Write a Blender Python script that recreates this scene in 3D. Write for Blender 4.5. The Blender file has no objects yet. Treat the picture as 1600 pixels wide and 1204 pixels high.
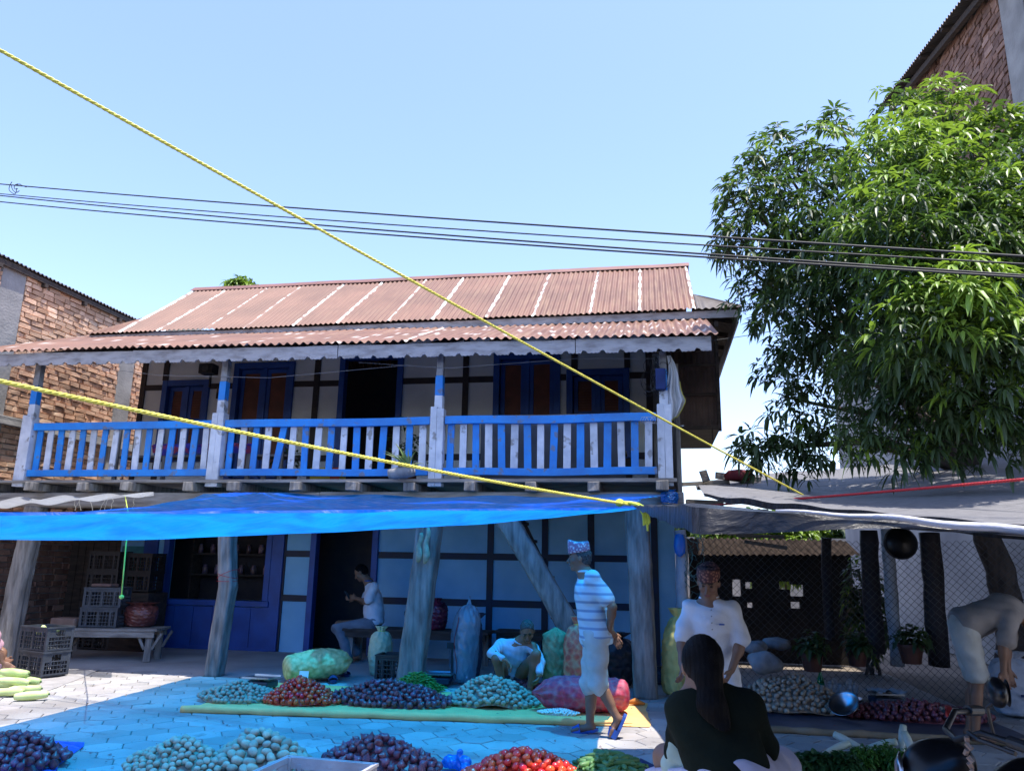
import bpy, bmesh, math, random
import numpy as np
from mathutils import Vector, Matrix, Euler
rnd = random.Random(7)
sc = bpy.context.scene
col = sc.collection
rad = math.radians
# ---------------------------------------------------------------- camera
YAW, PITCH, ROLL, CAMH = 10.5, 13.0, 1.0, 1.45
_y, _p, _r = rad(YAW), rad(PITCH), rad(ROLL)
FW = Vector((-math.sin(_y)*math.cos(_p), math.cos(_y)*math.cos(_p), math.sin(_p)))
_rt = Vector((math.cos(_y), math.sin(_y), 0)); _up = _rt.cross(FW)
RT = _rt*math.cos(_r) + _up*math.sin(_r); UP = RT.cross(FW)
cam_d = bpy.data.cameras.new('camera'); cam = bpy.data.objects.new('camera', cam_d); col.objects.link(cam)
M = Matrix((RT, UP, -FW)).transposed().to_4x4(); M.translation = Vector((0, 0, CAMH))
cam.matrix_world = M
cam_d.sensor_fit = 'HORIZONTAL'; cam_d.sensor_width = 36; cam_d.lens = 27.0
cam_d.clip_start = 0.05; cam_d.clip_end = 3000
sc.camera = cam
# ---------------------------------------------------------------- sky, sun, exposure
SUN_X, SUN_Y = math.tan(rad(10.5)), math.tan(rad(-5))     # the sun stands almost overhead, a little to the right and behind the camera
sdir = Vector((SUN_X, SUN_Y, 1)).normalized()
elev = math.asin(sdir.z)
w = bpy.data.worlds.new('World'); sc.world = w; w.use_nodes = True
nt = w.node_tree; nt.nodes.clear()
sky = nt.nodes.new('ShaderNodeTexSky'); sky.sky_type = 'NISHITA'; sky.sun_disc = False
sky.sun_elevation = elev; sky.sun_rotation = math.atan2(sdir.x, sdir.y)
sky.altitude = 300; sky.air_density = 1.0; sky.dust_density = 1.2; sky.ozone_density = 1.0
bg = nt.nodes.new('ShaderNodeBackground'); bg.inputs[1].default_value = 0.15
wo = nt.nodes.new('ShaderNodeOutputWorld')
tn = nt.nodes.new('ShaderNodeMix'); tn.data_type = 'RGBA'; tn.blend_type = 'MULTIPLY'; tn.inputs[0].default_value = 1; tn.inputs[7].default_value = (0.95, 0.935, 1.05, 1)
nt.links.new(sky.outputs[0], tn.inputs[6]); nt.links.new(tn.outputs[2], bg.inputs[0]); nt.links.new(bg.outputs[0], wo.inputs[0])
sl = bpy.data.lights.new('sun', 'SUN'); sl.energy = 3.1; sl.angle = rad(0.5); sl.color = (1.0, 0.95, 0.88)
so = bpy.data.objects.new('sun', sl); col.objects.link(so)
so.rotation_euler = (-sdir).to_track_quat('-Z', 'Y').to_euler(); so.location = (4, -3, 20)
sc.view_settings.view_transform = 'Standard'; sc.view_settings.look = 'None'
sc.view_settings.exposure = 1.38; sc.view_settings.gamma = 1.0
sc.cycles.max_bounces = 10; sc.cycles.transparent_max_bounces = 12
sc.cycles.use_denoising = True

# ---------------------------------------------------------------- helpers
def ray(x, y): return RT*((x-800)/1200.0) - UP*((y-602)/1200.0) + FW
def at(x, y, Y):
    d = ray(x, y); return d*(Y/d.y) + Vector((0, 0, CAMH))
def gz(x, y, z=0.0):
    d = ray(x, y); return d*((z-CAMH)/d.z) + Vector((0, 0, CAMH))

MATS = {}
def mat(name, c1, c2=None, rough=0.8, scale=6.0, bump=0.2, bscale=None, metallic=0.0, rnd_amt=0.0, stretch=(1, 1, 1), spec=0.5, detail=6, lo=0.35, hi=0.65, attr=None, extra=None):
    """procedural material: two colours mixed by noise, noise bump, optional per-object variation"""
    if name in MATS: return MATS[name]
    m = bpy.data.materials.new(name); m.use_nodes = True; n = m.node_tree; N = n.nodes; L = n.links
    b = N['Principled BSDF']; b.inputs['Roughness'].default_value = rough; b.inputs['Metallic'].default_value = metallic
    b.inputs['Specular IOR Level'].default_value = spec
    tc = N.new('ShaderNodeTexCoord'); mp = N.new('ShaderNodeMapping'); mp.inputs['Scale'].default_value = stretch
    L.new(tc.outputs['Object'], mp.inputs[0])
    no = N.new('ShaderNodeTexNoise'); no.inputs['Scale'].default_value = scale; no.inputs['Detail'].default_value = detail
    L.new(mp.outputs[0], no.inputs['Vector'])
    mr = N.new('ShaderNodeMapRange'); mr.inputs[1].default_value = lo; mr.inputs[2].default_value = hi
    L.new(no.outputs[0], mr.inputs[0])
    mx = N.new('ShaderNodeMix'); mx.data_type = 'RGBA'
    mx.inputs[6].default_value = (*c1, 1); mx.inputs[7].default_value = (*(c2 or tuple(v*0.7 for v in c1)), 1)
    L.new(mr.outputs[0], mx.inputs[0])
    out = mx.outputs[2]
    if attr:
        va = N.new('ShaderNodeAttribute'); va.attribute_name = attr
        m2 = N.new('ShaderNodeMix'); m2.data_type = 'RGBA'; m2.blend_type = 'MULTIPLY'; m2.inputs[0].default_value = 1
        L.new(out, m2.inputs[6]); L.new(va.outputs['Color'], m2.inputs[7]); out = m2.outputs[2]
    if rnd_amt:
        oi = N.new('ShaderNodeObjectInfo'); hs = N.new('ShaderNodeHueSaturation')
        r1 = N.new('ShaderNodeMapRange'); r1.inputs[3].default_value = 1-rnd_amt; r1.inputs[4].default_value = 1+rnd_amt
        L.new(oi.outputs['Random'], r1.inputs[0]); L.new(r1.outputs[0], hs.inputs['Value']); L.new(out, hs.inputs['Color'])
        r2 = N.new('ShaderNodeMath'); r2.operation = 'MULTIPLY'; r2.inputs[1].default_value = 7.31; L.new(oi.outputs['Random'], r2.inputs[0])
        r3 = N.new('ShaderNodeMath'); r3.operation = 'FRACT'; L.new(r2.outputs[0], r3.inputs[0])
        r4 = N.new('ShaderNodeMapRange'); r4.inputs[3].default_value = 0.5-rnd_amt*0.06; r4.inputs[4].default_value = 0.5+rnd_amt*0.06
        L.new(r3.outputs[0], r4.inputs[0]); L.new(r4.outputs[0], hs.inputs['Hue']); out = hs.outputs[0]
    L.new(out, b.inputs['Base Color'])
    if bump:
        n2 = N.new('ShaderNodeTexNoise'); n2.inputs['Scale'].default_value = bscale or scale*5; n2.inputs['Detail'].default_value = 5
        L.new(mp.outputs[0], n2.inputs['Vector'])
        bp = N.new('ShaderNodeBump'); bp.inputs['Strength'].default_value = bump; bp.inputs['Distance'].default_value = 0.01
        L.new(n2.outputs[0], bp.inputs['Height']); L.new(bp.outputs[0], b.inputs['Normal'])
    MATS[name] = m
    if extra: extra(m, n, N, L, b, mp, out)
    return m

def tag(o, label=None, cat=None, group=None, kind=None):
    if label: o['label'] = label
    if cat: o['category'] = cat
    if group: o['group'] = group
    if kind: o['kind'] = kind
    return o

class MB:
    def __init__(s): s.v = []; s.f = []; s.m = []; s.c = []
    def add(s, vs, fs, mi=0, c=None):
        n = len(s.v); s.v.extend([tuple(v) for v in vs]); s.f.extend([tuple(i+n for i in f) for f in fs]); s.m.extend([mi]*len(fs))
        s.c.extend([c or (1, 1, 1)]*len(vs))
    def box(s, x0, x1, y0, y1, z0, z1, mi=0, mtx=None, j=0.0, c=None):
        vs = [Vector((x, y, z)) for x in (x0, x1) for y in (y0, y1) for z in (z0, z1)]
        if j: vs = [v + Vector((rnd.uniform(-j, j), rnd.uniform(-j, j), rnd.uniform(-j, j))) for v in vs]
        if mtx: vs = [mtx @ v for v in vs]
        s.add(vs, [(0, 1, 3, 2), (4, 6, 7, 5), (0, 4, 5, 1), (2, 3, 7, 6), (0, 2, 6, 4), (1, 5, 7, 3)], mi, c)
    def bar(s, a, b, wd, th, mi=0, up=(0, 0, 1), j=0.0, c=None):
        a, b = Vector(a), Vector(b); d = (b-a); L = d.length; d.normalize(); u = Vector(up)
        r = d.cross(u)
        if r.length < 1e-4: r = d.cross(Vector((0, 1, 0)))
        r.normalize(); u = r.cross(d)
        m = Matrix((r, d, u)).transposed().to_4x4(); m.translation = a
        s.box(-wd/2, wd/2, 0, L, -th/2, th/2, mi, m, j, c)
    def tube(s, pts, r, n=8, mi=0, caps=True, squash=1.0, c=None):
        pts = [Vector(p) for p in pts]; rs = r if isinstance(r, (list, tuple)) else [r]*len(pts)
        rings = []; up = None
        for i, p in enumerate(pts):
            d = (pts[min(i+1, len(pts)-1)] - pts[max(i-1, 0)]).normalized()
            if up is None:
                up = Vector((0, 0, 1)) if abs(d.z) < 0.9 else Vector((1, 0, 0))
            a = d.cross(up).normalized(); up = a.cross(d).normalized()
            rings.append([p + (a*math.cos(t) + up*math.sin(t)*squash)*rs[i] for t in [2*math.pi*k/n for k in range(n)]])
        vs = [v for ring in rings for v in ring]
        fs = [(i*n+k, i*n+(k+1) % n, (i+1)*n+(k+1) % n, (i+1)*n+k) for i in range(len(pts)-1) for k in range(n)]
        if caps: fs += [tuple(range(n-1, -1, -1)), tuple((len(pts)-1)*n+k for k in range(n))]
        s.add(vs, fs, mi, c)
    def lathe(s, prof, n=20, mi=0, loc=(0, 0, 0), mtx=None, sx=1, sy=1):
        vs = []; loc = Vector(loc)
        for (r, z) in prof:
            for k in range(n):
                t = 2*math.pi*k/n; v = Vector((r*math.cos(t)*sx, r*math.sin(t)*sy, z))
                vs.append((mtx @ v if mtx else v) + loc)
        m = len(prof)
        fs = [(i*n+k, i*n+(k+1) % n, (i+1)*n+(k+1) % n, (i+1)*n+k) for i in range(m-1) for k in range(n)]
        if prof[0][0] > 1e-6: fs.append(tuple(range(n-1, -1, -1)))
        if prof[-1][0] > 1e-6: fs.append(tuple((m-1)*n+k for k in range(n)))
        s.add(vs, fs, mi)
    def grid(s, fn, nu, nv, mi=0, thick=0.0):
        vs = [fn(i/nu, j/nv) for j in range(nv+1) for i in range(nu+1)]
        fs = [(j*(nu+1)+i, j*(nu+1)+i+1, (j+1)*(nu+1)+i+1, (j+1)*(nu+1)+i) for j in range(nv) for i in range(nu)]
        s.add(vs, fs, mi)
    def build(s, name, m, parent=None, smooth=False, loc=None, bevel=0.0, rot=None):
        me = bpy.data.meshes.new(name); me.from_pydata(s.v, [], s.f)
        ms = m if isinstance(m, (list, tuple)) else [m]
        for x in ms: me.materials.append(x)
        if len(ms) > 1: me.polygons.foreach_set('material_index', s.m)
        if any(c != (1, 1, 1) for c in s.c):
            ca = me.color_attributes.new('tint', 'FLOAT_COLOR', 'POINT')
            ca.data.foreach_set('color', [x for c in s.c for x in (*c, 1)])
        if smooth: me.polygons.foreach_set('use_smooth', [True]*len(me.polygons))
        me.update()
        o = bpy.data.objects.new(name, me); col.objects.link(o)
        if loc is not None: o.location = loc
        if rot is not None: o.rotation_euler = rot
        if parent: o.parent = parent
        if bevel:
            md = o.modifiers.new('bevel', 'BEVEL'); md.width = bevel; md.segments = 2; md.limit_method = 'ANGLE'
        return o

def empty(name, loc=(0, 0, 0), rot=(0, 0, 0), label=None, cat=None, group=None):
    o = bpy.data.objects.new(name, None); col.objects.link(o); o.location = loc; o.rotation_euler = rot
    o.empty_display_size = 0.1
    return tag(o, label, cat, group)
def copy_tree(o, parent=None):
    c = o.copy(); col.objects.link(c); c.parent = parent
    for ch in o.children: copy_tree(ch, c)
    return c
def dup(o, loc, rot=None, label=None, group=None, scale=None):
    c = copy_tree(o); c.location = loc
    if rot is not None: c.rotation_euler = rot
    if scale is not None: c.scale = scale
    if label: c['label'] = label
    if group: c['group'] = group
    return c

# ---- signed-distance bodies (people, sacks) meshed with surface nets
class SDF:
    def __init__(s): s.p = []; s.clip = []; s.noise = None
    def cap(s, a, b, ra, rb=None, k=0.02): s.p.append(('c', np.array(a, float), np.array(b, float), ra, ra if rb is None else rb, k)); return s
    def ell(s, c, r, axes=None, k=0.02, sub=False):
        A = np.eye(3) if axes is None else np.array([list(x) for x in axes], float)
        s.p.append(('s' if sub else 'e', np.array(c, float), np.array(r, float), A, 0, k)); return s
    def plane(s, n, p): n = np.array(n, float); n /= np.linalg.norm(n); s.clip.append((n, float(n @ np.array(p, float)))); return s
    def mesh(s, h):
        lo, hi = [], []
        for q in s.p:
            if q[0] == 's': continue
            if q[0] == 'c':
                r = max(q[3], q[4]); lo.append(np.minimum(q[1], q[2])-r); hi.append(np.maximum(q[1], q[2])+r)
            else:
                r = q[2].max(); lo.append(q[1]-r); hi.append(q[1]+r)
        lo = np.min(lo, 0)-4*h; hi = np.max(hi, 0)+4*h
        n = np.ceil((hi-lo)/h).astype(int)+1
        F = np.full(n, 0.08, np.float32)
        ax = [lo[i]+h*np.arange(n[i]) for i in range(3)]
        for q in s.p:
            k = q[5]; pad = 0.05+k
            if q[0] == 'c':
                r = max(q[3], q[4])+pad; a0 = np.minimum(q[1], q[2])-r; a1 = np.maximum(q[1], q[2])+r
            else:
                r = q[2].max()+pad; a0 = q[1]-r; a1 = q[1]+r
            i0 = np.clip(np.floor((a0-lo)/h).astype(int), 0, n); i1 = np.clip(np.ceil((a1-lo)/h).astype(int)+1, 0, n)
            if np.any(i1 <= i0): continue
            X, Y, Z = np.meshgrid(*[ax[i][i0[i]:i1[i]] for i in range(3)], indexing='ij')
            Pn = np.stack([X, Y, Z], -1)
            if q[0] == 'c':
                ba = q[2]-q[1]; pa = Pn-q[1]; t = np.clip((pa@ba)/max(1e-9, ba@ba), 0, 1)
                d = np.linalg.norm(pa-t[..., None]*ba, axis=-1)-(q[3]+(q[4]-q[3])*t)
            else:
                l = (Pn-q[1])@q[3].T/q[2]; L = np.linalg.norm(l, axis=-1); L2 = np.linalg.norm(l/q[2], axis=-1)+1e-9
                d = L*(L-1)/L2
            S = F[i0[0]:i1[0], i0[1]:i1[1], i0[2]:i1[2]]
            if q[0] == 's':
                hh = np.clip(0.5-0.5*(S+d)/k, 0, 1); S[...] = S*(1-hh)-d*hh+k*hh*(1-hh)
            else:
                hh = np.clip(0.5+0.5*(S-d)/k, 0, 1); S[...] = S*(1-hh)+d*hh-k*hh*(1-hh)
        if s.clip or s.noise:
            X, Y, Z = np.meshgrid(*ax, indexing='ij')
            if s.noise: F = F+s.noise(X, Y, Z).astype(np.float32)
            for nn, c in s.clip: F = np.maximum(F, (X*nn[0]+Y*nn[1]+Z*nn[2]-c).astype(np.float32))
        F[0] = F[-1] = 1; F[:, 0] = F[:, -1] = 1; F[:, :, 0] = F[:, :, -1] = 1
        return surfnets(F, lo, h)

def surfnets(F, lo, h):
    I = F < 0; n = F.shape
    c = [slice(0, -1), slice(1, None)]
    cnt = np.zeros(tuple(x-1 for x in n), int)
    for a in (0, 1):
        for b in (0, 1):
            for d in (0, 1): cnt += I[c[a], c[b], c[d]]
    act = (cnt > 0) & (cnt < 8)
    idx = -np.ones(act.shape, int); pos = np.argwhere(act); idx[act] = np.arange(len(pos))
    acc = np.zeros((len(pos), 3)); num = np.zeros(len(pos))
    corners = [(a, b, d) for a in (0, 1) for b in (0, 1) for d in (0, 1)]
    for A in corners:
        for ax in range(3):
            if A[ax] == 1: continue
            B = list(A); B[ax] = 1
            fa = F[pos[:, 0]+A[0], pos[:, 1]+A[1], pos[:, 2]+A[2]]; fb = F[pos[:, 0]+B[0], pos[:, 1]+B[1], pos[:, 2]+B[2]]
            m = (fa < 0) != (fb < 0); t = np.where(m, fa/np.where(m, fa-fb, 1), 0)
            e = np.array(A, float)[None]*np.ones((len(pos), 1)); e[:, ax] = t
            acc[m] += e[m]; num += m
    V = lo+h*(pos+acc/np.maximum(num, 1)[:, None])
    Q = []
    for ax in range(3):
        s0 = [slice(None)]*3; s1 = [slice(None)]*3; s0[ax] = slice(0, -1); s1[ax] = slice(1, None)
        a, b = I[tuple(s0)], I[tuple(s1)]; e = np.argwhere(a != b); inside = a[e[:, 0], e[:, 1], e[:, 2]]
        u, v = (ax+1) % 3, (ax+2) % 3
        ok = (e[:, u] > 0) & (e[:, v] > 0) & (e[:, u] < n[u]-1) & (e[:, v] < n[v]-1); e = e[ok]; inside = inside[ok]
        def g(du, dv):
            k = e.copy(); k[:, u] -= du; k[:, v] -= dv; return idx[k[:, 0], k[:, 1], k[:, 2]]
        q = np.stack([g(1, 1), g(0, 1), g(0, 0), g(1, 0)], 1); q[~inside] = q[~inside][:, ::-1]; Q.append(q)
    Q = np.concatenate(Q); Q = Q[(Q >= 0).all(1)]
    return V, Q

def np_obj(name, V, Q, m, parent=None, smooth=True, mi=None, loc=None):
    me = bpy.data.meshes.new(name)
    me.from_pydata(V.tolist(), [], Q.tolist())
    for x in (m if isinstance(m, (list, tuple)) else [m]): me.materials.append(x)
    if mi is not None: me.polygons.foreach_set('material_index', np.asarray(mi, dtype=np.int32))
    me.polygons.foreach_set('use_smooth', [smooth]*len(Q)); me.update()
    o = bpy.data.objects.new(name, me); col.objects.link(o)
    if parent: o.parent = parent
    if loc is not None: o.location = loc
    return o
def vnoise(x, y, s=0):
    """cheap smooth noise"""
    return (math.sin(x*1.7+y*2.3+s)+math.sin(x*3.1-y*1.3+s*2.1)*0.6+math.sin(x*5.3+y*4.7+s*0.7)*0.35)/1.95

# ---------------------------------------------------------------- materials
WHITEW = mat('whitewashed_plaster', (0.72, 0.76, 0.78), (0.58, 0.62, 0.65), scale=1.6, bump=0.3, bscale=40)
def chips(c, amt, sc_):
    def f(m, n, N, L, b, mp, out):
        tc = N.new('ShaderNodeTexCoord'); cur = out
        for s_, lo, hi, cc, a in ((sc_, .60, .66, c, amt), (2.3, .45, .75, tuple(x*.45 for x in c), .35)):
            no = N.new('ShaderNodeTexNoise'); no.inputs['Scale'].default_value = s_; no.inputs['Detail'].default_value = 8; L.new(tc.outputs['Object'], no.inputs['Vector'])
            mr = N.new('ShaderNodeMapRange'); mr.inputs[1].default_value = lo; mr.inputs[2].default_value = hi; mr.inputs[4].default_value = a; L.new(no.outputs[0], mr.inputs[0])
            mx = N.new('ShaderNodeMix'); mx.data_type = 'RGBA'; mx.inputs[7].default_value = (*cc, 1); L.new(cur, mx.inputs[6]); L.new(mr.outputs[0], mx.inputs[0]); cur = mx.outputs[2]
        L.new(cur, b.inputs['Base Color'])
    return f
BLUEP = mat('blue_paint', (0.006, 0.25, 0.72), (0.006, 0.19, 0.6), rough=0.5, scale=5, bump=0.3, bscale=60, extra=chips((0.16, 0.15, 0.14), .7, 9))
WHITEP = mat('white_paint', (0.66, 0.68, 0.74), (0.5, 0.53, 0.6), rough=0.6, scale=7, bump=0.35, bscale=50, extra=chips((0.2, 0.18, 0.16), .75, 8))
NAVY = mat('navy_paint', (0.016, 0.085, 0.36), (0.013, 0.06, 0.26), rough=0.5, scale=4, bump=0.15)
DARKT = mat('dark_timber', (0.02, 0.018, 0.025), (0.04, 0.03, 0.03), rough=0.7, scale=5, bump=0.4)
SHUTR = mat('brown_shutter', (0.16, 0.05, 0.03), (0.1, 0.035, 0.025), rough=0.6, scale=5, bump=0.2)
GREYT = mat('weathered_timber', (0.32, 0.295, 0.27), (0.11, 0.1, 0.09), rough=0.9, scale=3, stretch=(6, 6, 1), bump=0.9, bscale=14, lo=0.3, hi=0.7)
GREYTX = mat('weathered_plank', (0.33, 0.3, 0.27), (0.15, 0.13, 0.115), rough=0.9, scale=3, stretch=(1, 6, 6), bump=0.7, bscale=14, lo=0.3, hi=0.7)
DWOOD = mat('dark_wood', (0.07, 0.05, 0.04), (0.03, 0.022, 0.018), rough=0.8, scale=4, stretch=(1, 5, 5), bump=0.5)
BLACK = mat('black_plastic', (0.018, 0.018, 0.02), (0.03, 0.03, 0.033), rough=0.45, scale=10, bump=0.1)
CRATE = mat('grey_crate_plastic', (0.06, 0.07, 0.085), (0.035, 0.04, 0.05), rough=0.6, scale=8, bump=0.25, bscale=30)
STEEL = mat('steel', (0.6, 0.62, 0.65), (0.45, 0.47, 0.5), rough=0.28, metallic=1.0, scale=5, bump=0.05)
CONC = mat('concrete', (0.36, 0.35, 0.34), (0.24, 0.235, 0.23), rough=0.95, scale=2.5, bump=0.7, bscale=25)
FASC = mat('fascia_board', (0.42, 0.4, 0.41), (0.24, 0.22, 0.22), rough=0.85, scale=5, stretch=(1, 4, 3), bump=0.7, bscale=16, lo=0.42, hi=0.7)
ROPEY = mat('yellow_rope', (0.8, 0.72, 0.12), (0.65, 0.55, 0.07), rough=0.6, scale=30, bump=0.3)
RED = mat('red_cord', (0.5, 0.02, 0.03), (0.35, 0.015, 0.02), rough=0.6, scale=40, bump=0.3)
CABLE = mat('black_cable', (0.012, 0.012, 0.014), rough=0.6, bump=0)
SKIN = mat('skin_brown', (0.24, 0.125, 0.075), (0.19, 0.095, 0.055), rough=0.55, scale=8, bump=0.08, bscale=60)
HAIRB = mat('black_hair', (0.005, 0.0045, 0.005), (0.010, 0.008, 0.008), spec=0.06, rough=0.5, scale=6, stretch=(14, 14, 1), bump=0.5, bscale=26)
HAIRG = mat('greying_hair', (0.09, 0.09, 0.09), (0.02, 0.02, 0.02), rough=0.8, scale=90, bump=0.8, bscale=150)
EYEW = mat('eye_dark', (0.02, 0.015, 0.012), rough=0.3, bump=0)
LIPS = mat('lips', (0.22, 0.075, 0.06), rough=0.5, bump=0)
# ================================================================ SETTING
def hex_ground():
    """interlocking hexagonal pavers, one bevelled tile each, in one sheet"""
    b = MB(); a, c = 0.152, 0.40          # half pitch and depth of a tile
    y = 2.6; row = 0
    px, py = 0.29, 0.20                   # column pitch, half depth
    i = 0
    X0, X1, Y0, Y1 = -11.5, 7.5, 2.4, 9.5
    ix = 0; x = X0
    gap = 0.010
    while x < X1:
        yy = Y0 + (0.1475 if ix % 2 else 0)
        while yy < Y1:
            cx, cy = x, yy
            hw, hd = 0.172, 0.1475
            pts = [(hw*1.0, 0), (hw*0.45, hd), (-hw*0.45, hd), (-hw, 0), (-hw*0.45, -hd), (hw*0.45, -hd)]
            t = rnd.uniform(0.78, 1.1); tint = (t*rnd.uniform(0.98, 1.03), t, t*rnd.uniform(0.96, 1.0))
            dz = rnd.uniform(-0.0025, 0.0025); tx, ty = rnd.uniform(-0.008, 0.008), rnd.uniform(-0.008, 0.008)
            def ring(g, z): return [(cx+p[0]*(1-g/hw), cy+p[1]*(1-g/hd), z+(p[0]*tx+p[1]*ty if z > -0.01 else 0)+dz) for p in pts]
            vs = ring(gap*0.5, -0.025)+ring(gap*0.5, -0.004)+ring(gap*1.3, 0.0)
            fs = [(k, (k+1) % 6, 6+(k+1) % 6, 6+k) for k in range(6)]+[(6+k, 6+(k+1) % 6, 12+(k+1) % 6, 12+k) for k in range(6)]+[tuple(range(12, 18))]
            b.add(vs, fs, 0, tint)
            yy += 0.295
        x += 0.172*1.45; ix += 1
    b.add([(X0, Y0, -.011), (X1, Y0, -.011), (X1, Y1, -.011), (X0, Y1, -.011)], [(0, 1, 2, 3)], 0, (.5, .46, .42))
    def dirt(m, n, N, L, b, mp, out):
        tc = N.new('ShaderNodeTexCoord'); cur = out
        for sc_, lo, hi, c, amt in ((0.9, .50, .72, (0.17, 0.145, 0.125, 1), .55), (7.0, .60, .72, (0.12, 0.10, 0.09, 1), .6), (38.0, .66, .74, (0.09, 0.07, 0.06, 1), .7)):
            no = N.new('ShaderNodeTexNoise'); no.inputs['Scale'].default_value = sc_; no.inputs['Detail'].default_value = 7; L.new(tc.outputs['Object'], no.inputs['Vector'])
            mr = N.new('ShaderNodeMapRange'); mr.inputs[1].default_value = lo; mr.inputs[2].default_value = hi; mr.inputs[4].default_value = amt; L.new(no.outputs[0], mr.inputs[0])
            mx = N.new('ShaderNodeMix'); mx.data_type = 'RGBA'; mx.inputs[7].default_value = c; L.new(cur, mx.inputs[6]); L.new(mr.outputs[0], mx.inputs[0]); cur = mx.outputs[2]
        L.new(cur, b.inputs['Base Color'])
    m = mat('paver_concrete', (0.41, 0.39, 0.375), (0.31, 0.298, 0.288), rough=0.9, scale=1.1, bump=0.6, bscale=60, attr='tint', detail=8, extra=dirt)
    o = b.build('pavement', m); tag(o, kind='structure')
hex_ground()
SOIL = mat('dusty_soil', (0.24, 0.2, 0.165), (0.15, 0.125, 0.1), scale=0.9, bump=0.8, bscale=20, rough=1)
b = MB()
def gfun(u, v):
    x = -60+120*u; y = -25+130*v
    inside = -13 < x < 9 and 1 < y < 16
    return (x, y, -0.022 if inside else -0.022+0.05*vnoise(x*0.4, y*0.4))
b.grid(gfun, 60, 65); o = b.build('ground', SOIL, smooth=True); tag(o, kind='structure')
o = MB(); o.grid(lambda u, v: (-1500+3000*u, -1500+3000*v, -0.25), 4, 4); tag(o.build('terrain', SOIL), kind='structure')
VER = mat('veranda_cement', (0.42, 0.405, 0.39), (0.3, 0.285, 0.275), scale=1.4, bump=0.5, bscale=35, rough=0.92)
b = MB()
def vfun(u, v):
    x = -13+16.2*u; y = 9.52+(12.35-9.52)*v
    if v < 0.01: y += 0.05*vnoise(x*2.2, 3)
    return (x, y, 0.012+0.006*vnoise(x*2, y*2)-(0.03 if v < 0.01 else 0))
b.grid(vfun, 80, 16); tag(b.build('veranda_floor', VER, smooth=True), kind='structure')

# ---------------------------------------------------------------- corrugated sheets
def rust_extra(m, n, N, L, b, mp, out):
    # paint loss streaks down the slope + white sealant strips stored on the mesh
    va = N.new('ShaderNodeAttribute'); va.attribute_name = 'tint'
    sep = N.new('ShaderNodeSeparateColor'); L.new(va.outputs['Color'], sep.inputs[0])
    tc = N.new('ShaderNodeTexCoord'); mp2 = N.new('ShaderNodeMapping'); mp2.inputs['Scale'].default_value = (9, 0.7, 0.7); L.new(tc.outputs['Object'], mp2.inputs[0])
    no = N.new('ShaderNodeTexNoise'); no.inputs['Scale'].default_value = 2.2; no.inputs['Detail'].default_value = 7; L.new(mp2.outputs[0], no.inputs['Vector'])
    mr = N.new('ShaderNodeMapRange'); mr.inputs[1].default_value = 0.47; mr.inputs[2].default_value = 0.68; L.new(no.outputs[0], mr.inputs[0])
    wgt = N.new('ShaderNodeMath'); wgt.operation = 'MULTIPLY'; L.new(mr.outputs[0], wgt.inputs[0]); L.new(sep.outputs[1], wgt.inputs[1])
    mx = N.new('ShaderNodeMix'); mx.data_type = 'RGBA'; mx.inputs[7].default_value = (0.27, 0.165, 0.10, 1)
    L.new(out, mx.inputs[6]); L.new(wgt.outputs[0], mx.inputs[0])
    m2 = N.new('ShaderNodeMix'); m2.data_type = 'RGBA'; m2.inputs[7].default_value = (0.8, 0.77, 0.73, 1)
    L.new(mx.outputs[2], m2.inputs[6]); L.new(sep.outputs[0], m2.inputs[0])
    L.new(m2.outputs[2], b.inputs['Base Color'])
ROOFR = mat('rust_red_tin', (0.20, 0.095, 0.062), (0.14, 0.065, 0.043), rough=0.6, scale=1.5, bump=0.15, bscale=30, extra=rust_extra)
TIN = mat('old_grey_tin', (0.13, 0.115, 0.11), (0.07, 0.055, 0.05), rough=0.7, scale=2, bump=0.3, metallic=0.2)
TINB = mat('rusty_brown_tin', (0.13, 0.085, 0.07), (0.07, 0.045, 0.038), rough=0.75, scale=2.5, bump=0.3)
def corrugated(P0, P1, P2, P3, pitch=0.1, amp=0.014, nv=24, stripes=(), wear=None, ragged=0.0, seed=1, spotty=0):
    """P0-P1 the eave from left to right, P3-P2 the top edge; waves run from eave to top"""
    P0, P1, P2, P3 = map(Vector, (P0, P1, P2, P3)); nrm = (P1-P0).cross(P3-P0).normalized()
    W = (P1-P0).length; nu = max(8, int(W/pitch*8)); R = random.Random(seed); b = MB()
    rag = [R.uniform(-ragged, ragged) for _ in range(int(W/0.8)+3)]
    ph = {s: R.random()*9 for s in stripes}
    for jv in range(nv+1):
        v = jv/nv
        for iu in range(nu+1):
            u = iu/nu; x = u*W
            p = (P0*(1-u)+P1*u)*(1-v)+(P3*(1-u)+P2*u)*v
            if jv == 0: p = p+(P3-P0).normalized()*rag[int(x/0.8)]
            p = p+nrm*(amp*math.sin(2*math.pi*x/pitch)+0.01*vnoise(x*0.8, v*2, seed))
            wht = 0.0
            for s in stripes:
                sw = 0.017+0.011*vnoise(v*22, ph[s])
                if abs(x/W-s)*W < sw:
                    wht = 1.0 if vnoise(v*17+ph[s], 4.0, ph[s])+vnoise(v*60, ph[s])*0.3 > -0.45 else 0.1
            if spotty and wear and vnoise(x*9, v*14, 3)+vnoise(x*31, v*40, 5)*0.6 > 1.05-spotty*wear(x/W, v): wht = max(wht, 0.6)
            b.v.append(tuple(p)); b.c.append((wht, wear(x/W, v) if wear else 0.5, 0))
    b.f = [(j*(nu+1)+i, j*(nu+1)+i+1, (j+1)*(nu+1)+i+1, (j+1)*(nu+1)+i) for j in range(nv) for i in range(nu)]
    b.m = [0]*len(b.f); return b

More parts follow.
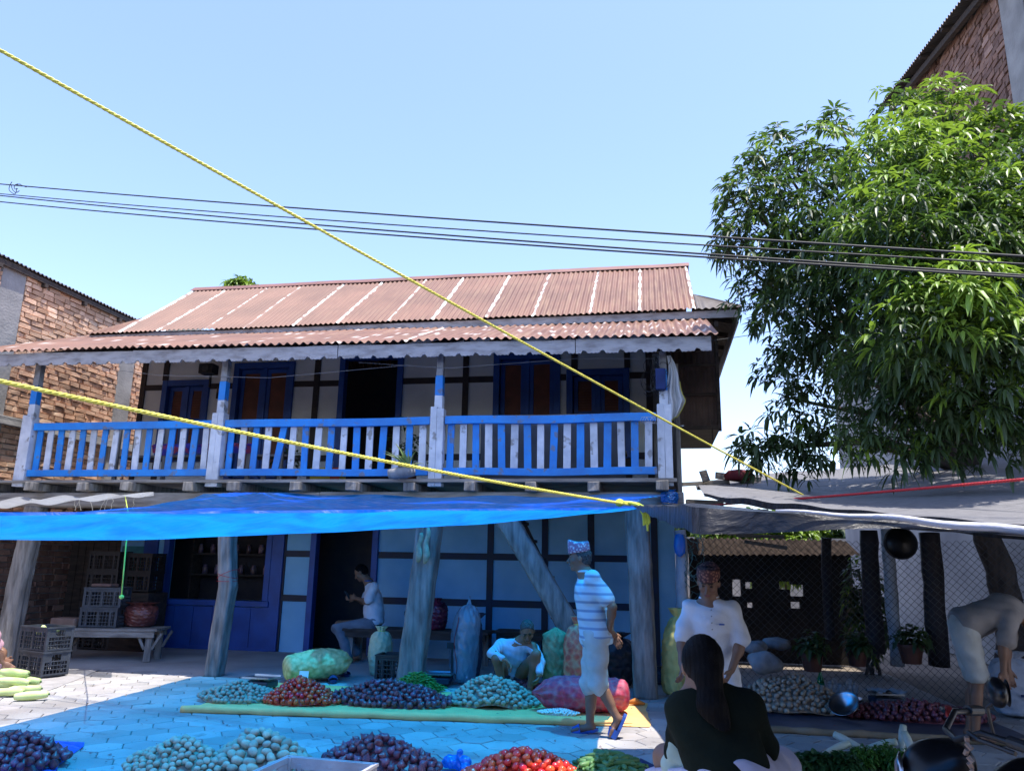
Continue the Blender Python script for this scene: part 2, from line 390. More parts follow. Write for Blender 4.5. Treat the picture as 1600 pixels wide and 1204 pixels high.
# ================================================================ TIMBER HOUSE
house = empty('timber_house', (-4.3, 12, 0), label='two-storey timber-framed house with blue and white balcony and rust-red tin roof', cat='house')
HO = -Vector(house.location)
def hp(b, name, m, parent=None, **k):
    """add a mesh (given in world coordinates) as a part of the house"""
    o = b.build(name, m, parent or house, **k)
    if not parent: o.location = HO
    return o
FY = 12.0                                   # front wall plane
XL, XR = -8.97, 0.02
def wall_holes(b, x0, x1, z0, z1, y0, y1, holes):
    xs = sorted({x0, x1, *[h[0] for h in holes], *[h[1] for h in holes]}); xs = [x for x in xs if x0 <= x <= x1]
    for i in range(len(xs)-1):
        xa, xb = xs[i], xs[i+1]; cur = z0
        for h in sorted([h for h in holes if h[0] <= xa+1e-6 and h[1] >= xb-1e-6], key=lambda h: h[2]):
            if h[2] > cur: b.box(xa, xb, y0, y1, cur, h[2])
            cur = h[3]
        if cur < z1: b.box(xa, xb, y0, y1, cur, z1)
UP_H = [(-8.45, -7.70, 3.15, 4.42), (-7.09, -6.12, 2.75, 4.70), (-5.13, -4.16, 2.47, 4.80), (-2.45, -1.51, 2.75, 4.72), (-1.25, -0.41, 3.15, 4.42)]
LO_H = [(-8.05, -6.25, 0.78, 1.95), (-5.42, -4.43, 0.0, 2.0)]
b = MB(); wall_holes(b, XL, XR, 2.40, 5.12, FY, FY+0.14, UP_H)
b.box(XL, XL+0.12, FY+0.14, 14.8, 0, 5.2); b.box(XR, XR+0.12, FY+0.14, 14.8, 0, 5.2); b.box(XL+0.12, XR, 14.68, 14.8, 0, 5.2)
for X in (XL+0.01, XR-0.0):      # gable triangles
    b.add([(X, 12.05, 5.2), (X, 14.8, 5.2), (X, 12.9, 6.3), (X+0.1, 12.05, 5.2), (X+0.1, 14.8, 5.2), (X+0.1, 12.9, 6.3)], [(0, 1, 2), (5, 4, 3), (0, 3, 4, 1), (1, 4, 5, 2), (2, 5, 3, 0)])
hp(b, 'wall', WHITEW)
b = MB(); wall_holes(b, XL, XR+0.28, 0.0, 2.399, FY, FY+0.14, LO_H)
hp(b, 'wall', mat('blue_lit_plaster', (0.30, 0.60, 0.84), (0.2, 0.46, 0.70), rough=0.9, scale=1.3, bump=0.3, bscale=40, detail=9))  # blue light from the tarpaulin is put into this wall colour
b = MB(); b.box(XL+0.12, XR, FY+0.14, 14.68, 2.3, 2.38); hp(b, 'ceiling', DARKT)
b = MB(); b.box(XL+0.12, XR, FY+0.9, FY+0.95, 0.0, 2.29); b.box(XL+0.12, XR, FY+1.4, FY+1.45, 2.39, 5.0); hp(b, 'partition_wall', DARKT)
# timber frame upstairs and downstairs (proud of the wall)
def frame_bars(zs, xs, z0, z1, holes, x0, x1, w=0.1):
    b = MB(); y0, y1 = FY-0.022, FY+0.03
    for z in zs:
        segs = [(x0, x1)]
        for h in holes:
            if h[2]-0.08 < z < h[3]+0.08: segs = [s for a, c in segs for s in ((a, min(c, h[0]-0.09)), (max(a, h[1]+0.09), c)) if s[1]-s[0] > 0.05]
        for a, c in segs: b.box(a, c, y0, y1, z-w/2, z+w/2, j=0.004)
    for x in xs:
        segs = [(z0, z1)]
        for h in holes:
            if h[0]-0.12 < x < h[1]+0.12: segs = [s for a, c in segs for s in ((a, min(c, h[2]-0.09)), (max(a, h[3]+0.09), c)) if s[1]-s[0] > 0.05]
        for a, c in segs: b.box(x-w/2, x+w/2, y0-0.004, y1, a, c, j=0.004)
    return b
hp(frame_bars([4.38, 3.1, 2.46], [-8.93, -8.5, -5.62, -3.0, -1.2, -0.36, -0.02], 2.41, 5.1, UP_H, XL, XR), 'timber_frame', DARKT)
hp(frame_bars([1.54, 0.84], [-5.98, -2.52, -1.66, -0.95, 0.0], 0.02, 2.36, LO_H, -6.0, XR), 'timber_frame', mat('navy_black_timber', (0.012, 0.02, 0.06), (0.02, 0.02, 0.03), rough=0.6, scale=4, bump=0.3))
# openings
def opening(kind, x0, x1, z0, z1, bottom=True, leaf='pair', dark=False):
    b = MB(); w = 0.09; y0, y1 = FY-0.05, FY+0.1
    b.box(x0-w+0.01, x0+0.02, y0, y1, z0, z1+w-0.01); b.box(x1-0.02, x1+w-0.01, y0, y1, z0, z1+w-0.01); b.box(x0+0.02, x1-0.02, y0+0.003, y1, z1-0.02, z1+w-0.01)
    if bottom: b.box(x0-w-0.02, x1+w+0.02, y0-0.03, y1, z0-w, z0)
    f = hp(b, kind, NAVY, bevel=0.006)
    if leaf:
        xm = (x0+x1)/2
        for a, c in ((x0+0.03, xm-0.035), (xm+0.035, x1-0.03)):
            s = MB(); yy = FY+0.04
            s.box(a, a+0.07, yy, yy+0.03, z0+0.03, z1-0.03); s.box(c-0.07, c, yy, yy+0.03, z0+0.03, z1-0.03)
            zz = [z0+0.03, z1-0.1] if leaf == 'panel' else [z0+0.03, (z0+z1)/2-0.03, z1-0.1]
            for z in zz: s.box(a+0.07, c-0.07, yy, yy+0.03, z, z+0.07)
            fr = s.build('shutter', NAVY, f, bevel=0.004)
            p = MB()
            if leaf == 'panel': p.box(a+0.07, c-0.07, yy+0.01, yy+0.022, z0+0.1, z1-0.1)
            else:
                k = int((z1-z0-0.25)/0.045)
                for q in range(k):
                    z = z0+0.11+q*0.045; p.box(a+0.07, c-0.07, yy+0.004, yy+0.02, z, z+0.03)
                p.box(a+0.07, c-0.07, yy+0.022, yy+0.026, z0+0.1, z1-0.1)
            p.build('panel', SHUTR, fr)
        s = MB(); s.box(xm-0.034, xm+0.034, FY+0.02, FY+0.09, z0+0.01, z1-0.021); s.build('mullion', NAVY, f)
    return f
opening('window', *UP_H[0], leaf='slat'); opening('window', *UP_H[1], leaf='panel')
opening('door_frame', *UP_H[2], bottom=False, leaf=None); opening('window', *UP_H[3], leaf='panel'); opening('window', *UP_H[4], leaf='slat')
shop = opening('shop_window', *LO_H[0], leaf=None); opening('door_frame', *LO_H[1], bottom=False, leaf=None)
b = MB()
for k in range(6): b.box(-8.15+k*0.34+0.004, -8.15+(k+1)*0.34-0.004, FY-0.035, FY-0.001, 0.03, 0.68, j=0.002)
b.box(-8.2, -6.1, FY-0.05, FY-0.001, 0.0, 0.06); hp(b, 'wainscot', NAVY)
b = MB(); b.box(-6.16, -5.96, FY-0.055, FY+0.0, 0.02, 2.3); hp(b, 'corner_board', NAVY)
b = MB(); b.box(-8.5, -8.25, FY-0.045, FY, 0.02, 2.3); hp(b, 'corner_board', NAVY)
b = MB(); b.box(-8.93, -8.52, FY-0.012, FY-0.001, 0.75, 1.62); hp(b, 'teal_panel', mat('teal_paint', (0.05, 0.27, 0.3), (0.04, 0.2, 0.24), rough=0.6, bump=0.1))
b = MB(); b.box(-8.0, -6.3, FY+0.15, FY+0.55, 0.72, 0.76); b.box(-8.0, -6.3, FY+0.55, FY+0.85, 1.15, 1.18); b.box(-8.0, -6.3, FY+0.55, FY+0.85, 1.5, 1.53)
b.box(-7.98, -7.95, FY+0.55, FY+0.85, 0.76, 1.9); b.box(-6.35, -6.32, FY+0.55, FY+0.85, 0.76, 1.9); hp(b, 'shop_shelf', DWOOD)

# balcony floor, joists, beam
b = MB()
x = -9.2
for k in range(5):
    b.box(-9.3, 0.28, 9.18+k*0.57, 9.18+k*0.57+0.56, 2.405, 2.445, j=0.006)
hp(b, 'balcony_floor', GREYTX)
x = -9.05
for k in range(13):
    b = MB(); xx = x+k*0.76+rnd.uniform(-0.06, 0.06); b.box(xx-0.07, xx+0.07, 9.02+rnd.uniform(-0.05, 0.08), 11.99, 2.29, 2.40, j=0.008); hp(b, 'joist', GREYT, bevel=0.008)
b = MB(); b.box(-9.5, -4.2, 9.28, 9.46, 2.09, 2.285, j=0.01); b.box(-4.19, 0.35, 9.27, 9.45, 2.09, 2.285, j=0.01); hp(b, 'beam', GREYTX, bevel=0.012)
# rail posts
PX = [-8.62, -5.70, -2.67, 0.15]
for i, x in enumerate(PX):
    y = 9.3
    b = MB(); b.box(x-0.085, x+0.0, y-0.075, y+0.045, 2.36, 3.36+rnd.uniform(-.02, .02), 0, j=0.003); b.box(x+0.003, x+0.09, y-0.08, y+0.05, 2.36, 3.34, 0, j=0.003)
    b.box(x-0.05, x+0.055, y-0.04, y+0.06, 3.30, 3.52, 0, j=0.002)
    o = hp(b, 'balcony_post', WHITEP, bevel=0.005)
    b = MB(); b.box(x-0.048, x+0.052, y-0.042, y+0.058, 3.52, 3.78, 0, j=0.002); b.build('painted_band', BLUEP, o, bevel=0.005)
    b = MB(); b.box(x-0.042, x+0.048, y-0.038, y+0.052, 3.78, 4.16, 0, j=0.003); b.build('post_top', mat('faded_post', (0.3, 0.3, 0.32), (0.18, 0.17, 0.17), rough=0.8, scale=9, bump=0.4), o, bevel=0.005)
for i in range(3):
    xa, xb = PX[i]+0.1, PX[i+1]-0.095
    for nm, z0, z1 in (('top_rail', 3.145, 3.245), ('bottom_rail', 2.50, 2.59)):
        b = MB(); n = 14
        for k in range(n+1):
            t = k/n; xx = xa+(xb-xa)*t; s = 0.006*math.sin(t*3.1*(i+1)) - 0.008*math.sin(math.pi*t)
            for (yy, zz) in ((9.245, z0), (9.30, z0), (9.30, z1), (9.245, z1)): b.v.append((xx, yy, zz+s)); b.c.append((1, 1, 1))
        b.f = [(k*4+q, k*4+(q+1) % 4, (k+1)*4+(q+1) % 4, (k+1)*4+q) for k in range(n) for q in range(4)]+[(3, 2, 1, 0), (n*4, n*4+1, n*4+2, n*4+3)]
        b.m = [0]*len(b.f); hp(b, nm, BLUEP, bevel=0.004)
    n = 16; p = (xb-xa)/n
    for k in range(n):
        x = xa+(k+0.42)*p; ln = rnd.gauss(0, 0.006); wd = 0.089+rnd.uniform(-0.005, 0.005)
        if i == 1 and k == 4: ln = 0.05
        b = MB(); y = 9.302
        vs = [(x-wd/2-ln, y, 2.52), (x+wd/2-ln, y, 2.52), (x+wd/2-ln, y+0.022, 2.52), (x-wd/2-ln, y+0.022, 2.52),
              (x-wd/2+ln, y, 3.22), (x+wd/2+ln, y, 3.22), (x+wd/2+ln, y+0.022, 3.22), (x-wd/2+ln, y+0.022, 3.22)]
        b.add(vs, [(3, 2, 1, 0), (4, 5, 6, 7), (0, 1, 5, 4), (1, 2, 6, 5), (2, 3, 7, 6), (3, 0, 4, 7)])
        o = hp(b, 'baluster', BLUEP if k % 2 == 0 else WHITEP, bevel=0.003); o['label'] = 'blue painted baluster' if k % 2 == 0 else 'white painted baluster'

# ground floor pillars: hand hewn trunks
def hewn(path, wd, dp, seed, m=GREYT, name='pillar', parent=None, bur=()):
    """squared tree-trunk post following a path, with an uneven outline and checks"""
    R = random.Random(seed); b = MB(); n = 44; K = 60; pts = [Vector(p) for p in path]
    L = [0]
    for i in range(1, len(pts)): L.append(L[-1]+(pts[i]-pts[i-1]).length)
    for k in range(K+1):
        s = L[-1]*k/K; i = max(j for j in range(len(pts)-1) if L[j] <= s+1e-9); t = (s-L[i])/(L[i+1]-L[i]); p = pts[i].lerp(pts[i+1], t)
        for q in range(n):
            a = 2*math.pi*q/n; ca, sa = math.cos(a), math.sin(a)
            sq = 1/max(abs(ca), abs(sa))**0.75
            r = 1+0.035*vnoise(s*2, a*1.0, seed)+0.03*vnoise(s*9, ca*3, seed+1)+0.05*math.sin(5*a+seed)
            for (bs, ba, br) in bur: r += br*math.exp(-((s-bs)/0.1)**2-((math.atan2(math.sin(a-ba), math.cos(a-ba)))/0.5)**2)
            r -= 0.10*max(0, vnoise(a*2.2, s*0.7, seed+4)-0.45)+0.05*max(0, vnoise(a*9, s*1.1, seed+9)-.3); b.v.append((p.x+ca*sq*wd/2*r, p.y+sa*sq*dp/2*r, p.z)); b.c.append((1, 1, 1))
    b.f = [(k*n+q, k*n+(q+1) % n, (k+1)*n+(q+1) % n, (k+1)*n+q) for k in range(K) for q in range(n)]+[tuple(range(n-1, -1, -1)), tuple(K*n+q for q in range(n))]
    b.m = [0]*len(b.f)
    return b
def pillar(path, wd, dp, seed, **k): return hp(hewn(path, wd, dp, seed, **k), 'pillar', GREYT, smooth=True)
pillar([(-8.52, 9.38, 0), (-8.48, 9.38, 1.1), (-8.4, 9.38, 2.1)], 0.26, 0.2, 3)
pillar([(-5.50, 9.42, 0), (-5.47, 9.42, 0.6), (-5.42, 9.4, 1.1), (-5.47, 9.38, 1.6), (-5.5, 9.38, 2.1)], 0.2, 0.2, 11, bur=((1.15, 0, 0.3),))
pillar([(-2.93, 9.4, 0), (-2.86, 9.4, 0.8), (-2.78, 9.38, 1.5), (-2.74, 9.36, 2.1)], 0.31, 0.26, 5)
pillar([(-0.14, 9.32, 0), (-0.16, 9.34, 1.0), (-0.2, 9.36, 2.1)], 0.27, 0.24, 9)
pillar([(-0.62, 9.62, 0.0), (-1.15, 9.5, 0.95), (-1.86, 9.4, 2.1)], 0.3, 0.22, 17)
# stairs behind the leaning pillar
b = MB()
A, B = Vector((-0.9, 10.5, 0.02)), Vector((-2.05, 10.5, 2.3))
for dy in (0, 0.6): b.bar(A+Vector((0, dy, 0)), B+Vector((0, dy, 0)), 0.05, 0.16, up=(1, 0, 0.5))
for k in range(1, 9):
    p = A.lerp(B, k/9.2); b.box(p.x-0.09, p.x+0.12, p.y-0.05, p.y+0.65, p.z-0.02, p.z+0.02)
hp(b, 'staircase', DARKT)

# lower (balcony) roof
EY, EZ = 8.97, 4.2
def wear_lo(u, v): return 0.25+0.9*max(0, u-0.35)
roof_lo = hp(corrugated((-9.62, EY, EZ+0.05), (0.80, EY, EZ-0.07), (0.80, 11.97, 5.36), (-9.62, 11.97, 5.42), 0.112, 0.017, 20, stripes=(0.42, 0.56, 0.63), wear=wear_lo, ragged=0.015, seed=4, spotty=0.3), 'balcony_roof', ROOFR, smooth=True)
b = MB()
for k in range(14): xx = -10.1+k*0.82; b.box(xx-0.03, xx+0.03, EY+0.12, EY+0.18, 0, 0)
b = MB()
for k in range(13):
    xx = -9.5+k*0.83; b.bar((xx, EY+0.12, EZ-0.10), (xx, 11.95, 5.16), 0.06, 0.09)
hp(b, 'rafter', DWOOD)
# scalloped fascia boards
def fascia(x0, x1, seed, zt=None):
    b = MB(); R = random.Random(seed); n = int((x1-x0)/0.01); y = EY+0.06; tilt = -0.0095
    for k in range(n+1):
        x = x0+(x1-x0)*k/n; g = tilt*(x+4.7)
        ph = (x % 0.225)/0.225; notch = 0.0
        if abs(ph-0.5) < 0.16: notch = 0.035*math.sqrt(max(0, 1-((ph-0.5)/0.16)**2))
        z = EZ-0.215+g+notch+0.008*abs(((x*40) % 2)-1)+0.004*vnoise(x*9, seed)
        top = EZ-0.035+g+0.006*vnoise(x*2, seed)
        lean = 0.01*vnoise(x*1.3, seed)
        for (yy, zz) in ((y+lean, z), (y+lean, top), (y+0.022+lean, top), (y+0.022+lean, z)): b.v.append((x, yy, zz)); b.c.append((1, 1, 1))
    b.f = [(k*4+q, (k+1)*4+q, (k+1)*4+(q+1) % 4, k*4+(q+1) % 4) for k in range(n) for q in range(4)]+[(0, 1, 2, 3), (n*4+3, n*4+2, n*4+1, n*4)]
    b.m = [0]*len(b.f); return b
for i, (a, c) in enumerate(((-10.2, -8.62), (-8.61, -6.95), (-6.94, -3.98), (-3.97, -0.9), (-0.89, 0.72))): hp(fascia(max(a, -9.6), c, i+1), 'fascia_board', FASC)
# upper roof
RY, RZ, UY, UZ = 12.8, 6.53, 10.8, 5.05
pxs = [(350, 455), (400, 462), (472, 447), (540, 442), (599, 439), (667, 436), (727, 431), (797, 430), (860, 426), (935, 422), (1000, 419)]
xl, xr = -8.66, 0.67
def on_slope(px, py):
    P0 = Vector((0, UY, UZ)); nn = Vector((0, -(RZ-UZ), RY-UY)); d = ray(px, py); c = Vector((0, 0, CAMH)); t = (P0-c).dot(nn)/d.dot(nn); return c+d*t
st = [((on_slope(*p).x)-xl)/(xr-xl) for p in pxs]
def wear_up(u, v): return min(1, 0.1+1.0*max(0, u-0.2))*(1.0-0.35*v)
hp(corrugated((xl, UY, UZ), (xr, UY, UZ), (xr, RY, RZ), (xl, RY, RZ), 0.085, 0.012, 40, stripes=[0.004]+st+[0.997], wear=wear_up, ragged=0.01, seed=8), 'main_roof', ROOFR, smooth=True)
hp(corrugated((xr, 15.0, UZ-0.1), (xl, 15.0, UZ-0.1), (xl, RY, RZ), (xr, RY, RZ), 0.085, 0.012, 20, wear=wear_up, seed=9), 'rear_roof', ROOFR, smooth=True)
b = MB()
n = 60
for side in (0, 1):
    for k in range(n+1):
        x = xl-0.03+(xr-xl+0.06)*k/n; z = RZ+0.03+0.006*vnoise(x*1.5, 2)
        b.v += [(x, RY, z), (x, RY+(-0.15 if side == 0 else 0.15), z-0.115)]; b.c += [(1, 1, 1)]*2
o0 = 2*(n+1)
b.f = [(2*k+1, 2*k+3, 2*k+2, 2*k) for k in range(n)]+[(o0+2*k, o0+2*k+2, o0+2*k+3, o0+2*k+1) for k in range(n)]; b.m = [0]*len(b.f)
hp(b, 'ridge_cap', mat('ridge_tin', (0.2, 0.085, 0.065), (0.15, 0.065, 0.05), rough=0.6, scale=2, bump=0.1))
# hip skirts at the two ends
hipz = on_slope(1085, 459); HR = Vector((xr, hipz.y, hipz.z)); CR = Vector((1.32, UY, UZ+0.01))
def tri(b, A, B, C, n=40, amp=0.012, pitch=0.1):
    """corrugated triangle: A-B the eave, C the top"""
    A, B, C = map(Vector, (A, B, C)); nn = (B-A).cross(C-A).normalized(); L = (B-A).length
    o = len(b.v); m = 6; nu = int(L/pitch*6)
    for j in range(m+1):
        v = j/m
        for i in range(nu+1):
            u = i/nu; p = A.lerp(B, u).lerp(C.lerp(C, 0), v); b.v.append(tuple(p+nn*amp*math.sin(2*math.pi*(p-A).dot((B-A).normalized())/pitch))); b.c.append((0.0, 0.6, 0))
    fs = [(o+j*(nu+1)+i, o+j*(nu+1)+i+1, o+(j+1)*(nu+1)+i+1, o+(j+1)*(nu+1)+i) for j in range(m) for i in range(nu)]
    b.f += fs; b.m += [0]*len(fs)
b = MB(); tri(b, (xr+0.01, UY, UZ), CR, HR); tri(b, CR, (CR.x, 14.9, UZ-0.05), HR, amp=0.01)
tri(b, (CR.x, 14.9, UZ-0.05), (xr, 14.9, UZ), HR); b.build('side_roof', TIN, house, smooth=True).location = HO
hipl = on_slope(215, 497); HL = Vector((xl, hipl.y, hipl.z)); CL = Vector((-9.24, UY, UZ))
b = MB(); tri(b, CL, (xl-0.01, UY, UZ), HL); tri(b, (CL.x, 14.9, UZ-0.05), CL, HL); b.build('side_roof', ROOFR, house, smooth=True).location = HO
b = MB(); b.box(-9.22, 1.26, UY+0.06, UY+0.085, UZ-0.125, UZ-0.02, j=0.003); hp(b, 'eave_board', FASC)
b = MB(); b.box(1.24, 1.262, UY+0.086, 14.8, UZ-0.2, UZ-0.03); hp(b, 'eave_board', FASC)
b = MB()      # rafters, purlins and dark soffit boards seen under the right end
for k in range(6): yy = UY+0.4+k*0.72; b.bar((0.2, yy, UZ+0.12), (1.2, yy, UZ-0.09), 0.05, 0.08)
b.bar((0.45, UY+0.12, UZ-0.1), (0.45, 14.7, UZ-0.1), 0.07, 0.1); b.bar((0.95, UY+0.12, UZ-0.2), (0.95, 14.7, UZ-0.2), 0.06, 0.08)
b.bar((0.22, 9.35, EZ-0.25), (0.22, 12.0, EZ+0.4), 0.07, 0.12)
for k in range(3): b.bar((0.1+0.28*k, 9.2, EZ-0.16), (0.1+0.28*k, 11.9, EZ+0.55), 0.05, 0.09)
hp(b, 'roof_timber', DWOOD)
# corrugated box at the right end of the upper floor
side = MB(); cb = corrugated((0.26, 11.25, 3.44), (0.93, 11.25, 3.40), (0.93, 11.25, 4.95), (0.26, 11.25, 4.95), 0.085, 0.012, 6, wear=lambda u, v: 0.6, seed=3)
o = hp(cb, 'tin_bay', TINB, smooth=True)
cb = corrugated((0.95, 11.25, 3.40), (0.95, 13.2, 3.40), (0.95, 13.2, 4.9), (0.95, 11.25, 4.9), 0.085, 0.012, 6, seed=5); hp(cb, 'tin_bay', TINB, smooth=True)
b = MB(); b.box(0.24, 0.97, 11.2, 11.24, 3.36, 3.42); b.box(0.24, 0.97, 11.27, 13.2, 3.38, 3.42); b.box(0.24, 0.95, 11.2, 11.235, 3.86, 3.9); b.box(0.24, 0.95, 11.2, 11.235, 4.3, 4.34); b.box(0.94, 0.985, 11.18, 11.24, 3.34, 4.9)
b.box(0.2, 0.26, 11.2, 11.28, 2.4, 4.9); b.box(0.84, 0.86, 11.17, 11.2, 3.2, 3.5)
hp(b, 'bay_timber', DWOOD)
b = MB(); b.box(0.30, 0.34, 9.6, 11.9, 2.36, 3.3, j=0.01); b.box(0.30, 0.335, 9.45, 9.6, 2.3, 3.9, j=0.01); hp(b, 'end_board', GREYT)
# ================================================================ BRICK BUILDINGS
BRICK = mat('fired_brick', (0.72, 0.46, 0.30), (0.60, 0.35, 0.22), rough=0.95, scale=5, bump=0.9, bscale=45, attr='tint')
BRICKD = mat('dull_brick', (0.3, 0.17, 0.12), (0.2, 0.11, 0.085), rough=0.95, scale=5, bump=0.9, bscale=45, attr='tint')
MORT = mat('mortar', (0.42, 0.38, 0.34), (0.3, 0.27, 0.24), rough=1, scale=6, bump=1.0, bscale=25)
def bricks(X, face, ya, yb, z0, z1, L=0.25, Hh=0.098, seed=1, skip=(), ztop=None, depth=0.05):
    """rough courses of bricks standing proud of the mortar, on a wall whose face looks to +X or -X"""
    R = random.Random(seed); b = MB(); row = 0; z = z0
    while z < z1:
        h = Hh*R.uniform(0.92, 1.05); y = ya-(L/2 if row % 2 else 0)+R.uniform(-0.03, 0.03)
        while y < yb:
            l = L*R.choice((1, 1, 1, 0.93, 1.04, 0.55)); y2 = min(y+l, yb); y1 = max(y, ya)
            sag = 0.012*vnoise(y*0.9, z*2, seed)
            if y2-y1 > 0.05 and not any(s[0] < (y1+y2)/2 < s[1] for s in skip) and (ztop is None or z+h < ztop((y1+y2)/2)):
                t = R.uniform(0.72, 1.22); g = R.uniform(-0.08, 0.1)
                out = R.uniform(0.006, 0.027) if R.random() > 0.06 else -0.005
                tilt = R.uniform(-0.012, 0.012); mz = R.uniform(0.008, 0.016)
                xo, xi = X+face*(out), X-face*depth
                vs = [(xi, y1+.008, z+mz+sag), (xi, y2-.008, z+mz+sag), (xi, y2-.008, z+h-.003+sag), (xi, y1+.008, z+h-.003+sag),
                      (xo+tilt, y1+R.uniform(.004, .02), z+mz+sag+R.uniform(-.004, .006)), (xo-tilt, y2-R.uniform(.004, .02), z+mz+sag+R.uniform(-.004, .006)),
                      (xo-tilt+R.uniform(-.006, .006), y2-R.uniform(.004, .02), z+h-R.uniform(.0, .009)+sag), (xo+tilt, y1+R.uniform(.004, .02), z+h-R.uniform(.0, .009)+sag)]
                fs = [(4, 5, 6, 7), (0, 4, 7, 3), (1, 2, 6, 5), (3, 7, 6, 2), (0, 1, 5, 4)]
                if face < 0: fs = [f[::-1] for f in fs]
                c = (t, t*(1+g*0.5), t*(1+g))
                if R.random() < 0.12: c = (1.35*t, 1.5*t, 1.6*t)
                b.add(vs, fs, 0, c)
            y += l
        z += h; row += 1
    return b
lb = empty('brick_building', (-12, 11, 0), label='rough brick building with concrete columns and thin tin eave left of the timber house', cat='building')
LO = -Vector(lb.location); LX = -10.2
def lp(b, name, m, **k): o = b.build(name, m, lb, **k); o.location = LO; return o
cols = ((9.95, 10.42), (12.9, 13.35))
for i, (ya, yb) in enumerate(((6.0, 9.95), (10.42, 12.9), (13.35, 15.2))):
    lp(bricks(LX, 1, ya, yb, 3.62, 6.02, seed=3+i, Hh=0.088, L=0.25), 'brick_wall', BRICK); lp(bricks(LX-0.05, 1, ya, yb, 2.3, 3.5, seed=13+i, Hh=0.088, L=0.25), 'brick_wall', BRICK)
bk2 = bricks(LX-0.05, 1, 6.0, 13.9, 0.0, 2.3, seed=5, Hh=0.102, L=0.26)
lp(bk2, 'brick_wall', BRICKD)
b = MB(); b.box(-16, LX-0.02, 6.0, 15.2, 3.53, 6.1); b.box(-16, LX-0.07, 6.0, 15.2, 0, 3.5); lp(b, 'mortar', MORT)
b = MB(); b.box(-10.6, LX+0.07, 6.0, 13.92, 3.47, 3.60, j=0.01); lp(b, 'ledge', CONC, bevel=0.01)
for a, c in cols:
    b = MB(); b.box(LX-0.2, LX+0.015, a, c, 2.0, 6.1, j=0.01); lp(b, 'column', CONC, bevel=0.01)
cb = corrugated((LX+0.09, 5.5, 6.08), (LX+0.09, 15.4, 6.08), (LX-5.5, 15.4, 7.1), (LX-5.5, 5.5, 7.1), 0.09, 0.018, 4, seed=2)
lp(cb, 'tin_roof', TIN, smooth=True)
b = MB(); b.box(LX+0.045, LX+0.07, 5.5, 14.0, 5.96, 6.04)
for k in range(9): yy = 6.0+k*0.95; b.box(LX-0.5, LX+0.08, yy, yy+0.07, 5.90, 5.955)
lp(b, 'eave_timber', DWOOD)
# dark timber store under the balcony's left end
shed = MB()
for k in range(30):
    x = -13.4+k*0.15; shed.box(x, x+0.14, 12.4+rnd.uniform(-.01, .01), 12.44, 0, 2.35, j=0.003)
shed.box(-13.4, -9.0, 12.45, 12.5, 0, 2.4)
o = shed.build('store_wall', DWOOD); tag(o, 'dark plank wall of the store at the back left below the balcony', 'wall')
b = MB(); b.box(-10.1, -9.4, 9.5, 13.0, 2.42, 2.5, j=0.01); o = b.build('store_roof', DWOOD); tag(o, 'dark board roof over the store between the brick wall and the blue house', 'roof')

RX = 5.2
rb = empty('tall_building', (8, 14, 0), label='tall half-plastered brick building with concrete column rising behind the mango tree', cat='building')
RO = -Vector(rb.location)
def rp(b, name, m, **k): o = b.build(name, m, rb, **k); o.location = RO; return o
PLAST = mat('grey_render', (0.34, 0.34, 0.35), (0.17, 0.17, 0.19), scale=0.8, bump=0.5, bscale=18, rough=0.95, lo=0.3, hi=0.75, detail=9)
def rake(y): return 10.86 if y > 14.9 else 10.05+(y-11.0)*0.215
b = MB(); b.box(RX+0.02, 12, 7.0, 15.2, 0, 7.42); b.box(RX+0.02, 10, 15.2, 23, 0, 7.0); rp(b, 'plaster_wall', PLAST)
b = MB(); b.add([(RX+0.03, 7, 7.42), (RX+0.03, 15.2, 7.42), (RX+0.03, 15.2, rake(15.2)-.25), (RX+0.03, 7, rake(7)-.1), (12, 7, 7.42), (12, 15.2, 7.42), (12, 15.2, rake(15.2)-.25), (12, 7, rake(7)-.1)], [(0, 3, 2, 1), (4, 5, 6, 7), (0, 4, 7, 3), (1, 2, 6, 5), (3, 7, 6, 2), (0, 1, 5, 4)])
rp(b, 'mortar', MORT)
for i, (ya, yb) in enumerate(((7.0, 10.18), (10.86, 15.2))): rp(bricks(RX, -1, ya, yb, 7.44, 11, seed=12+i, ztop=lambda y: rake(y)-0.12, Hh=0.1, L=0.26), 'brick_wall', BRICKD)
b = MB(); b.box(RX-0.03, RX+0.3, 10.2, 10.85, 0.0, 9.85, j=0.01); rp(b, 'column', CONC, bevel=0.015)
cb = corrugated((RX-0.35, 15.5, rake(15.2)+.02), (RX-0.35, 6.5, rake(6.5)), (12, 6.5, rake(6.5)+2.2), (12, 15.5, rake(15.5)+2.2), 0.1, 0.018, 4, seed=6)
rp(cb, 'tin_roof', TIN, smooth=True)
b = MB(); b.bar((RX-0.15, 15.4, rake(15.2)-0.1), (RX-0.15, 6.6, rake(6.6)-0.12), 0.08, 0.1)
for k in range(9): yy = 7+k*1.02; b.box(RX-0.32, RX+0.3, yy, yy+0.08, rake(yy)-0.14, rake(yy)-0.06)
rp(b, 'eave_timber', DWOOD)

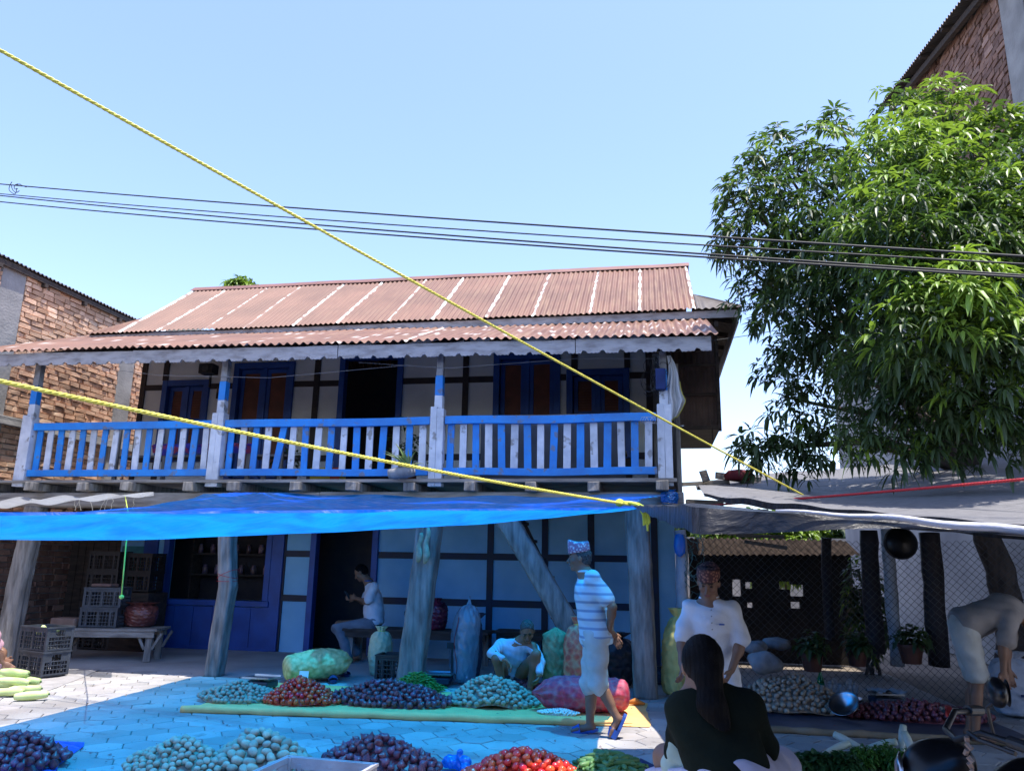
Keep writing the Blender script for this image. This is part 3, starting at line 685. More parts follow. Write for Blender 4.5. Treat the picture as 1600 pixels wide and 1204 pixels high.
# ================================================================ TARPAULINS
def sheet_mat(name, diff, trans, wt=0.5, tr=None, wtr=0.0, gloss=0.12, bscale=30, bump=0.6, rough=0.35, streak=None):
    m = bpy.data.materials.new(name); m.use_nodes = True; n = m.node_tree; N = n.nodes; L = n.links
    out = N['Material Output']; p = N['Principled BSDF']; p.inputs['Roughness'].default_value = rough; p.inputs['Base Color'].default_value = (*diff, 1)
    p.inputs['Specular IOR Level'].default_value = gloss*4
    t = N.new('ShaderNodeBsdfTranslucent'); t.inputs[0].default_value = (*trans, 1)
    mx = N.new('ShaderNodeMixShader'); mx.inputs[0].default_value = wt; L.new(p.outputs[0], mx.inputs[1]); L.new(t.outputs[0], mx.inputs[2]); last = mx
    if name == 'blue_tarpaulin':
        tcc = N.new('ShaderNodeTexCoord'); nn_ = N.new('ShaderNodeTexNoise'); nn_.inputs['Scale'].default_value = 2.2; nn_.inputs['Detail'].default_value = 9; nn_.inputs['Distortion'].default_value = 1.5; L.new(tcc.outputs['Object'], nn_.inputs[0])
        mr_ = N.new('ShaderNodeMapRange'); mr_.inputs[1].default_value = .4; mr_.inputs[2].default_value = .7; L.new(nn_.outputs[0], mr_.inputs[0]); cx_ = N.new('ShaderNodeMix'); cx_.data_type = 'RGBA'; cx_.inputs[6].default_value = (*trans, 1); cx_.inputs[7].default_value = (trans[0], trans[1]*.5, trans[2]*.8, 1); L.new(mr_.outputs[0], cx_.inputs[0]); L.new(cx_.outputs[2], t.inputs[0])
    if wtr:
        tp = N.new('ShaderNodeBsdfTransparent'); tp.inputs[0].default_value = (*tr, 1)
        m2 = N.new('ShaderNodeMixShader'); m2.inputs[0].default_value = wtr; L.new(mx.outputs[0], m2.inputs[1]); L.new(tp.outputs[0], m2.inputs[2]); last = m2
    L.new(last.outputs[0], out.inputs[0])
    tc = N.new('ShaderNodeTexCoord'); mp = N.new('ShaderNodeMapping'); mp.inputs['Scale'].default_value = (1, 3, 1); mp.inputs['Rotation'].default_value = (0, 0, 0.35); L.new(tc.outputs['Object'], mp.inputs[0])
    no = N.new('ShaderNodeTexNoise'); no.inputs['Scale'].default_value = 3; no.inputs['Detail'].default_value = 8; no.inputs['Distortion'].default_value = 1.2; L.new(mp.outputs[0], no.inputs['Vector'])
    bp = N.new('ShaderNodeBump'); bp.inputs['Strength'].default_value = bump; bp.inputs['Distance'].default_value = 0.05; L.new(no.outputs[0], bp.inputs['Height']); L.new(bp.outputs[0], p.inputs['Normal'])
    if streak:
        n3 = N.new('ShaderNodeTexNoise'); n3.inputs['Scale'].default_value = 5; n3.inputs['Detail'].default_value = 10; n3.inputs['Distortion'].default_value = 2; L.new(mp.outputs[0], n3.inputs['Vector'])
        mr = N.new('ShaderNodeMapRange'); mr.inputs[1].default_value = 0.4; mr.inputs[2].default_value = 0.68; L.new(n3.outputs[0], mr.inputs[0])
        c = N.new('ShaderNodeMix'); c.data_type = 'RGBA'; c.inputs[6].default_value = (*diff, 1); c.inputs[7].default_value = (*streak, 1); L.new(mr.outputs[0], c.inputs[0]); L.new(c.outputs[2], p.inputs['Base Color'])
    return m
BTARP = sheet_mat('blue_tarpaulin', (0.015, 0.20, 0.80), (0.012, 0.40, 1.0), 0.76, (0.010, 0.40, 0.98), 0.55, gloss=0.2, streak=(0.3, 0.42, 0.85), bump=0.5)  # streak colour paints lavender sheen and dust onto the blue sheet
# the four corners and the sag of the big blue sheet: from the house beam down towards the street
KN = Vector((-0.10, 5.75, 1.885))      # knot at the near right corner
def btarp(u, v):
    # v=0 far edge at the house, v=1 near edge
    fx = -5.28+(0.2+5.28)*u
    far = Vector((fx, 9.22-0.05*math.sin(math.pi*u), 2.27-0.05*math.sin(math.pi*u)+0.015*math.sin(u*23)))
    nx = -5.42+(KN.x+5.42)*u
    sagc = 0.13*math.sin(math.pi*min(1, u*1.15))**1.0*(1 if u*1.15 < 1 else 0)
    near = Vector((nx, 1.9+3.85*u**1.35, 1.555+0.31*u**1.3-0.02*math.sin(math.pi*u)))
    p = far.lerp(near, v)
    # right edge bows inwards (pulled tight between its two ties)
    if u > 0.8: p.x -= 0.16*math.sin(math.pi*v)*((u-0.8)/0.2)
    if u < 0.3: p.z -= 0.17*math.sin(math.pi*v)**1.5*(1-u/0.3)
    if u < 0.2: p.x += 0.10*math.sin(math.pi*v)*((0.2-u)/0.2)
    # a ridge of folds radiating from the tie at the house end
    r = math.hypot(p.x+5.0, p.y-9.2)
    ang = math.atan2(p.x+5.0, 9.2-p.y)
    p.z += 0.028*math.sin(ang*13)*math.exp(-r*0.5)*min(1, r*2.5)
    p.z -= 0.10*math.sin(math.pi*v)*math.sin(math.pi*u)*1.0
    p.z += 0.006*math.sin(v*70+u*9+2*math.sin(u*7))*math.sin(math.pi*v)
    # rain-heavy sag just behind the near edge shows the lit underside
    p.z -= (0.145*(1-u)**0.6+0.035)*math.exp(-((v-0.83)/0.12)**2)*min(1, (1-v)*9)
    p.z += 0.012*vnoise(p.x*1.2, p.y*2.4, 1)*math.sin(math.pi*v)+0.02*math.exp(-((p.y-7.6+0.15*p.x)/0.12)**2)
    return p
b = MB()
b.grid(btarp, 150, 70)
# hanging hem along the near edge
def hem(u, v):
    p = btarp(u, 1.0); d = 0.014+0.006*vnoise(u*16, 1)
    return (p.x, p.y-0.02*v-0.015*math.sin(u*60)*v, p.z-d*v)
b.grid(hem, 150, 5)
o = b.build('blue_tarpaulin', BTARP, smooth=True); tag(o, 'big translucent blue tarpaulin stretched from the balcony beam over the vegetable stall', 'tarpaulin')

KTARP = sheet_mat('black_tarpaulin', (0.012, 0.013, 0.016), (0.01, 0.01, 0.012), 0.1, gloss=0.06, bump=0.6, rough=0.32, streak=(0.03, 0.03, 0.034))
GTARP = sheet_mat('grey_tarpaulin', (0.19, 0.185, 0.19), (0.02, 0.02, 0.02), 0.06, gloss=0.1, bump=0.5, rough=0.55, streak=(0.13, 0.128, 0.135))
G1, G2 = at(1100, 772, 7.0), at(1600, 811, 4.6)
def gt(u, v):
    far = Vector((0.62+4.5*u, 12.2+0.4*u, 2.70+0.42*u+0.05*math.sin(math.pi*u)+0.02*math.sin(u*9)))
    near = G1.lerp(G2, u/.62)+Vector((0, 0, -0.03*math.sin(math.pi*u)))
    p = far.lerp(near, v)
    p.z += 0.05*vnoise(p.x*0.9, p.y*0.8, 4)*math.sin(math.pi*v)-0.10*math.sin(math.pi*v)*math.sin(math.pi*u)+0.010*math.sin((p.y+p.x*0.35)*16)*(1-u)
    return p
b = MB(); b.grid(gt, 90, 50); o = b.build('grey_tarpaulin', GTARP, smooth=True); tag(o, 'sun-bleached grey tarpaulin roof under the mango tree, dappled with leaf shadows', 'tarpaulin'); gto = o
b = MB(); b.grid(lambda u, v: gt(u, 1)+Vector((0, -.01*v-.002, -(.035+.05*min(1, u*2.4)+.01*vnoise(u*14, 2))*v)), 90, 5); b.build('hem', KTARP, gto, smooth=True)  # added black strip stands in for the shaded gap below the grey sheet
E1, E2 = at(1085, 792, 2.5), at(1600, 830, 2.3)
def kt(u, v):
    near = at(1000+600*u*1.5, 790+52*u*1.5-14*math.sin(math.pi*u), 6.35-1.3*u)
    far = Vector((0.42+4.2*u, 9.3, 2.2))
    if u < 0.16: near0 = Vector((-0.14, 5.73, 1.87)).lerp(E1, u/0.16)
    else: near0 = E1.lerp(E2, (u-0.16)/0.4) if u < .56 else E2.lerp(E2+Vector((2.2, .2, .02)), (u-.56)/.44)
    far0 = Vector((0.02+4.4*u, 9.25, 2.18-0.25*min(1, u/.56)))
    p = near0.lerp(far0, v)
    # the left edge is cut away: a notch between the two sheets lets a patch of sun through
    e = 0.0
    if v > 0.24: e = 0.55*min(1, (v-0.24)/0.04)*(1-v)/0.72
    p.x += e*(1-u)**3
    p.z += -0.02*math.sin(math.pi*v)+0.012*math.sin(v*34+u*4)*math.sin(math.pi*min(1, u*2))+0.01*vnoise(p.x*2, p.y*5)
    return p
b = MB(); b.grid(kt, 90, 50)
def kh(u, v):
    p = kt(u, 0); d = 0.012+0.075*min(1, u/.14)*max(0, 1-max(0, u-.16)/.3)
    return (p.x, p.y-0.03*v+0.02*math.sin(u*30)*v, p.z-d*v)
b.grid(kh, 90, 6); o = b.build('black_tarpaulin', KTARP, smooth=True); tag(o, 'black plastic tarpaulin hanging low from the knotted rope over the right stalls', 'tarpaulin')
def kr(u, v):   # bright rolled near edge
    return kt(u, 0)
b = MB(); b.tube([kt(0.27+0.73*k/40, 0)+Vector((0, -0.02, 0.004+0.003*math.sin(k))) for k in range(41)], [0.004+0.012*min(1, k/20) for k in range(41)], 8)
o = b.build('rolled_edge', sheet_mat('pale_plastic', (0.6, 0.6, 0.65), (0.4, 0.4, 0.45), 0.3, gloss=0.2), smooth=True); o['label'] = 'pale rolled plastic hem'
kto = [x for x in col.objects if x.name == 'black_tarpaulin'][0]; o.parent = kto
# posts that carry the right-hand roofs
def post(p, q, r, m, label, name='wooden_post', cat='post', **k):
    b = MB(); P, Q = Vector(p), Vector(q); n = 10
    pts = [P.lerp(Q, i/n)+Vector((0.015*vnoise(i*0.5, 3+p[0]), 0.015*vnoise(i*0.6, p[0]), 0)) for i in range(n+1)]
    b.tube(pts, [r*(1+0.08*vnoise(i*0.9, p[0]*3)) for i in range(n+1)], 10); o = b.build(name, m, smooth=True); tag(o, label, cat); return o
post(at(1368, 1020, 11), at(1356, 828, 11), 0.11, DARKT, 'dark round post standing left of the pale right-hand pole')
post(at(1468, 1040, 10.2), at(1452, 832, 10.2), 0.115, DARKT, 'thick dark post behind the bending person, right of the hanging pan')
post(at(1296, 1000, 12), at(1290, 840, 12), 0.07, DARKT, 'thin dark post beside the shed openings')
bpole = mat('blue_white_pole', (0.5, 0.55, 0.6), (0.36, 0.4, 0.46), rough=0.6, scale=6, bump=0.3)
post(at(1402, 1040, 10.4), at(1385, 826, 10.4), 0.075, bpole, 'pale concrete fence pole below the hanging black pan', name='fence_pole')
post(at(1068, 1010, 9.7), at(1063, 828, 9.7), 0.075, bpole, 'pale concrete fence pole wrapped in netting beside the house corner', name='fence_pole')
# net and plastic tied on the left pole
b = MB()
for k in range(46):
    a = rnd.uniform(0, 6.28); z = rnd.uniform(1.0, 1.95); pts = []
    for q in range(7): a += rnd.uniform(-0.5, 0.7); z += rnd.uniform(-0.09, 0.06); pts.append((0.45+0.11*math.cos(a)*rnd.uniform(0.85, 1.3), 9.7+0.11*math.sin(a), z))
    b.tube(pts, 0.004, 4)
o = b.build('fishing_net', mat('net_green', (0.12, 0.25, 0.22), (0.07, 0.14, 0.14), bump=0)); tag(o, 'tangled dark netting wound round the fence pole by the house', 'net')
b = MB(); c = at(1062, 850, 9.58); b.lathe([(0.0, 0.13), (0.045, 0.115), (0.065, 0.05), (0.07, -0.02), (0.06, -0.1), (0.02, -0.14), (0, -0.145)], 12, loc=c, sy=0.4)
o = b.build('plastic_bag', sheet_mat('blue_bag', (0.02, 0.25, 0.8), (0.05, 0.4, 0.95), 0.4, gloss=0.3), smooth=True); tag(o, 'small bright blue plastic bag tucked behind the netting on the pole', 'bag')

# ---------------------------------------------------------------- ropes and cables
def rope(p, q, r, sag, m, name, label, n=60, twist=True, mid=None, cat='rope'):
    P, Q = Vector(p), Vector(q); b = MB(); pts = []
    for i in range(n+1):
        t = i/n; v = P.lerp(Q, t); v.z -= sag*4*t*(1-t); pts.append(v)
    if twist:      # three strands laid round each other
        d = (Q-P).normalized(); a = d.cross(Vector((0, 0, 1))).normalized(); u = a.cross(d)
        nn = int((Q-P).length/0.012)
        for s in range(3):
            ps = []
            for i in range(nn+1):
                t = i/nn; v = P.lerp(Q, t); v.z -= sag*4*t*(1-t); ph = t*(Q-P).length/0.075*2*math.pi+s*2.094
                ps.append(v+(a*math.cos(ph)+u*math.sin(ph))*r*0.48)
            b.tube(ps, r*0.58, 6)
    else: b.tube(pts, r, 6)
    o = b.build(name, m, smooth=True); tag(o, label, cat); return o
rope(at(-90, 28, 2.1), at(1272, 782, 8.05), 0.0085, 0.02, ROPEY, 'yellow_rope', 'upper yellow rope crossing the sky down to the grey tarpaulin')
yr2 = rope(at(-160, 560, 2.3), at(985, 788, 5.7), 0.010, 0.03, ROPEY, 'yellow_rope', 'lower yellow rope crossing the balcony to the knot at the blue tarpaulin corner')
b = MB()
k0 = at(968, 785, 5.68)
for k in range(9):
    a = k0+Vector((0.03*k/9, rnd.uniform(-0.01, 0.01), rnd.uniform(-.01, .01))); e = at(1000+rnd.uniform(-6, 16), 826+rnd.uniform(-12, 4), 5.65)
    pts = [a.lerp(e, t/8)+Vector((0.05*math.sin(math.pi*t/8)*1.0+rnd.uniform(-.004, .004), 0, 0.05*math.sin(math.pi*t/8))) for t in range(9)]
    b.tube(pts, 0.007, 5)
b.lathe([(0, 0.03), (0.025, 0.02), (0.034, 0), (0.025, -0.02), (0, -0.03)], 10, loc=k0)
o = b.build('tassel', mat('yellow_green_twine', (0.62, 0.72, 0.1), (0.45, 0.55, 0.06), bump=0.2), yr2, smooth=True)
b = MB(); c = at(1271, 782, 8.0); b.lathe([(0, 0.05), (0.04, 0.035), (0.05, 0), (0.035, -0.05), (0.0, -0.07)], 10, loc=c); tag(b.build('rope_knot', mat('pale_twine', (0.75, 0.72, 0.4), (0.6, 0.55, 0.3)), smooth=True), 'pale knotted rope ball on the edge of the grey tarpaulin', 'knot')
rope(at(1095, 790, 8.6), at(1680, 741, 5.4), 0.011, 0.01, RED, 'red_rope', 'red rope running across the grey tarpaulin on the right', twist=True)
rope(at(-40, 810, 6.9), at(460, 817, 6.9), 0.006, 0.0, mat('white_cord', (0.75, 0.78, 0.8), bump=0), 'white_cord', 'thin white cord stretched over the left half of the blue tarpaulin', twist=False)
cb = [((-60, 282), (1660, 404), 7.0), ((-60, 297), (1660, 416), 7.1), ((-60, 299), (1660, 434), 7.2), ((-60, 309), (1660, 437), 7.15)]
labs = ['highest black cable crossing the sky', 'second black cable from the top crossing the sky', 'third black cable from the top crossing the sky', 'lowest black cable crossing the sky above the roof']
for (p, q, Yc), l in zip(cb, labs):
    rope(at(*p, Yc+1.2), at(*q, Yc-2.2), 0.0075 if Yc != 7.1 else 0.006, 0.04+0.1*(Yc-7), CABLE, 'power_cable', l, twist=False, cat='cable')['group'] = 'black cables crossing the sky'
b = MB()
for k in range(3):
    pts = [at(20+k*6+(6+2*k)*math.cos(a*0.45+k), 294+(9-3*k)*math.sin(a*0.45+k)-k+2*math.sin(a), 8.2) for a in range(11)]; b.tube(pts, 0.005, 5)
tag(b.build('cable_coil', CABLE), 'small loop of spare wire hanging on the cables at the upper left', 'wire')
rope(at(1112, 532, 9.0), at(1400, 470, 9.4), 0.004, 0.05, CABLE, 'thin_wire', 'thin wire running from the eave end into the mango tree', twist=False, cat='wire')
for i, (pts, l) in enumerate(((((170, 577), (250, 586), (420, 590), (640, 570)), 'slack thin wire strung below the fascia on the left'), (((560, 566), (700, 575), (900, 560), (1035, 560)), 'slack thin wire strung below the fascia on the right'))):
    b = MB(); P = [at(x, y, 9.25) for x, y in pts]
    q = [P[min(int(t), 2)].lerp(P[min(int(t), 2)+1], t-min(int(t), 2)) for t in [3*k/30 for k in range(31)]]; b.tube(q, 0.003, 4); tag(b.build('thin_wire', mat('grey_wire', (0.3, 0.3, 0.33), bump=0)), l, 'wire')
# twine hanging from the blue sheet
b = MB(); b.tube([at(195, 772, 9.2), at(202, 810, 7.5), at(197, 850, 6.4), at(193, 895, 6.4), at(190, 930, 6.4)], 0.006, 6); c = at(190, 932, 6.4)
b.lathe([(0, 0.02), (0.02, 0.01), (0.02, -0.01), (0, -0.02)], 8, loc=c)
tag(b.build('twine', mat('lime_twine', (0.6, 0.75, 0.12), bump=0), smooth=True), 'lime green twine with a knot dangling from the left of the blue tarpaulin', 'twine')
# cloudy plastic sheet twisted along the beam on the left
WPL = sheet_mat('clear_plastic', (0.45, 0.47, 0.5), (0.5, 0.52, 0.55), 0.3, (0.8, 0.82, 0.85), 0.35, gloss=0.4, bump=0.8)
b = MB()
def wp(u, v):
    a = at(-90+330*u, 783-12*u+(15*v)*(1-u)**0.7+3*math.sin(u*30+v*5), 9.1-0.35*v+0.012*math.sin(v*20+u*9)); return a
b.grid(wp, 60, 16); tag(b.build('plastic_sheet', WPL, smooth=True), 'crumpled clear plastic sheet tied along the beam at the far left', 'plastic sheet')
b = MB()
for k in range(9):
    x = rnd.uniform(60, 215); p = at(x, 778, 9.0); pts = [p]
    for q in range(4): p = p+Vector((rnd.uniform(-.03, .03), 0, -0.04)); pts.append(p)
    b.tube(pts, 0.004, 4)
tag(b.build('string', mat('pale_string', (0.6, 0.55, 0.45), bump=0)), 'frayed pale strings tied on the plastic sheet at the left beam', 'string')

# ================================================================ TREES
LEAFD = mat('mango_leaf', (0.045, 0.095, 0.022), (0.02, 0.052, 0.018), rough=0.38, scale=3, bump=0.1, bscale=20, attr='tint', spec=0.6)
def leafmat(name, c1, c2, trans):
    m = bpy.data.materials.new(name); m.use_nodes = True; n = m.node_tree; N = n.nodes; L = n.links
    p = N['Principled BSDF']; p.inputs['Roughness'].default_value = 0.45; p.inputs['Specular IOR Level'].default_value = 0.42
    va = N.new('ShaderNodeAttribute'); va.attribute_name = 'tint'
    tc = N.new('ShaderNodeTexCoord'); no = N.new('ShaderNodeTexNoise'); no.inputs['Scale'].default_value = 1.3; no.inputs['Detail'].default_value = 4; L.new(tc.outputs['Object'], no.inputs[0])
    mr = N.new('ShaderNodeMapRange'); mr.inputs[1].default_value = .35; mr.inputs[2].default_value = .65; L.new(no.outputs[0], mr.inputs[0])
    mx = N.new('ShaderNodeMix'); mx.data_type = 'RGBA'; mx.inputs[6].default_value = (*c1, 1); mx.inputs[7].default_value = (*c2, 1); L.new(mr.outputs[0], mx.inputs[0])
    m2 = N.new('ShaderNodeMix'); m2.data_type = 'RGBA'; m2.blend_type = 'MULTIPLY'; m2.inputs[0].default_value = 1; L.new(mx.outputs[2], m2.inputs[6]); L.new(va.outputs['Color'], m2.inputs[7])
    L.new(m2.outputs[2], p.inputs['Base Color'])
    t = N.new('ShaderNodeBsdfTranslucent'); t.inputs[0].default_value = (*trans, 1)
    s = N.new('ShaderNodeMixShader'); s.inputs[0].default_value = 0.25; L.new(p.outputs[0], s.inputs[1]); L.new(t.outputs[0], s.inputs[2]); L.new(s.outputs[0], N['Material Output'].inputs[0])
    return m
LEAF1 = leafmat('mango_leaf_old', (0.062, 0.095, 0.035), (0.034, 0.058, 0.03), (0.12, 0.24, 0.03))
LEAF2 = leafmat('mango_leaf_young', (0.21, 0.31, 0.04), (0.14, 0.23, 0.04), (0.35, 0.55, 0.05))
BARK = mat('bark', (0.13, 0.1, 0.08), (0.06, 0.045, 0.04), rough=0.95, scale=4, stretch=(3, 3, 1), bump=1, bscale=12)
def whorl(b, c, out, s, R, mi, n=11, tint=(1, 1, 1), narrow=0.16):
    out = Vector(out).normalized(); a = out.orthogonal().normalized(); e = out.cross(a)
    for k in range(n):
        t = 2*math.pi*k/n+R.uniform(-.3, .3); el = R.uniform(-0.15, 0.85)
        d = (a*math.cos(t)+e*math.sin(t))*math.cos(el)+out*math.sin(el); L = s*R.uniform(0.7, 1.15); w = L*narrow*R.uniform(0.85, 1.2)
        sd = d.cross(Vector((0, 0, 1)))
        if sd.length < 0.05: sd = Vector((1, 0, 0))
        sd.normalize(); droop = R.uniform(0.25, 0.8)
        p0 = Vector(c)+d*0.02
        def P(f): return p0+d*L*f+Vector((0, 0, -1))*L*droop*f*f
        nn = sd.cross(d).normalized(); cup = nn*w*0.35
        m1, m2, tip = P(0.33), P(0.68), P(1.0)
        g = R.uniform(0.75, 1.3); tt = (tint[0]*g, tint[1]*g, tint[2]*g*R.uniform(.8, 1.2))
        vs = [p0, m1-sd*w+cup, m1, m1+sd*w+cup, m2-sd*w*0.75+cup*.7, m2, m2+sd*w*0.75+cup*.7, tip]
        b.add(vs, [(0, 2, 1), (0, 3, 2), (1, 2, 5, 4), (2, 3, 6, 5), (4, 5, 7), (5, 6, 7)], mi, tt)
def limb(b, pts, r0, r1, n=8):
    P = [Vector(p) for p in pts]; q = []
    m = 14
    for i in range(m+1):
        t = i/m*(len(P)-1); k = min(int(t), len(P)-2); v = P[k].lerp(P[k+1], t-k); q.append(v+Vector((0.03*vnoise(i*.7, P[0].x*3), 0.03*vnoise(i*.8, P[0].y), 0)))
    b.tube(q, [r0+(r1-r0)*i/m for i in range(m+1)], n)
mango = empty('mango_tree', (4.35, 11.2, 0), label='big mango tree with dark drooping leaves and bright young shoots over the right stalls', cat='tree')
R = random.Random(21)
# clumps: photo column, row, depth, radius (m), share of young leaves
clumps = [(1165, 700, 10.4, .22, 0), (1185, 722, 10.3, .2, 0), (1215, 700, 10.3, .32, 0), (1260, 715, 10.4, .3, .05), (1150, 300, 10.6, .3, .02), (1170, 270, 10.7, .3, .02), (1130, 390, 10.5, .25, 0), (1180, 330, 10.6, .60, .03), (1215, 250, 10.8, .50, .1), (1290, 240, 10.6, .55, .15), (1310, 190, 11.2, .30, .05), (1250, 320, 10.2, .7, .12), (1150, 370, 10.5, .4, .03),
 (1330, 300, 10.0, .8, .25), (1400, 260, 10.3, .75, .35), (1410, 170, 11.2, .5, .15), (1470, 170, 10.6, .5, .55), (1440, 230, 9.8, .6, .6), (1520, 200, 10.3, .55, .7), (1580, 215, 10.2, .5, .6),
 (1500, 290, 9.9, .7, .5), (1580, 330, 9.5, .6, .3), (1630, 270, 10, .6, .4), (1400, 360, 9.6, .8, .15), (1300, 400, 9.9, .8, .05), (1210, 400, 10.3, .55, .02), (1480, 400, 9.4, .7, .2), (1570, 400, 9.6, .6, .4), (1640, 400, 9.6, .6, .4),
 (1190, 460, 10.4, .5, .0), (1250, 490, 10.2, .7, .0), (1330, 480, 10, .8, .03), (1420, 460, 9.4, .6, .5), (1500, 470, 9.0, .6, .9), (1550, 520, 9.1, .5, .7), (1440, 520, 9.2, .6, .3), (1600, 540, 9.4, .6, .3),
 (1230, 570, 10.4, .45, .0), (1290, 560, 10.4, .6, .02), (1370, 560, 10.2, .6, .02), (1225, 620, 10.5, .35, .0), (1265, 640, 10.5, .35, 0), (1470, 600, 9.6, .6, .2), (1540, 600, 9.4, .6, .2), (1410, 620, 9.9, .45, .0),
 (1190, 690, 10.4, .3, 0), (1240, 695, 10.4, .35, 0), (1290, 690, 10.5, .4, .1), (1340, 690, 10, .3, .4), (1400, 690, 9.9, .4, .15), (1460, 680, 9.8, .45, .2), (1530, 670, 9.7, .5, .2), (1590, 640, 9.6, .5, .4), (1340, 650, 10.6, .35, .0), (1500, 350, 11.0, .9, .1), (1350, 420, 11.0, .9, 0), (1450, 540, 10.8, .8, 0), (1560, 440, 10.8, .8, .1), (1240, 420, 11, .6, 0), (1330, 560, 11.2, .6, 0)]
b = MB()
for (x, y, Yd, r, yg) in clumps:
    Yd -= 1.1; c = at(x, y, Yd); near_ = x > 1330 and y > 250; Yd -= 1.5 if near_ else 0; r *= .86*(.8 if near_ else 1); LS = .8 if near_ else 1; c = at(x, y, Yd); n = int((92 if near_ else 62)*(r/(0.52*LS))**2)
    for k in range(n):
        d = Vector((R.gauss(0, 1), R.gauss(0, 1), R.gauss(0, 1))).normalized()*(R.random()**0.45)
        p = c+d*r*Vector((1, 1, 0.85)).length/1.6
        young = R.random() < yg*(0.5+0.9*(d.z+0.4))
        o_ = d+Vector((0, -0.2, 0.7))
        whorl(b, p, o_, LS*(R.uniform(0.11, 0.2) if not young else R.uniform(0.14, 0.21)), R, 1 if young else 0, n=R.choice((9, 10, 12)), narrow=0.125)
o = b.build('crown', [LEAF1, LEAF2], mango); o.location = -Vector(mango.location)
b = MB()
base = Vector((4.35, 11.2, 0)); fork = Vector((4.15, 11.0, 2.7))
limb(b, [base, (4.45, 11.15, 0.9), (4.3, 11.1, 1.7), fork], 0.2, 0.15, 12)
for (x, y, Yd, r, yg) in clumps[::2]:
    if x > 1330 and y > 250: continue
    e = at(x, y, Yd-1.1-(2.2 if x > 1330 and y > 250 else 0)); m = fork.lerp(e, 0.5)+Vector((0, 0, 0.25)); limb(b, [fork, m, e], 0.07, 0.012, 6)
o = b.build('trunk', BARK, mango, smooth=True); o.location = -Vector(mango.location)
# small tree whose top shows above the roof ridge
t2 = empty('small_tree', (-9.0, 17.5, 0), label='small green tree top peeping over the roof ridge', cat='tree')
b = MB(); c = at(378, 449, 17.5)
for k in range(260):
    d = Vector((R.gauss(0, 1), R.gauss(0, 1), R.gauss(0, 1))).normalized()*(R.random()**0.4)
    whorl(b, c+Vector((d.x*0.42, d.y*0.5, d.z*0.32-0.1)), d+Vector((0, 0, .6)), 0.2, R, 1 if R.random() < .5 else 0, n=7)
o = b.build('crown', [LEAF1, LEAF2], t2); o.location = -Vector(t2.location)
b = MB(); limb(b, [(-9, 17.5, 0), (-8.9, 17.5, 4), c], 0.12, 0.04); o = b.build('trunk', BARK, t2, smooth=True); o.location = -Vector(t2.location)
# shrubs beyond the fence
def shrub(loc, rx, rz, n, label, young=.5, size=.13, name='shrub', nn=8):
    t = empty(name, (loc[0], loc[1], 0), label=label, cat='shrub'); b = MB()
    for k in range(n):
        d = Vector((R.gauss(0, 1), R.gauss(0, 1), R.gauss(0, 1))).normalized()*(R.random()**0.45)
        whorl(b, Vector(loc)+Vector((d.x*rx, d.y*rx*.7, d.z*rz)), d+Vector((0, 0, .6)), size, R, 1 if R.random() < young else 0, n=nn, narrow=0.2)
    o = b.build('foliage', [LEAF1, LEAF2], t); o.location = -Vector(t.location)
    b = MB()
    for k in range(5): limb(b, [(loc[0]+rnd.uniform(-.1, .1), loc[1], 0), (loc[0]+rnd.uniform(-.2, .2), loc[1], loc[2]*.6), (loc[0]+rnd.uniform(-rx, rx)*.6, loc[1], loc[2]+rz*.3)], 0.025, 0.008, 5)
    o = b.build('stem', BARK, t, smooth=True); o.location = -Vector(t.location)
shrub((2.55, 17.5, 1.9), 0.9, 0.75, 420, 'sunlit bright green shrub seen through the gap behind the fence', .95, .2)
shrub((1.4, 17.0, 2.2), 0.5, 0.5, 120, 'small green bush behind the shed beside the house', .9, .2)
shrub((2.95, 12.1, 0.9), 0.32, 0.8, 150, 'leafy creeper climbing beside the dark post behind the fence', .2, .13)

# ================================================================ ADDED OUT OF VIEW (tarpaulins and shophouse behind the camera, put in to cut skylight)
b = MB(); b.grid(lambda u, v: (-8+8.3*u, 1.15-2.2*(1-u)**1.5-6.5*v, 2.42+.25*v+.03*vnoise(u*9, v*7)), 30, 24); tag(b.build('blue_tarpaulin', BTARP, smooth=True), 'unseen blue tarpaulin added over the viewer to cut skylight on the stalls', 'tarpaulin')
b = MB(); b.grid(lambda u, v: (.4+7*u, 1.05-6.4*v, 2.40+.25*v+.03*vnoise(u*9, v*7)), 30, 24); tag(b.build('black_tarpaulin', KTARP, smooth=True), 'unseen black tarpaulin added right of the viewer to cut skylight on the stalls', 'tarpaulin')
opp = empty('unseen_shophouse', (0, -9, 0), label='unseen single-storey brick shophouse added behind the viewer to cut skylight', cat='building')
b = MB(); hs = [(x, x+1.2, z, z+1.4) for x in (-12, -8.5, -5, -1.5, 2, 5.5, 9) for z in ()]+[(x, x+2.2, 0, 2.6) for x in (-12, -8.5, -5, -1.5, 2, 5.5)]
wall_holes(b, -15, 13, 0, 3.1, -9.2, -9.0, hs); o = b.build('wall', BRICKD, opp); o.location = -Vector(opp.location)
b = MB(); b.box(-15.3, 13.3, -12, -8.6, 3.1, 3.25); b.box(-15, 13, -12, -11.8, 0, 3.1); o = b.build('roof_slab', CONC, opp); o.location = -Vector(opp.location)
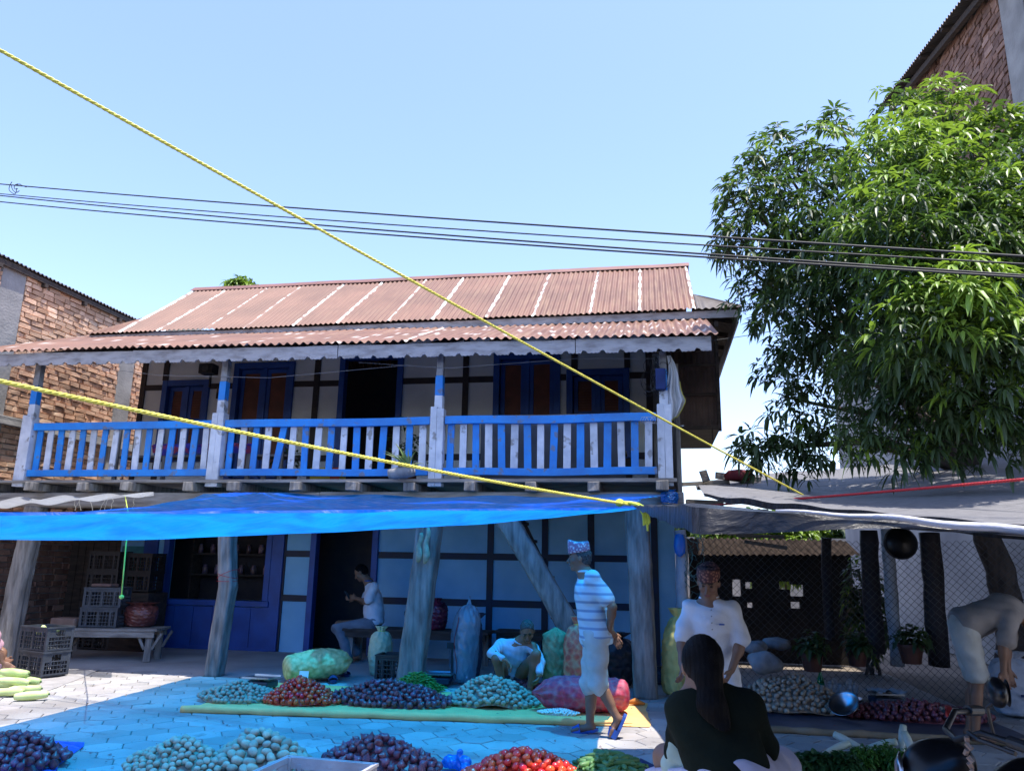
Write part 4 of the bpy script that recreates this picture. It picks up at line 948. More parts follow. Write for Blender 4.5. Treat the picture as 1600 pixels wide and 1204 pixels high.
# ================================================================ BEYOND THE RIGHT STALLS
fence = empty('chain_link_fence', (2.2, 9.85, 0), label='sagging chain-link wire fence behind the right-hand stalls', cat='fence')
b = MB(); FYc = 9.95; x0, x1, z1 = 0.5, 4.2, 1.78; s = 0.085
WIRE = mat('fence_wire', (0.12, 0.12, 0.12), (0.07, 0.07, 0.07), rough=0.5, metallic=0.5, bump=0)
for k in range(int((x1-x0+z1)/s)+1):
    for sg in (1, -1):
        pts = []
        n = 42
        for i in range(n+1):
            z = z1*i/n; x = (x0-z1+k*s+z) if sg > 0 else (x0+k*s-z)
            if x0 <= x <= x1: pts.append((x+0.004*sg*math.sin(z*74), FYc+0.03*vnoise(x, z)+sg*0.003, z+0.02*vnoise(x*1.5, 2)))
        if len(pts) > 2: b.tube(pts, 0.0028, 3, caps=False)
o = b.build('wire_mesh', WIRE, fence); o.location = -Vector(fence.location)
# dark hut with small openings
hut = empty('dark_hut', (1.7, 13.2, 0), label='low dark wooden hut with small square openings behind the chain-link fence', cat='hut')
b = MB(); holes = []
for (px, py, wpx, hpx) in ((1226, 914, 16, 12), (1245, 922, 20, 18), (1243, 945, 14, 10), (1151, 918, 12, 26), (1170, 914, 10, 10), (1172, 945, 8, 8)):
    a = at(px-wpx/2, py+hpx/2, 13.2); c = at(px+wpx/2, py-hpx/2, 13.2); holes.append((a.x, c.x, a.z, c.z))
wall_holes(b, 0.55, 3.05, 0, 1.68, 13.2, 13.28, holes)
o = b.build('wall', mat('dark_hut_boards', (0.03, 0.025, 0.022), (0.015, 0.012, 0.011), rough=1, scale=4, bump=0.5), hut); o.location = -Vector(hut.location)  # boards of a very dark brown
cb = corrugated((0.5, 12.8, 1.62), (3.1, 12.8, 1.66), (3.1, 13.7, 1.9), (0.5, 13.7, 1.92), 0.1, 0.014, 4, seed=13); o = cb.build('roof', mat('dark_hut_tin', (0.045, 0.035, 0.03), (0.025, 0.02, 0.018), bump=.3, spec=0, rough=1), hut, smooth=True); o.location = -Vector(hut.location)  # roof tin toned very dark and matt
b = MB()
for k in range(7): a = at(1085+k*13, 790+k*9+rnd.uniform(-8, 8), 12.2); c = at(1200+k*5, 800+k*8+rnd.uniform(-8, 8), 12.2); b.bar(a, c, 0.05, 0.05, j=.004)
tag(b.build('timber_stack', GREYTX), 'lean-to of weathered poles and planks between the house and the grey tarpaulin', 'timber stack')
b = MB(); a = at(1200, 748, 11.5)
def rl(x0_, y0_, x1_, y1_, Yd, th): p, q = at(x0_, y0_, Yd), at(x1_, y1_, Yd); b.bar(p, q, th, th, j=.006)
rl(1118, 742, 1188, 752, 10.6, 0.09); rl(1060, 757, 1140, 752, 10.6, 0.05); rl(1098, 735, 1104, 752, 10.5, 0.1); rl(1072, 790, 1130, 792, 10.3, 0.16)
tag(b.build('planks', GREYTX), 'short plank ends lying on the lean-to roof by the grey tarpaulin', 'planks')
b = MB(); c = at(1155, 742, 10.5); b.lathe([(0, .08), (0.14, .06), (0.2, 0), (0.18, -.06), (0, -.07)], 12, loc=c, sy=.6); tag(b.build('red_cloth', mat('maroon_cloth', (0.25, 0.03, 0.04), (0.15, 0.02, 0.03), bump=.5), smooth=True), 'maroon cloth bundle lying on the planks above the grey tarpaulin', 'cloth')
# far garden wall and foliage mass behind
b = MB(); b.box(-2, 6.0, 24.0, 24.2, 0, 2.3); tag(b.build('garden_wall', CONC), 'plain concrete garden wall far behind the fence', 'wall')
far = MB()
for k in range(900):
    p = Vector((R.uniform(-1, 6.5), R.uniform(24.6, 27), R.uniform(1.5, 3.1))); whorl(far, p, (R.uniform(-.5, .5), -.5, 1), .4, R, 1 if R.random() < .3 else 0, n=6, narrow=.25)
o = far.build('far_foliage', [LEAF1, LEAF2]); tag(o, kind='stuff'); o['label'] = 'belt of distant green foliage behind the garden wall'; o['category'] = 'foliage'
# potted plants, stones
POT = mat('terracotta', (0.13, 0.045, 0.028), (0.08, 0.028, 0.02), rough=0.5, bump=.15)
def pot(px, py, Yd, r, label, lab=True):
    c = at(px, py, Yd); t = empty('potted_plant', (c.x, c.y, 0), label=label, cat='potted plant')
    z0 = max(0, c.z)
    b = MB(); b.lathe([(0, z0), (r*.7, z0), (r*.95, z0+r*1.3), (r*1.08, z0+r*1.3), (r*1.08, z0+r*1.5), (r*.95, z0+r*1.5), (r*.9, z0+r*1.35), (0, z0+r*1.35)], 20); b.build('pot', POT, t, smooth=False)
    b = MB()
    for k in range(26): d = Vector((R.gauss(0, 1), R.gauss(0, 1), abs(R.gauss(0, 1)))).normalized(); whorl(b, Vector((0, 0, z0+r*1.7))+d*r*R.uniform(.3, 1.6), d, .1, R, 0, n=6, narrow=.3)
    b.build('foliage', [LEAF1, LEAF2], t)
pot(1270, 1048, 9.6, .13, 'terracotta pot with a leafy plant left of the pale pole')
pot(1340, 1040, 9.8, .12, 'terracotta pot standing close to the right side of the dark bottle')
pot(1425, 1036, 9.9, .14, 'terracotta pot standing right of the pale pole behind the onions')
STONE = mat('grey_stone', (0.3, 0.3, 0.31), (0.16, 0.16, 0.17), rough=.95, scale=5, bump=.8)
def rock(px, py, Yd, sx, sy, sz, label, m=STONE):
    c = at(px, py, Yd); bm = bmesh.new(); bmesh.ops.create_icosphere(bm, subdivisions=3, radius=1)
    sd = rnd.random()*9
    for v in bm.verts:
        f = 1+.22*vnoise(v.co.x*1.6+sd, v.co.y*1.9+v.co.z*1.2, sd)
        v.co = Vector((v.co.x*sx*f, v.co.y*sy*f, v.co.z*sz*f))
    me = bpy.data.meshes.new('stone'); bm.to_mesh(me); bm.free(); me.materials.append(m); me.polygons.foreach_set('use_smooth', [True]*len(me.polygons))
    o = bpy.data.objects.new('stone', me); col.objects.link(o); o.location = (c.x, c.y, max(c.z, sz*.8)); return tag(o, label, 'stone')
rock(1195, 1035, 9.0, .17, .12, .12, 'large pale grey stone by the fence right of the white-shirted man')
rock(1182, 1012, 9.4, .12, .1, .08, 'smaller grey stone leaning behind the large pale stone')
rock(1213, 1005, 9.6, .16, .1, .07, 'flat grey stone block behind the pale stones at the fence')
# hanging pan
c = at(1408, 848, 9.6); t = empty('hanging_pan', c, label='round black pan hanging below the tarpaulins next to the pale pole', cat='pan')
mt = Matrix.Rotation(rad(90), 4, 'X'); b = MB(); b.lathe([(0, .07), (.10, .055), (.15, .02), (.175, -.02), (.185, -.02), (.16, .03), (.10, .068), (0, .085)], 28, mtx=mt); b.build('bowl', mat('sooty_iron', (0.012, 0.012, 0.013), rough=.35, metallic=.4, bump=.1), t, smooth=True)
b = MB(); b.tube([(0, 0, .18), (.01, 0, .3), (0, 0, .5)], .006, 6); b.build('hook', CABLE, t)

# ================================================================ CRATES, BENCHES
def crate_mesh(L, W, H, th=0.018, m=CRATE):
    b = MB()
    b.box(-L/2, L/2, -W/2, W/2, 0.0, 0.012)
    for sy in (-1, 1):
        y0, y1 = sorted((sy*W/2, sy*(W/2-th)))
        for z, h in ((0.0, .03), (H*.25, .01), (H*.42, .01), (H*.58, .012), (H*.78, .03), (H-.035, .035)): b.box(-L/2+.02, L/2-.02, y0, y1, z+.001, z+h)
        n = int(L/.045)
        for k in range(n+1): x = -L/2+.02+(L-.04)*k/n; b.box(x-.004, x+.004, y0+.002, y1-.002, .01, H-.04)
        for x in (-L/2+.09, L/2-.09, 0): b.box(x-.012, x+.012, y0-.003, y1+.003, .01, H-.036)
    for sx in (-1, 1):
        x0, x1 = sorted((sx*L/2, sx*(L/2-th)))
        for z, h in ((0.0, .03), (H*.25, .01), (H*.42, .01), (H*.58, .012), (H-.035, .035)): b.box(x0, x1, -W/2+.02, W/2-.02, z+.001, z+h)
        for a, c in ((-W/2+.02, -W*.17), (W*.17, W/2-.02)): b.box(x0+.001, x1-.001, a, c, H*.6, H-.036)
        n = int(W/.045)
        for k in range(n+1):
            y = -W/2+.02+(W-.04)*k/n
            if abs(y) > W*.15 or True: b.box(x0+.002, x1-.002, y-.004, y+.004, .01, H*.62)
    for sx in (-1, 1):
        for sy in (-1, 1):
            x0, x1 = sorted((sx*(L/2+.002), sx*(L/2-.032))); y0, y1 = sorted((sy*(W/2+.002), sy*(W/2-.032))); b.box(x0, x1, y0, y1, .003, H-.003)
    # rim lip
    for y in (-W/2-.008, W/2-.004): b.box(-L/2-.01, L/2+.01, y, y+.012, H-.014, H+.003)
    for x in (-L/2-.008, L/2-.004): b.box(x, x+.012, -W/2-.003, W/2+.003, H-.0135, H+.0025)
    return b
def crate(loc, rz, label, L=.52, W=.34, H=.28, m=CRATE, group=None):
    o = crate_mesh(L, W, H).build('crate', m); o.location = loc; o.rotation_euler = (0, 0, rz); return tag(o, label, 'crate', group)
g1 = gz(75, 1045)
ca = crate((-7.38, 8.72, 0.035), rad(-18), 'lower of the two dark crates on the ground at the left, by the gourds', group='stacked crates at the left')
cbx = crate((-7.39, 8.73, 0.317), rad(-16), 'upper dark crate on the ground at the left with yellow gourds showing inside', group='stacked crates at the left')
# benches
def bench(x0, x1, y, dep, z, label, braces=True, m=GREYTX, rz=0):
    t = empty('wooden_bench', ((x0+x1)/2, y, 0), (0, 0, rz), label=label, cat='bench'); L = x1-x0
    b = MB(); n = 3
    for k in range(n): b.box(-L/2, L/2, -dep/2+k*dep/n+.002, -dep/2+(k+1)*dep/n-.002, z-.035, z+rnd.uniform(-.002, .002), j=.003)
    b.build('seat', m, t, bevel=.004)
    b = MB(); b.box(-L/2+.04, L/2-.04, -dep/2+.02, -dep/2+.05, z-.12, z-.037); b.box(-L/2+.04, L/2-.04, dep/2-.05, dep/2-.02, z-.12, z-.037); b.build('apron', m, t, bevel=.003)
    for sx in (-1, 1):
        for sy in (-1, 1):
            b = MB(); x = sx*(L/2-.12); yy = sy*(dep/2-.075); b.box(x-.045, x+.045, yy-.022, yy+.022, 0.012, z-.038, j=.003); b.build('leg', GREYT, t, bevel=.004)
            if braces:
                for s2 in (-1, 1):
                    b = MB(); b.bar((x+s2*.05, yy, z-.28), (x+s2*.17, yy, z-.06), .03, .035); b.build('brace', GREYT, t)
    return t
LB = bench(-8.45, -6.95, 10.3, .55, .46, 'long weathered wooden bench carrying crates at the left under the balcony', rz=rad(14))
bench(-4.45, -2.3, 11.15, .5, .50, 'wooden bench on which the man with the phone sits, under the balcony', braces=False, m=DWOOD)
bench(-2.3, -1.25, 11.5, .45, .50, 'dark wooden bench against the wall behind the squatting man', braces=False, m=DWOOD)
def onb(px, py, Yd=10.2): return at(px, py, Yd)
crate((-7.80, 10.26, .465), rad(12), 'lower grey crate of the pair standing on the left bench', group='crates on the left bench', H=.27)
crate((-7.79, 10.27, .738), rad(14), 'upper grey crate of the pair standing on the left bench', group='crates on the left bench', H=.27)
for k in range(5): crate((-8.72, 11.45, .02+.30*k), rad(4+rnd.uniform(-3, 3)), ('bottom', 'second', 'third', 'fourth', 'topmost')[k]+' black crate of the tall dark stack behind the left bench', H=.3, m=BLACK, group='tall stack of dark crates')
for k in range(2): crate((-8.2, 11.6, .9+.3*k), rad(-3), ('lower', 'upper')[k]+' black crate beside the tall dark stack near the teal panel', H=.3, m=BLACK, group='tall stack of dark crates')
b = MB(); b.box(-8.5, -7.85, 11.3, 11.8, .0, .89); tag(b.build('storage_box', DWOOD, bevel=.01), 'dark wooden chest below the crates near the teal panel', 'chest')
b = MB(); b.box(-.16, .16, -.1, .1, 0, .045); o = b.build('cushion', mat('brown_cloth', (0.3, 0.17, 0.13), (0.2, 0.11, 0.09), bump=.4), bevel=.02); o.location = (-7.85, 10.27, 1.014); tag(o, 'flat brown folded cloth on top of the bench crates', 'cloth')
b = MB(); b.box(-.2, .2, -.12, .12, 0, .12); o = b.build('wooden_box', mat('brown_box', (0.3, 0.2, 0.16), (0.2, 0.13, 0.1), bump=.4), bevel=.02); o.location = (-8.25, 10.12, .465); tag(o, 'small reddish brown box at the left end of the bench', 'box')
crate((-3.22, 9.75, .015), rad(2), 'dark perforated crate beside the standing cream sack by the pillar', L=.44, W=.34, H=.3, m=BLACK)
# crate whose pale rim rises at the bottom edge of the photo
fc = crate_mesh(.58, .4, .29); o = fc.build('crate', mat('pale_worn_crate', (0.42, 0.4, 0.42), (0.28, 0.27, 0.29), rough=.7, bump=.3)); o.location = gz(515, 1186, .29)-Vector((0, .2, .29)); o.rotation_euler = (0, 0, rad(-4)); tag(o, 'pale worn crate with a scooped rim at the bottom edge before the onions', 'crate')

# ================================================================ SACKS AND BAGS
def sack(name, loc, rx, ry, h, m, label, lying=False, rot=(0, 0, 0), lumps=0.0, lump_n=120, seed=1, neck=0.25, tie=True, ruff=True, folds=.012, lean=(0, 0), cat='sack', pw=2.5):
    Rr = random.Random(seed); nu, nv = 72, 60; P = []
    L = [(Rr.uniform(0, 2*math.pi), Rr.uniform(.05, .9)) for _ in range(lump_n)]
    La = np.array(L)
    b = MB()
    for j in range(nv+1):
        t = j/nv; z = h*t
        t0 = .90
        if t < .5: f = .80+.20*math.sin(math.pi*min(1, t/.5)/2)
        elif t < t0: q = (t-.5)/(t0-.5); f = neck+(1-neck)*max(0, 1-q**(3.2 if not lying else 2.4))**.6
        else: f = neck*(1+((t-t0)/.1)*(.9 if ruff else -.9))
        if t < .07: f *= (.25 if lying else .72)+(.75 if lying else .28)*math.sqrt(1-(1-t/.07)**2)
        prof = f
        for i in range(nu):
            a = 2*math.pi*i/nu; r = prof*(1+.05*vnoise(a*1.0+seed, t*4, seed))
            ca_, sa_ = math.cos(a), math.sin(a); r += folds*1.1/rx*(abs(vnoise(ca_*3.1+t*5, sa_*2.7-t*9, seed))-.35)+folds*.5/rx*vnoise(ca_*7+t*16, sa_*8+t*11, seed+2)
            if t > .78: r *= 1+.16*math.sin(a*9+seed)*min(1, (t-.78)*8)
            if lumps:
                da = np.abs(np.angle(np.exp(1j*(La[:, 0]-a))))*rx; dz = (La[:, 1]-t)*h; d2 = (da**2+dz**2).min(); r += lumps/rx*math.exp(-d2/(.022**2))
            b.v.append((math.cos(a)*rx*r+lean[0]*t*t, math.sin(a)*ry*r+lean[1]*t*t, z)); b.c.append((1, 1, 1))
    b.f = [(j*nu+i, j*nu+(i+1) % nu, (j+1)*nu+(i+1) % nu, (j+1)*nu+i) for j in range(nv) for i in range(nu)]+[tuple(range(nu-1, -1, -1)), tuple(nv*nu+i for i in range(nu))]
    b.m = [0]*len(b.f)
    t_ = empty(name, loc, rot, label=label, cat=cat)
    b.build('sack_body', m, t_, smooth=True)
    if tie:
        b = MB(); z = h*.9; b.tube([(rx*neck*1.08*math.cos(a)+lean[0]*.75, ry*neck*1.08*math.sin(a)+lean[1]*.75, z+.004*math.sin(a*3)) for a in [2*math.pi*k/16 for k in range(17)]], .007, 6); b.build('tie', ROPEY, t_)
    return t_
def net_extra(period, depth, c):
    def f(m, n, N, L, b, mp, out):
        tc = N.new('ShaderNodeTexCoord'); v = N.new('ShaderNodeTexVoronoi'); v.inputs['Scale'].default_value = period; L.new(tc.outputs['Object'], v.inputs[0])
        mr = N.new('ShaderNodeMapRange'); mr.inputs[1].default_value = .35; mr.inputs[2].default_value = .85; L.new(v.outputs['Distance'], mr.inputs[0])
        mx = N.new('ShaderNodeMix'); mx.data_type = 'RGBA'; L.new(mr.outputs[0], mx.inputs[0]); mx.inputs[7].default_value = (*c, 1); L.new(out, mx.inputs[6]); L.new(mx.outputs[2], b.inputs['Base Color'])
    return f
YNET = mat('yellow_green_net', (0.78, 0.66, 0.30), (0.66, 0.56, 0.24), rough=.7, scale=20, bump=.5, bscale=120, extra=net_extra(17, 1, (0.42, 0.38, 0.14)))
CREAM = mat('cream_net', (0.66, 0.63, 0.4), (0.5, 0.48, 0.28), rough=.7, scale=14, bump=.5, bscale=90)
REDNET = mat('red_net', (0.5, 0.04, 0.08), (0.28, 0.02, 0.07), rough=.6, scale=22, bump=.5, bscale=130, extra=net_extra(16, 1, (0.36, 0.12, 0.16)))
ORNET = mat('orange_net', (0.6, 0.13, 0.07), (0.4, 0.07, 0.05), rough=.6, scale=22, bump=.5, bscale=130, extra=net_extra(15, 1, (0.5, 0.3, 0.16)))
OLIVE = mat('olive_sacking', (0.3, 0.3, 0.16), (0.2, 0.2, 0.1), rough=.95, scale=10, bump=.6, bscale=120)
YSACK = mat('pale_yellow_sacking', (0.62, 0.57, 0.2), (0.5, 0.45, 0.14), rough=.8, scale=8, bump=.5, bscale=60)
WSACK = mat('white_sacking', (0.5, 0.52, 0.56), (0.36, 0.38, 0.42), rough=.8, scale=8, bump=.5, bscale=60)
sack('mesh_sack', gz(588, 1058)+Vector((0, .1, .02)), .155, .14, .60, CREAM, 'upright cream mesh sack tied at the neck beside the perforated crate', seed=4, lumps=.006, folds=.008)
sack('mesh_sack', (-4.42, 9.12, .17), .22, .17, .85, YNET, 'yellow-green mesh sack lying on its side behind the tomatoes', lying=True, ruff=False, rot=(rad(86), rad(6), rad(130)), seed=7, lumps=.014, neck=.55, tie=False, lump_n=160, folds=.004)
sack('mesh_sack', (-.28, 8.28, .18), .2, .17, .98, REDNET, 'red mesh sack of onions lying behind the walking man', lying=True, ruff=False, rot=(rad(90), rad(-4), rad(-84)), seed=9, lumps=.015, neck=.5, tie=False, lump_n=170, folds=.004)
sack('mesh_sack', (-.86, 8.95, .02), .16, .15, .86, ORNET, 'orange mesh sack of onions standing behind the walking man', seed=12, lumps=.007, neck=.25, lump_n=200, folds=.003)
sack('jute_sack', (-1.14, 9.15, .02), .15, .13, .72, OLIVE, 'olive jute sack standing left of the orange onion sack', seed=14, neck=.8, tie=False, ruff=False, pw=5)
sack('woven_sack', gz(1052, 1090)+Vector((.03, .12, .02)), .17, .14, .95, YSACK, 'tall pale yellow woven sack leaning behind the white-shirted man', seed=17, neck=.5, tie=False, lean=(.12, 0), folds=.014, pw=1.6)
ws = sack('woven_sack', gz(1590, 1122)+Vector((.05, .1, .02)), .24, .2, .62, WSACK, 'bulging white woven sack at the right edge beside the bending person', seed=19, neck=.3, tie=False, folds=.012)
b = MB(); b.box(-.035, .035, -.215, -.205, .2, .225); b.build('printed_patch', mat('navy_print', (.02, .04, .15), bump=0), ws)
PBAG = sheet_mat('clear_bag', (0.42, 0.48, 0.55), (0.5, 0.58, 0.65), .35, (.8, .85, .9), .3, gloss=.5, bump=1.0, rough=.2)
pb = sack('plastic_bag', gz(712, 1075)+Vector((0, .35, .02)), .18, .15, 1.02, PBAG, 'tall cloudy plastic sack with a red stripe beside the middle pillar', seed=23, neck=.12, tie=False, ruff=False, folds=.012, lean=(.06, 0), pw=2)
b = MB(); b.tube([(-.065+.02*math.sin(k*.5), -.158+.0045*(k-8)**2*.1, .05+.045*k) for k in range(17)], .011, 6, squash=.3); b.build('stripe', RED, pb)
sack('dark_bag', (-2.32, 9.95, .02), .15, .13, .8, mat('dark_net', (0.05, 0.05, 0.08), (0.025, 0.025, 0.04), bump=.6), 'dark netting sack standing right behind the tall cloudy plastic bag', seed=25, neck=.6, tie=False, pw=5)
MAR = mat('maroon_plastic', (0.16, 0.02, 0.05), (0.07, 0.012, 0.03), rough=.25, scale=7, bump=1, bscale=12)
sack('plastic_bag', (-3.42, 11.1, .502), .15, .13, .36, mat('dark_plastic', (0.05, 0.045, 0.07), (0.03, 0.02, 0.035), rough=.25, scale=7, bump=1, bscale=12), 'dark carrier bag on the bench beside the seated man', seed=31, neck=.25, tie=False)
sack('plastic_bag', (-3.10, 11.1, .502), .16, .14, .44, MAR, 'maroon carrier bag on the bench leaning on the middle pillar', seed=33, neck=.25, tie=False)
sack('plastic_bag', (-7.38, 10.5, .462), .24, .2, .34, mat('brown_plastic', (0.2, 0.06, 0.045), (0.1, 0.03, 0.03), rough=.3, scale=7, bump=1, bscale=12), 'shiny reddish brown plastic bag at the right end of the left bench', seed=35, neck=.5, tie=False)
sack('black_bundle', (-.55, 9.95, .02), .3, .2, .62, mat('black_sheeting', (0.02, 0.025, 0.035), (0.01, 0.012, 0.018), rough=.4, scale=6, bump=1, bscale=10), 'bulky black wrapped bundle between the orange sack and the right pillar', seed=37, neck=.4, tie=False)
sack('black_bundle', gz(1035, 1075)+Vector((-.02, .25, .02)), .15, .12, .2, mat('dark_blue_sheeting', (0.02, 0.05, 0.09), (0.01, 0.02, 0.04), rough=.4, scale=6, bump=1, bscale=10), 'small dark blue bundle on the ground at the foot of the right pillar', seed=39, neck=.4, tie=False)
BBAG = sheet_mat('thin_blue_bag', (0.03, 0.3, 0.8), (0.05, 0.45, 0.95), .4, (.1, .5, .9), .25, gloss=.5, bump=1, rough=.2)
t = empty('plastic_bag', gz(715, 1206), label='small blue plastic bag of vegetables between the front onions and tomatoes', cat='bag'); s_ = SDF(); BR = random.Random(3)
for k in range(13): s_.ell((BR.uniform(-.09, .09), BR.uniform(-.06, .06), .035+BR.uniform(0, .05)), (.04, .035, .033), k=.012)
s_.cap((.0, 0, .09), (.012, 0, .135), .012, .022, k=.02); s_.noise = lambda X, Y, Z: .002*np.sin(X*150+Z*90)+.0015*np.sin(Y*170-Z*120)
V, Q = s_.mesh(.006); np_obj('bag_body', V, Q, BBAG, t)
sack('plastic_bag', at(1046, 777, 9.2)-Vector((0, 0, .08)), .1, .07, .17, BBAG, 'blue plastic bag caught at the far corner of the blue tarpaulin', seed=43, neck=.4, tie=False)
# ================================================================ SCALES, SANDALS, SMALL THINGS
def scale_(loc, rz, label, panw=.3, disp=True):
    t = empty('weighing_scale', loc, (0, 0, rz), label=label, cat='scale')
    b = MB(); b.box(-.15, .15, -.12, .12, .015, .085); b.build('body', mat('scale_body', (0.03, 0.05, 0.08), (0.02, 0.03, 0.05), rough=.4, bump=.1), t, bevel=.012)
    b = MB(); b.box(-panw/2, panw/2, -.13, .13, .115, .122); b.box(-panw/2, panw/2, -.133, -.13, .115, .135); b.box(-panw/2, panw/2, .13, .133, .115, .135); b.build('pan', STEEL, t, bevel=.002)
    b = MB(); b.lathe([(.03, .086), (.03, .114)], 12); b.build('pan_support', BLACK, t)
    for sx in (-1, 1):
        for sy in (-1, 1): b = MB(); b.lathe([(.015, 0), (.015, .014)], 8, loc=(sx*.12, sy*.09, 0)); b.build('foot', BLACK, t)
    if disp:
        b = MB(); b.bar((.14, .11, .05), (.14, .11, .40), .03, .03); b.box(.07, .21, .095, .125, .40, .47); b.build('display_post', BLACK, t)
    return t
scale_(gz(683, 1072)+Vector((0, .05, .02)), rad(4), 'weighing scale with a steel tray in front of the middle pillar', .36)
scale_(gz(400, 1080)+Vector((0, .1, .02)), rad(-4), 'low weighing scale behind the potatoes at the left end of the mat', .34, False)
sR = scale_(gz(1392, 1108)+Vector((0, .15, .02)), rad(6), 'weighing scale heaped with papers behind the right-hand onions', .3, False)
b = MB(); b.grid(lambda u, v: (-.2+.4*u, -.12+.24*v, .15+.02*vnoise(u*7, v*6, 2)+.012*math.sin(u*14+v*5)), 24, 14); o = b.build('paper_sheets', mat('grey_paper', (0.4, 0.42, 0.45), (0.3, 0.31, 0.34), bump=.2), smooth=True); o.location = sR.location; tag(o, 'crumpled grey papers lying on the right-hand scale', 'papers')
SAND = mat('blue_rubber', (0.02, 0.10, 0.42), (0.015, 0.07, 0.3), rough=.55, bump=.1)
def sandal_parts(root, L=.26, m=SAND):
    b = MB(); n = 20; top, bot = [], []
    for k in range(n):
        a = 2*math.pi*k/n; x = math.cos(a); y = math.sin(a); w = .048 if x > 0 else .038
        X = x*L/2; Yv = y*w*(1+.15*math.cos(a)); top.append((X, Yv, .028+.012*(x < -.3))); bot.append((X*.97, Yv*.95, 0))
    b.add(bot+top, [tuple(range(n-1, -1, -1)), tuple(range(n, 2*n))]+[(k, (k+1) % n, n+(k+1) % n, n+k) for k in range(n)]); b.build('sole', m, root)
    b = MB(); b.grid(lambda u, v: (.0+.085*u+.01*math.sin(math.pi*v), math.cos(math.pi*v)*.052, .02+math.sin(math.pi*v)*.055*(1-.25*u)), 6, 12); o = b.build('strap', m, root, smooth=True); md = o.modifiers.new('thickness', 'SOLIDIFY'); md.thickness = .006
def sandal(loc, rot, label, m=SAND):
    t = empty('sandal', loc, rot, label=label, cat='sandal'); sandal_parts(t, m=m); return t
DSAND = mat('navy_rubber', (0.02, 0.045, 0.16), (0.015, 0.03, 0.1), rough=.55, bump=.1)
s1 = gz(520, 1066); sandal(s1+Vector((0, 0, .012)), (0, 0, rad(-65)), 'nearer navy sandal of the empty pair beside the lying sack', DSAND); s2 = gz(531, 1058); sandal(s2+Vector((0.02, .05, .012)), (0, 0, rad(-35)), 'farther navy sandal of the empty pair beside the lying sack', DSAND)
# bottle, bowl, folded bundles on the right-hand stall
c = gz(1284, 1090)+Vector((0, 0, .02)); t = empty('green_bottle', c, label='green glass bottle standing behind the right-hand potatoes', cat='bottle')
gm = bpy.data.materials.new('green_glass'); gm.use_nodes = True; gp = gm.node_tree.nodes['Principled BSDF']; gp.inputs['Base Color'].default_value = (.02, .42, .12, 1); gp.inputs['Roughness'].default_value = .08; gp.inputs['Transmission Weight'].default_value = .6
b = MB(); b.lathe([(0, 0), (.036, .002), (.038, .02), (.038, .16), (.03, .2), (.014, .25), (.013, .29), (0, .29)], 20); b.build('bottle_body', gm, t, smooth=True)
b = MB(); b.lathe([(.0395, .09), (.0395, .15)], 20); b.build('bottle_label', mat('green_label', (.03, .3, .12), (.02, .22, .09), bump=0), t, smooth=True)
b = MB(); b.lathe([(.016, .27), (.016, .295), (0, .297)], 12); b.build('cap', mat('green_cap', (.02, .3, .08), bump=0), t, smooth=True)
fc_ = bpy.data.curves.new('lettering', 'FONT'); fc_.body = 'Sprite'; fc_.size = .028; fc_.extrude = .0006; fc_.align_x = 'CENTER'; fc_.materials.append(mat('white_ink', (.8, .8, .8), bump=0)); fo_ = bpy.data.objects.new('lettering_curve', fc_); me_ = bpy.data.meshes.new_from_object(fo_); me_.materials.clear(); me_.materials.append(MATS['white_ink']); bpy.data.objects.remove(fo_); fo = bpy.data.objects.new('lettering', me_); col.objects.link(fo); fo.parent = t; fo.location = (0, -.0405, .11); fo.rotation_euler = (rad(90), 0, 0)
c = gz(1322, 1122)+Vector((0, 0, .05)); t = empty('steel_bowl', c, label='shiny steel bowl tipped towards the street between potatoes and onions', cat='bowl'); t.rotation_euler = (rad(38), rad(-22), rad(-10))
b = MB(); b.lathe([(0, 0), (.08, .01), (.125, .045), (.145, .06), (.15, .058), (.128, .04), (.08, .005), (0, -.006)], 32); b.build('bowl_body', STEEL, t, smooth=True); t.location = c+Vector((0, -.02, .06))
c = gz(1318, 1098)+Vector((0, .05, .02)); t = empty('tray', c, label='round steel tray holding folded newspaper bundles behind the tipped bowl', cat='tray'); b = MB(); b.lathe([(0, .01), (.2, .012), (.215, .035), (.222, .035), (.205, 0), (0, 0)], 32); b.build('tray_body', STEEL, t, smooth=True)
PAP = mat('newspaper', (0.42, 0.42, 0.42), (0.2, 0.2, 0.22), rough=.9, scale=18, stretch=(1, 1, 3), bump=.3)
for k in range(6):
    b = MB(); h = .2+.035*math.sin(k*1.9)
    b.grid(lambda u, v: (-.04+.08*u+.02*v, .012*math.sin(u*9), h*v*(1-.3*abs(u-.3))), 8, 8); o = b.build('paper_bundle', PAP, smooth=True); o.location = c+Vector((-.15+.05*k, .02*math.sin(k*3), .02)); o.rotation_euler = (rad(-14), rad(12+4*math.sin(k*2)), rad(15*math.sin(k*2.3)))
    md = o.modifiers.new('thickness', 'SOLIDIFY'); md.thickness = .014; tag(o, ('leftmost', 'second', 'third', 'fourth', 'fifth', 'rightmost')[k]+' folded newspaper wrapper upright on the round tray', 'newspaper', 'folded newspapers on the tray')
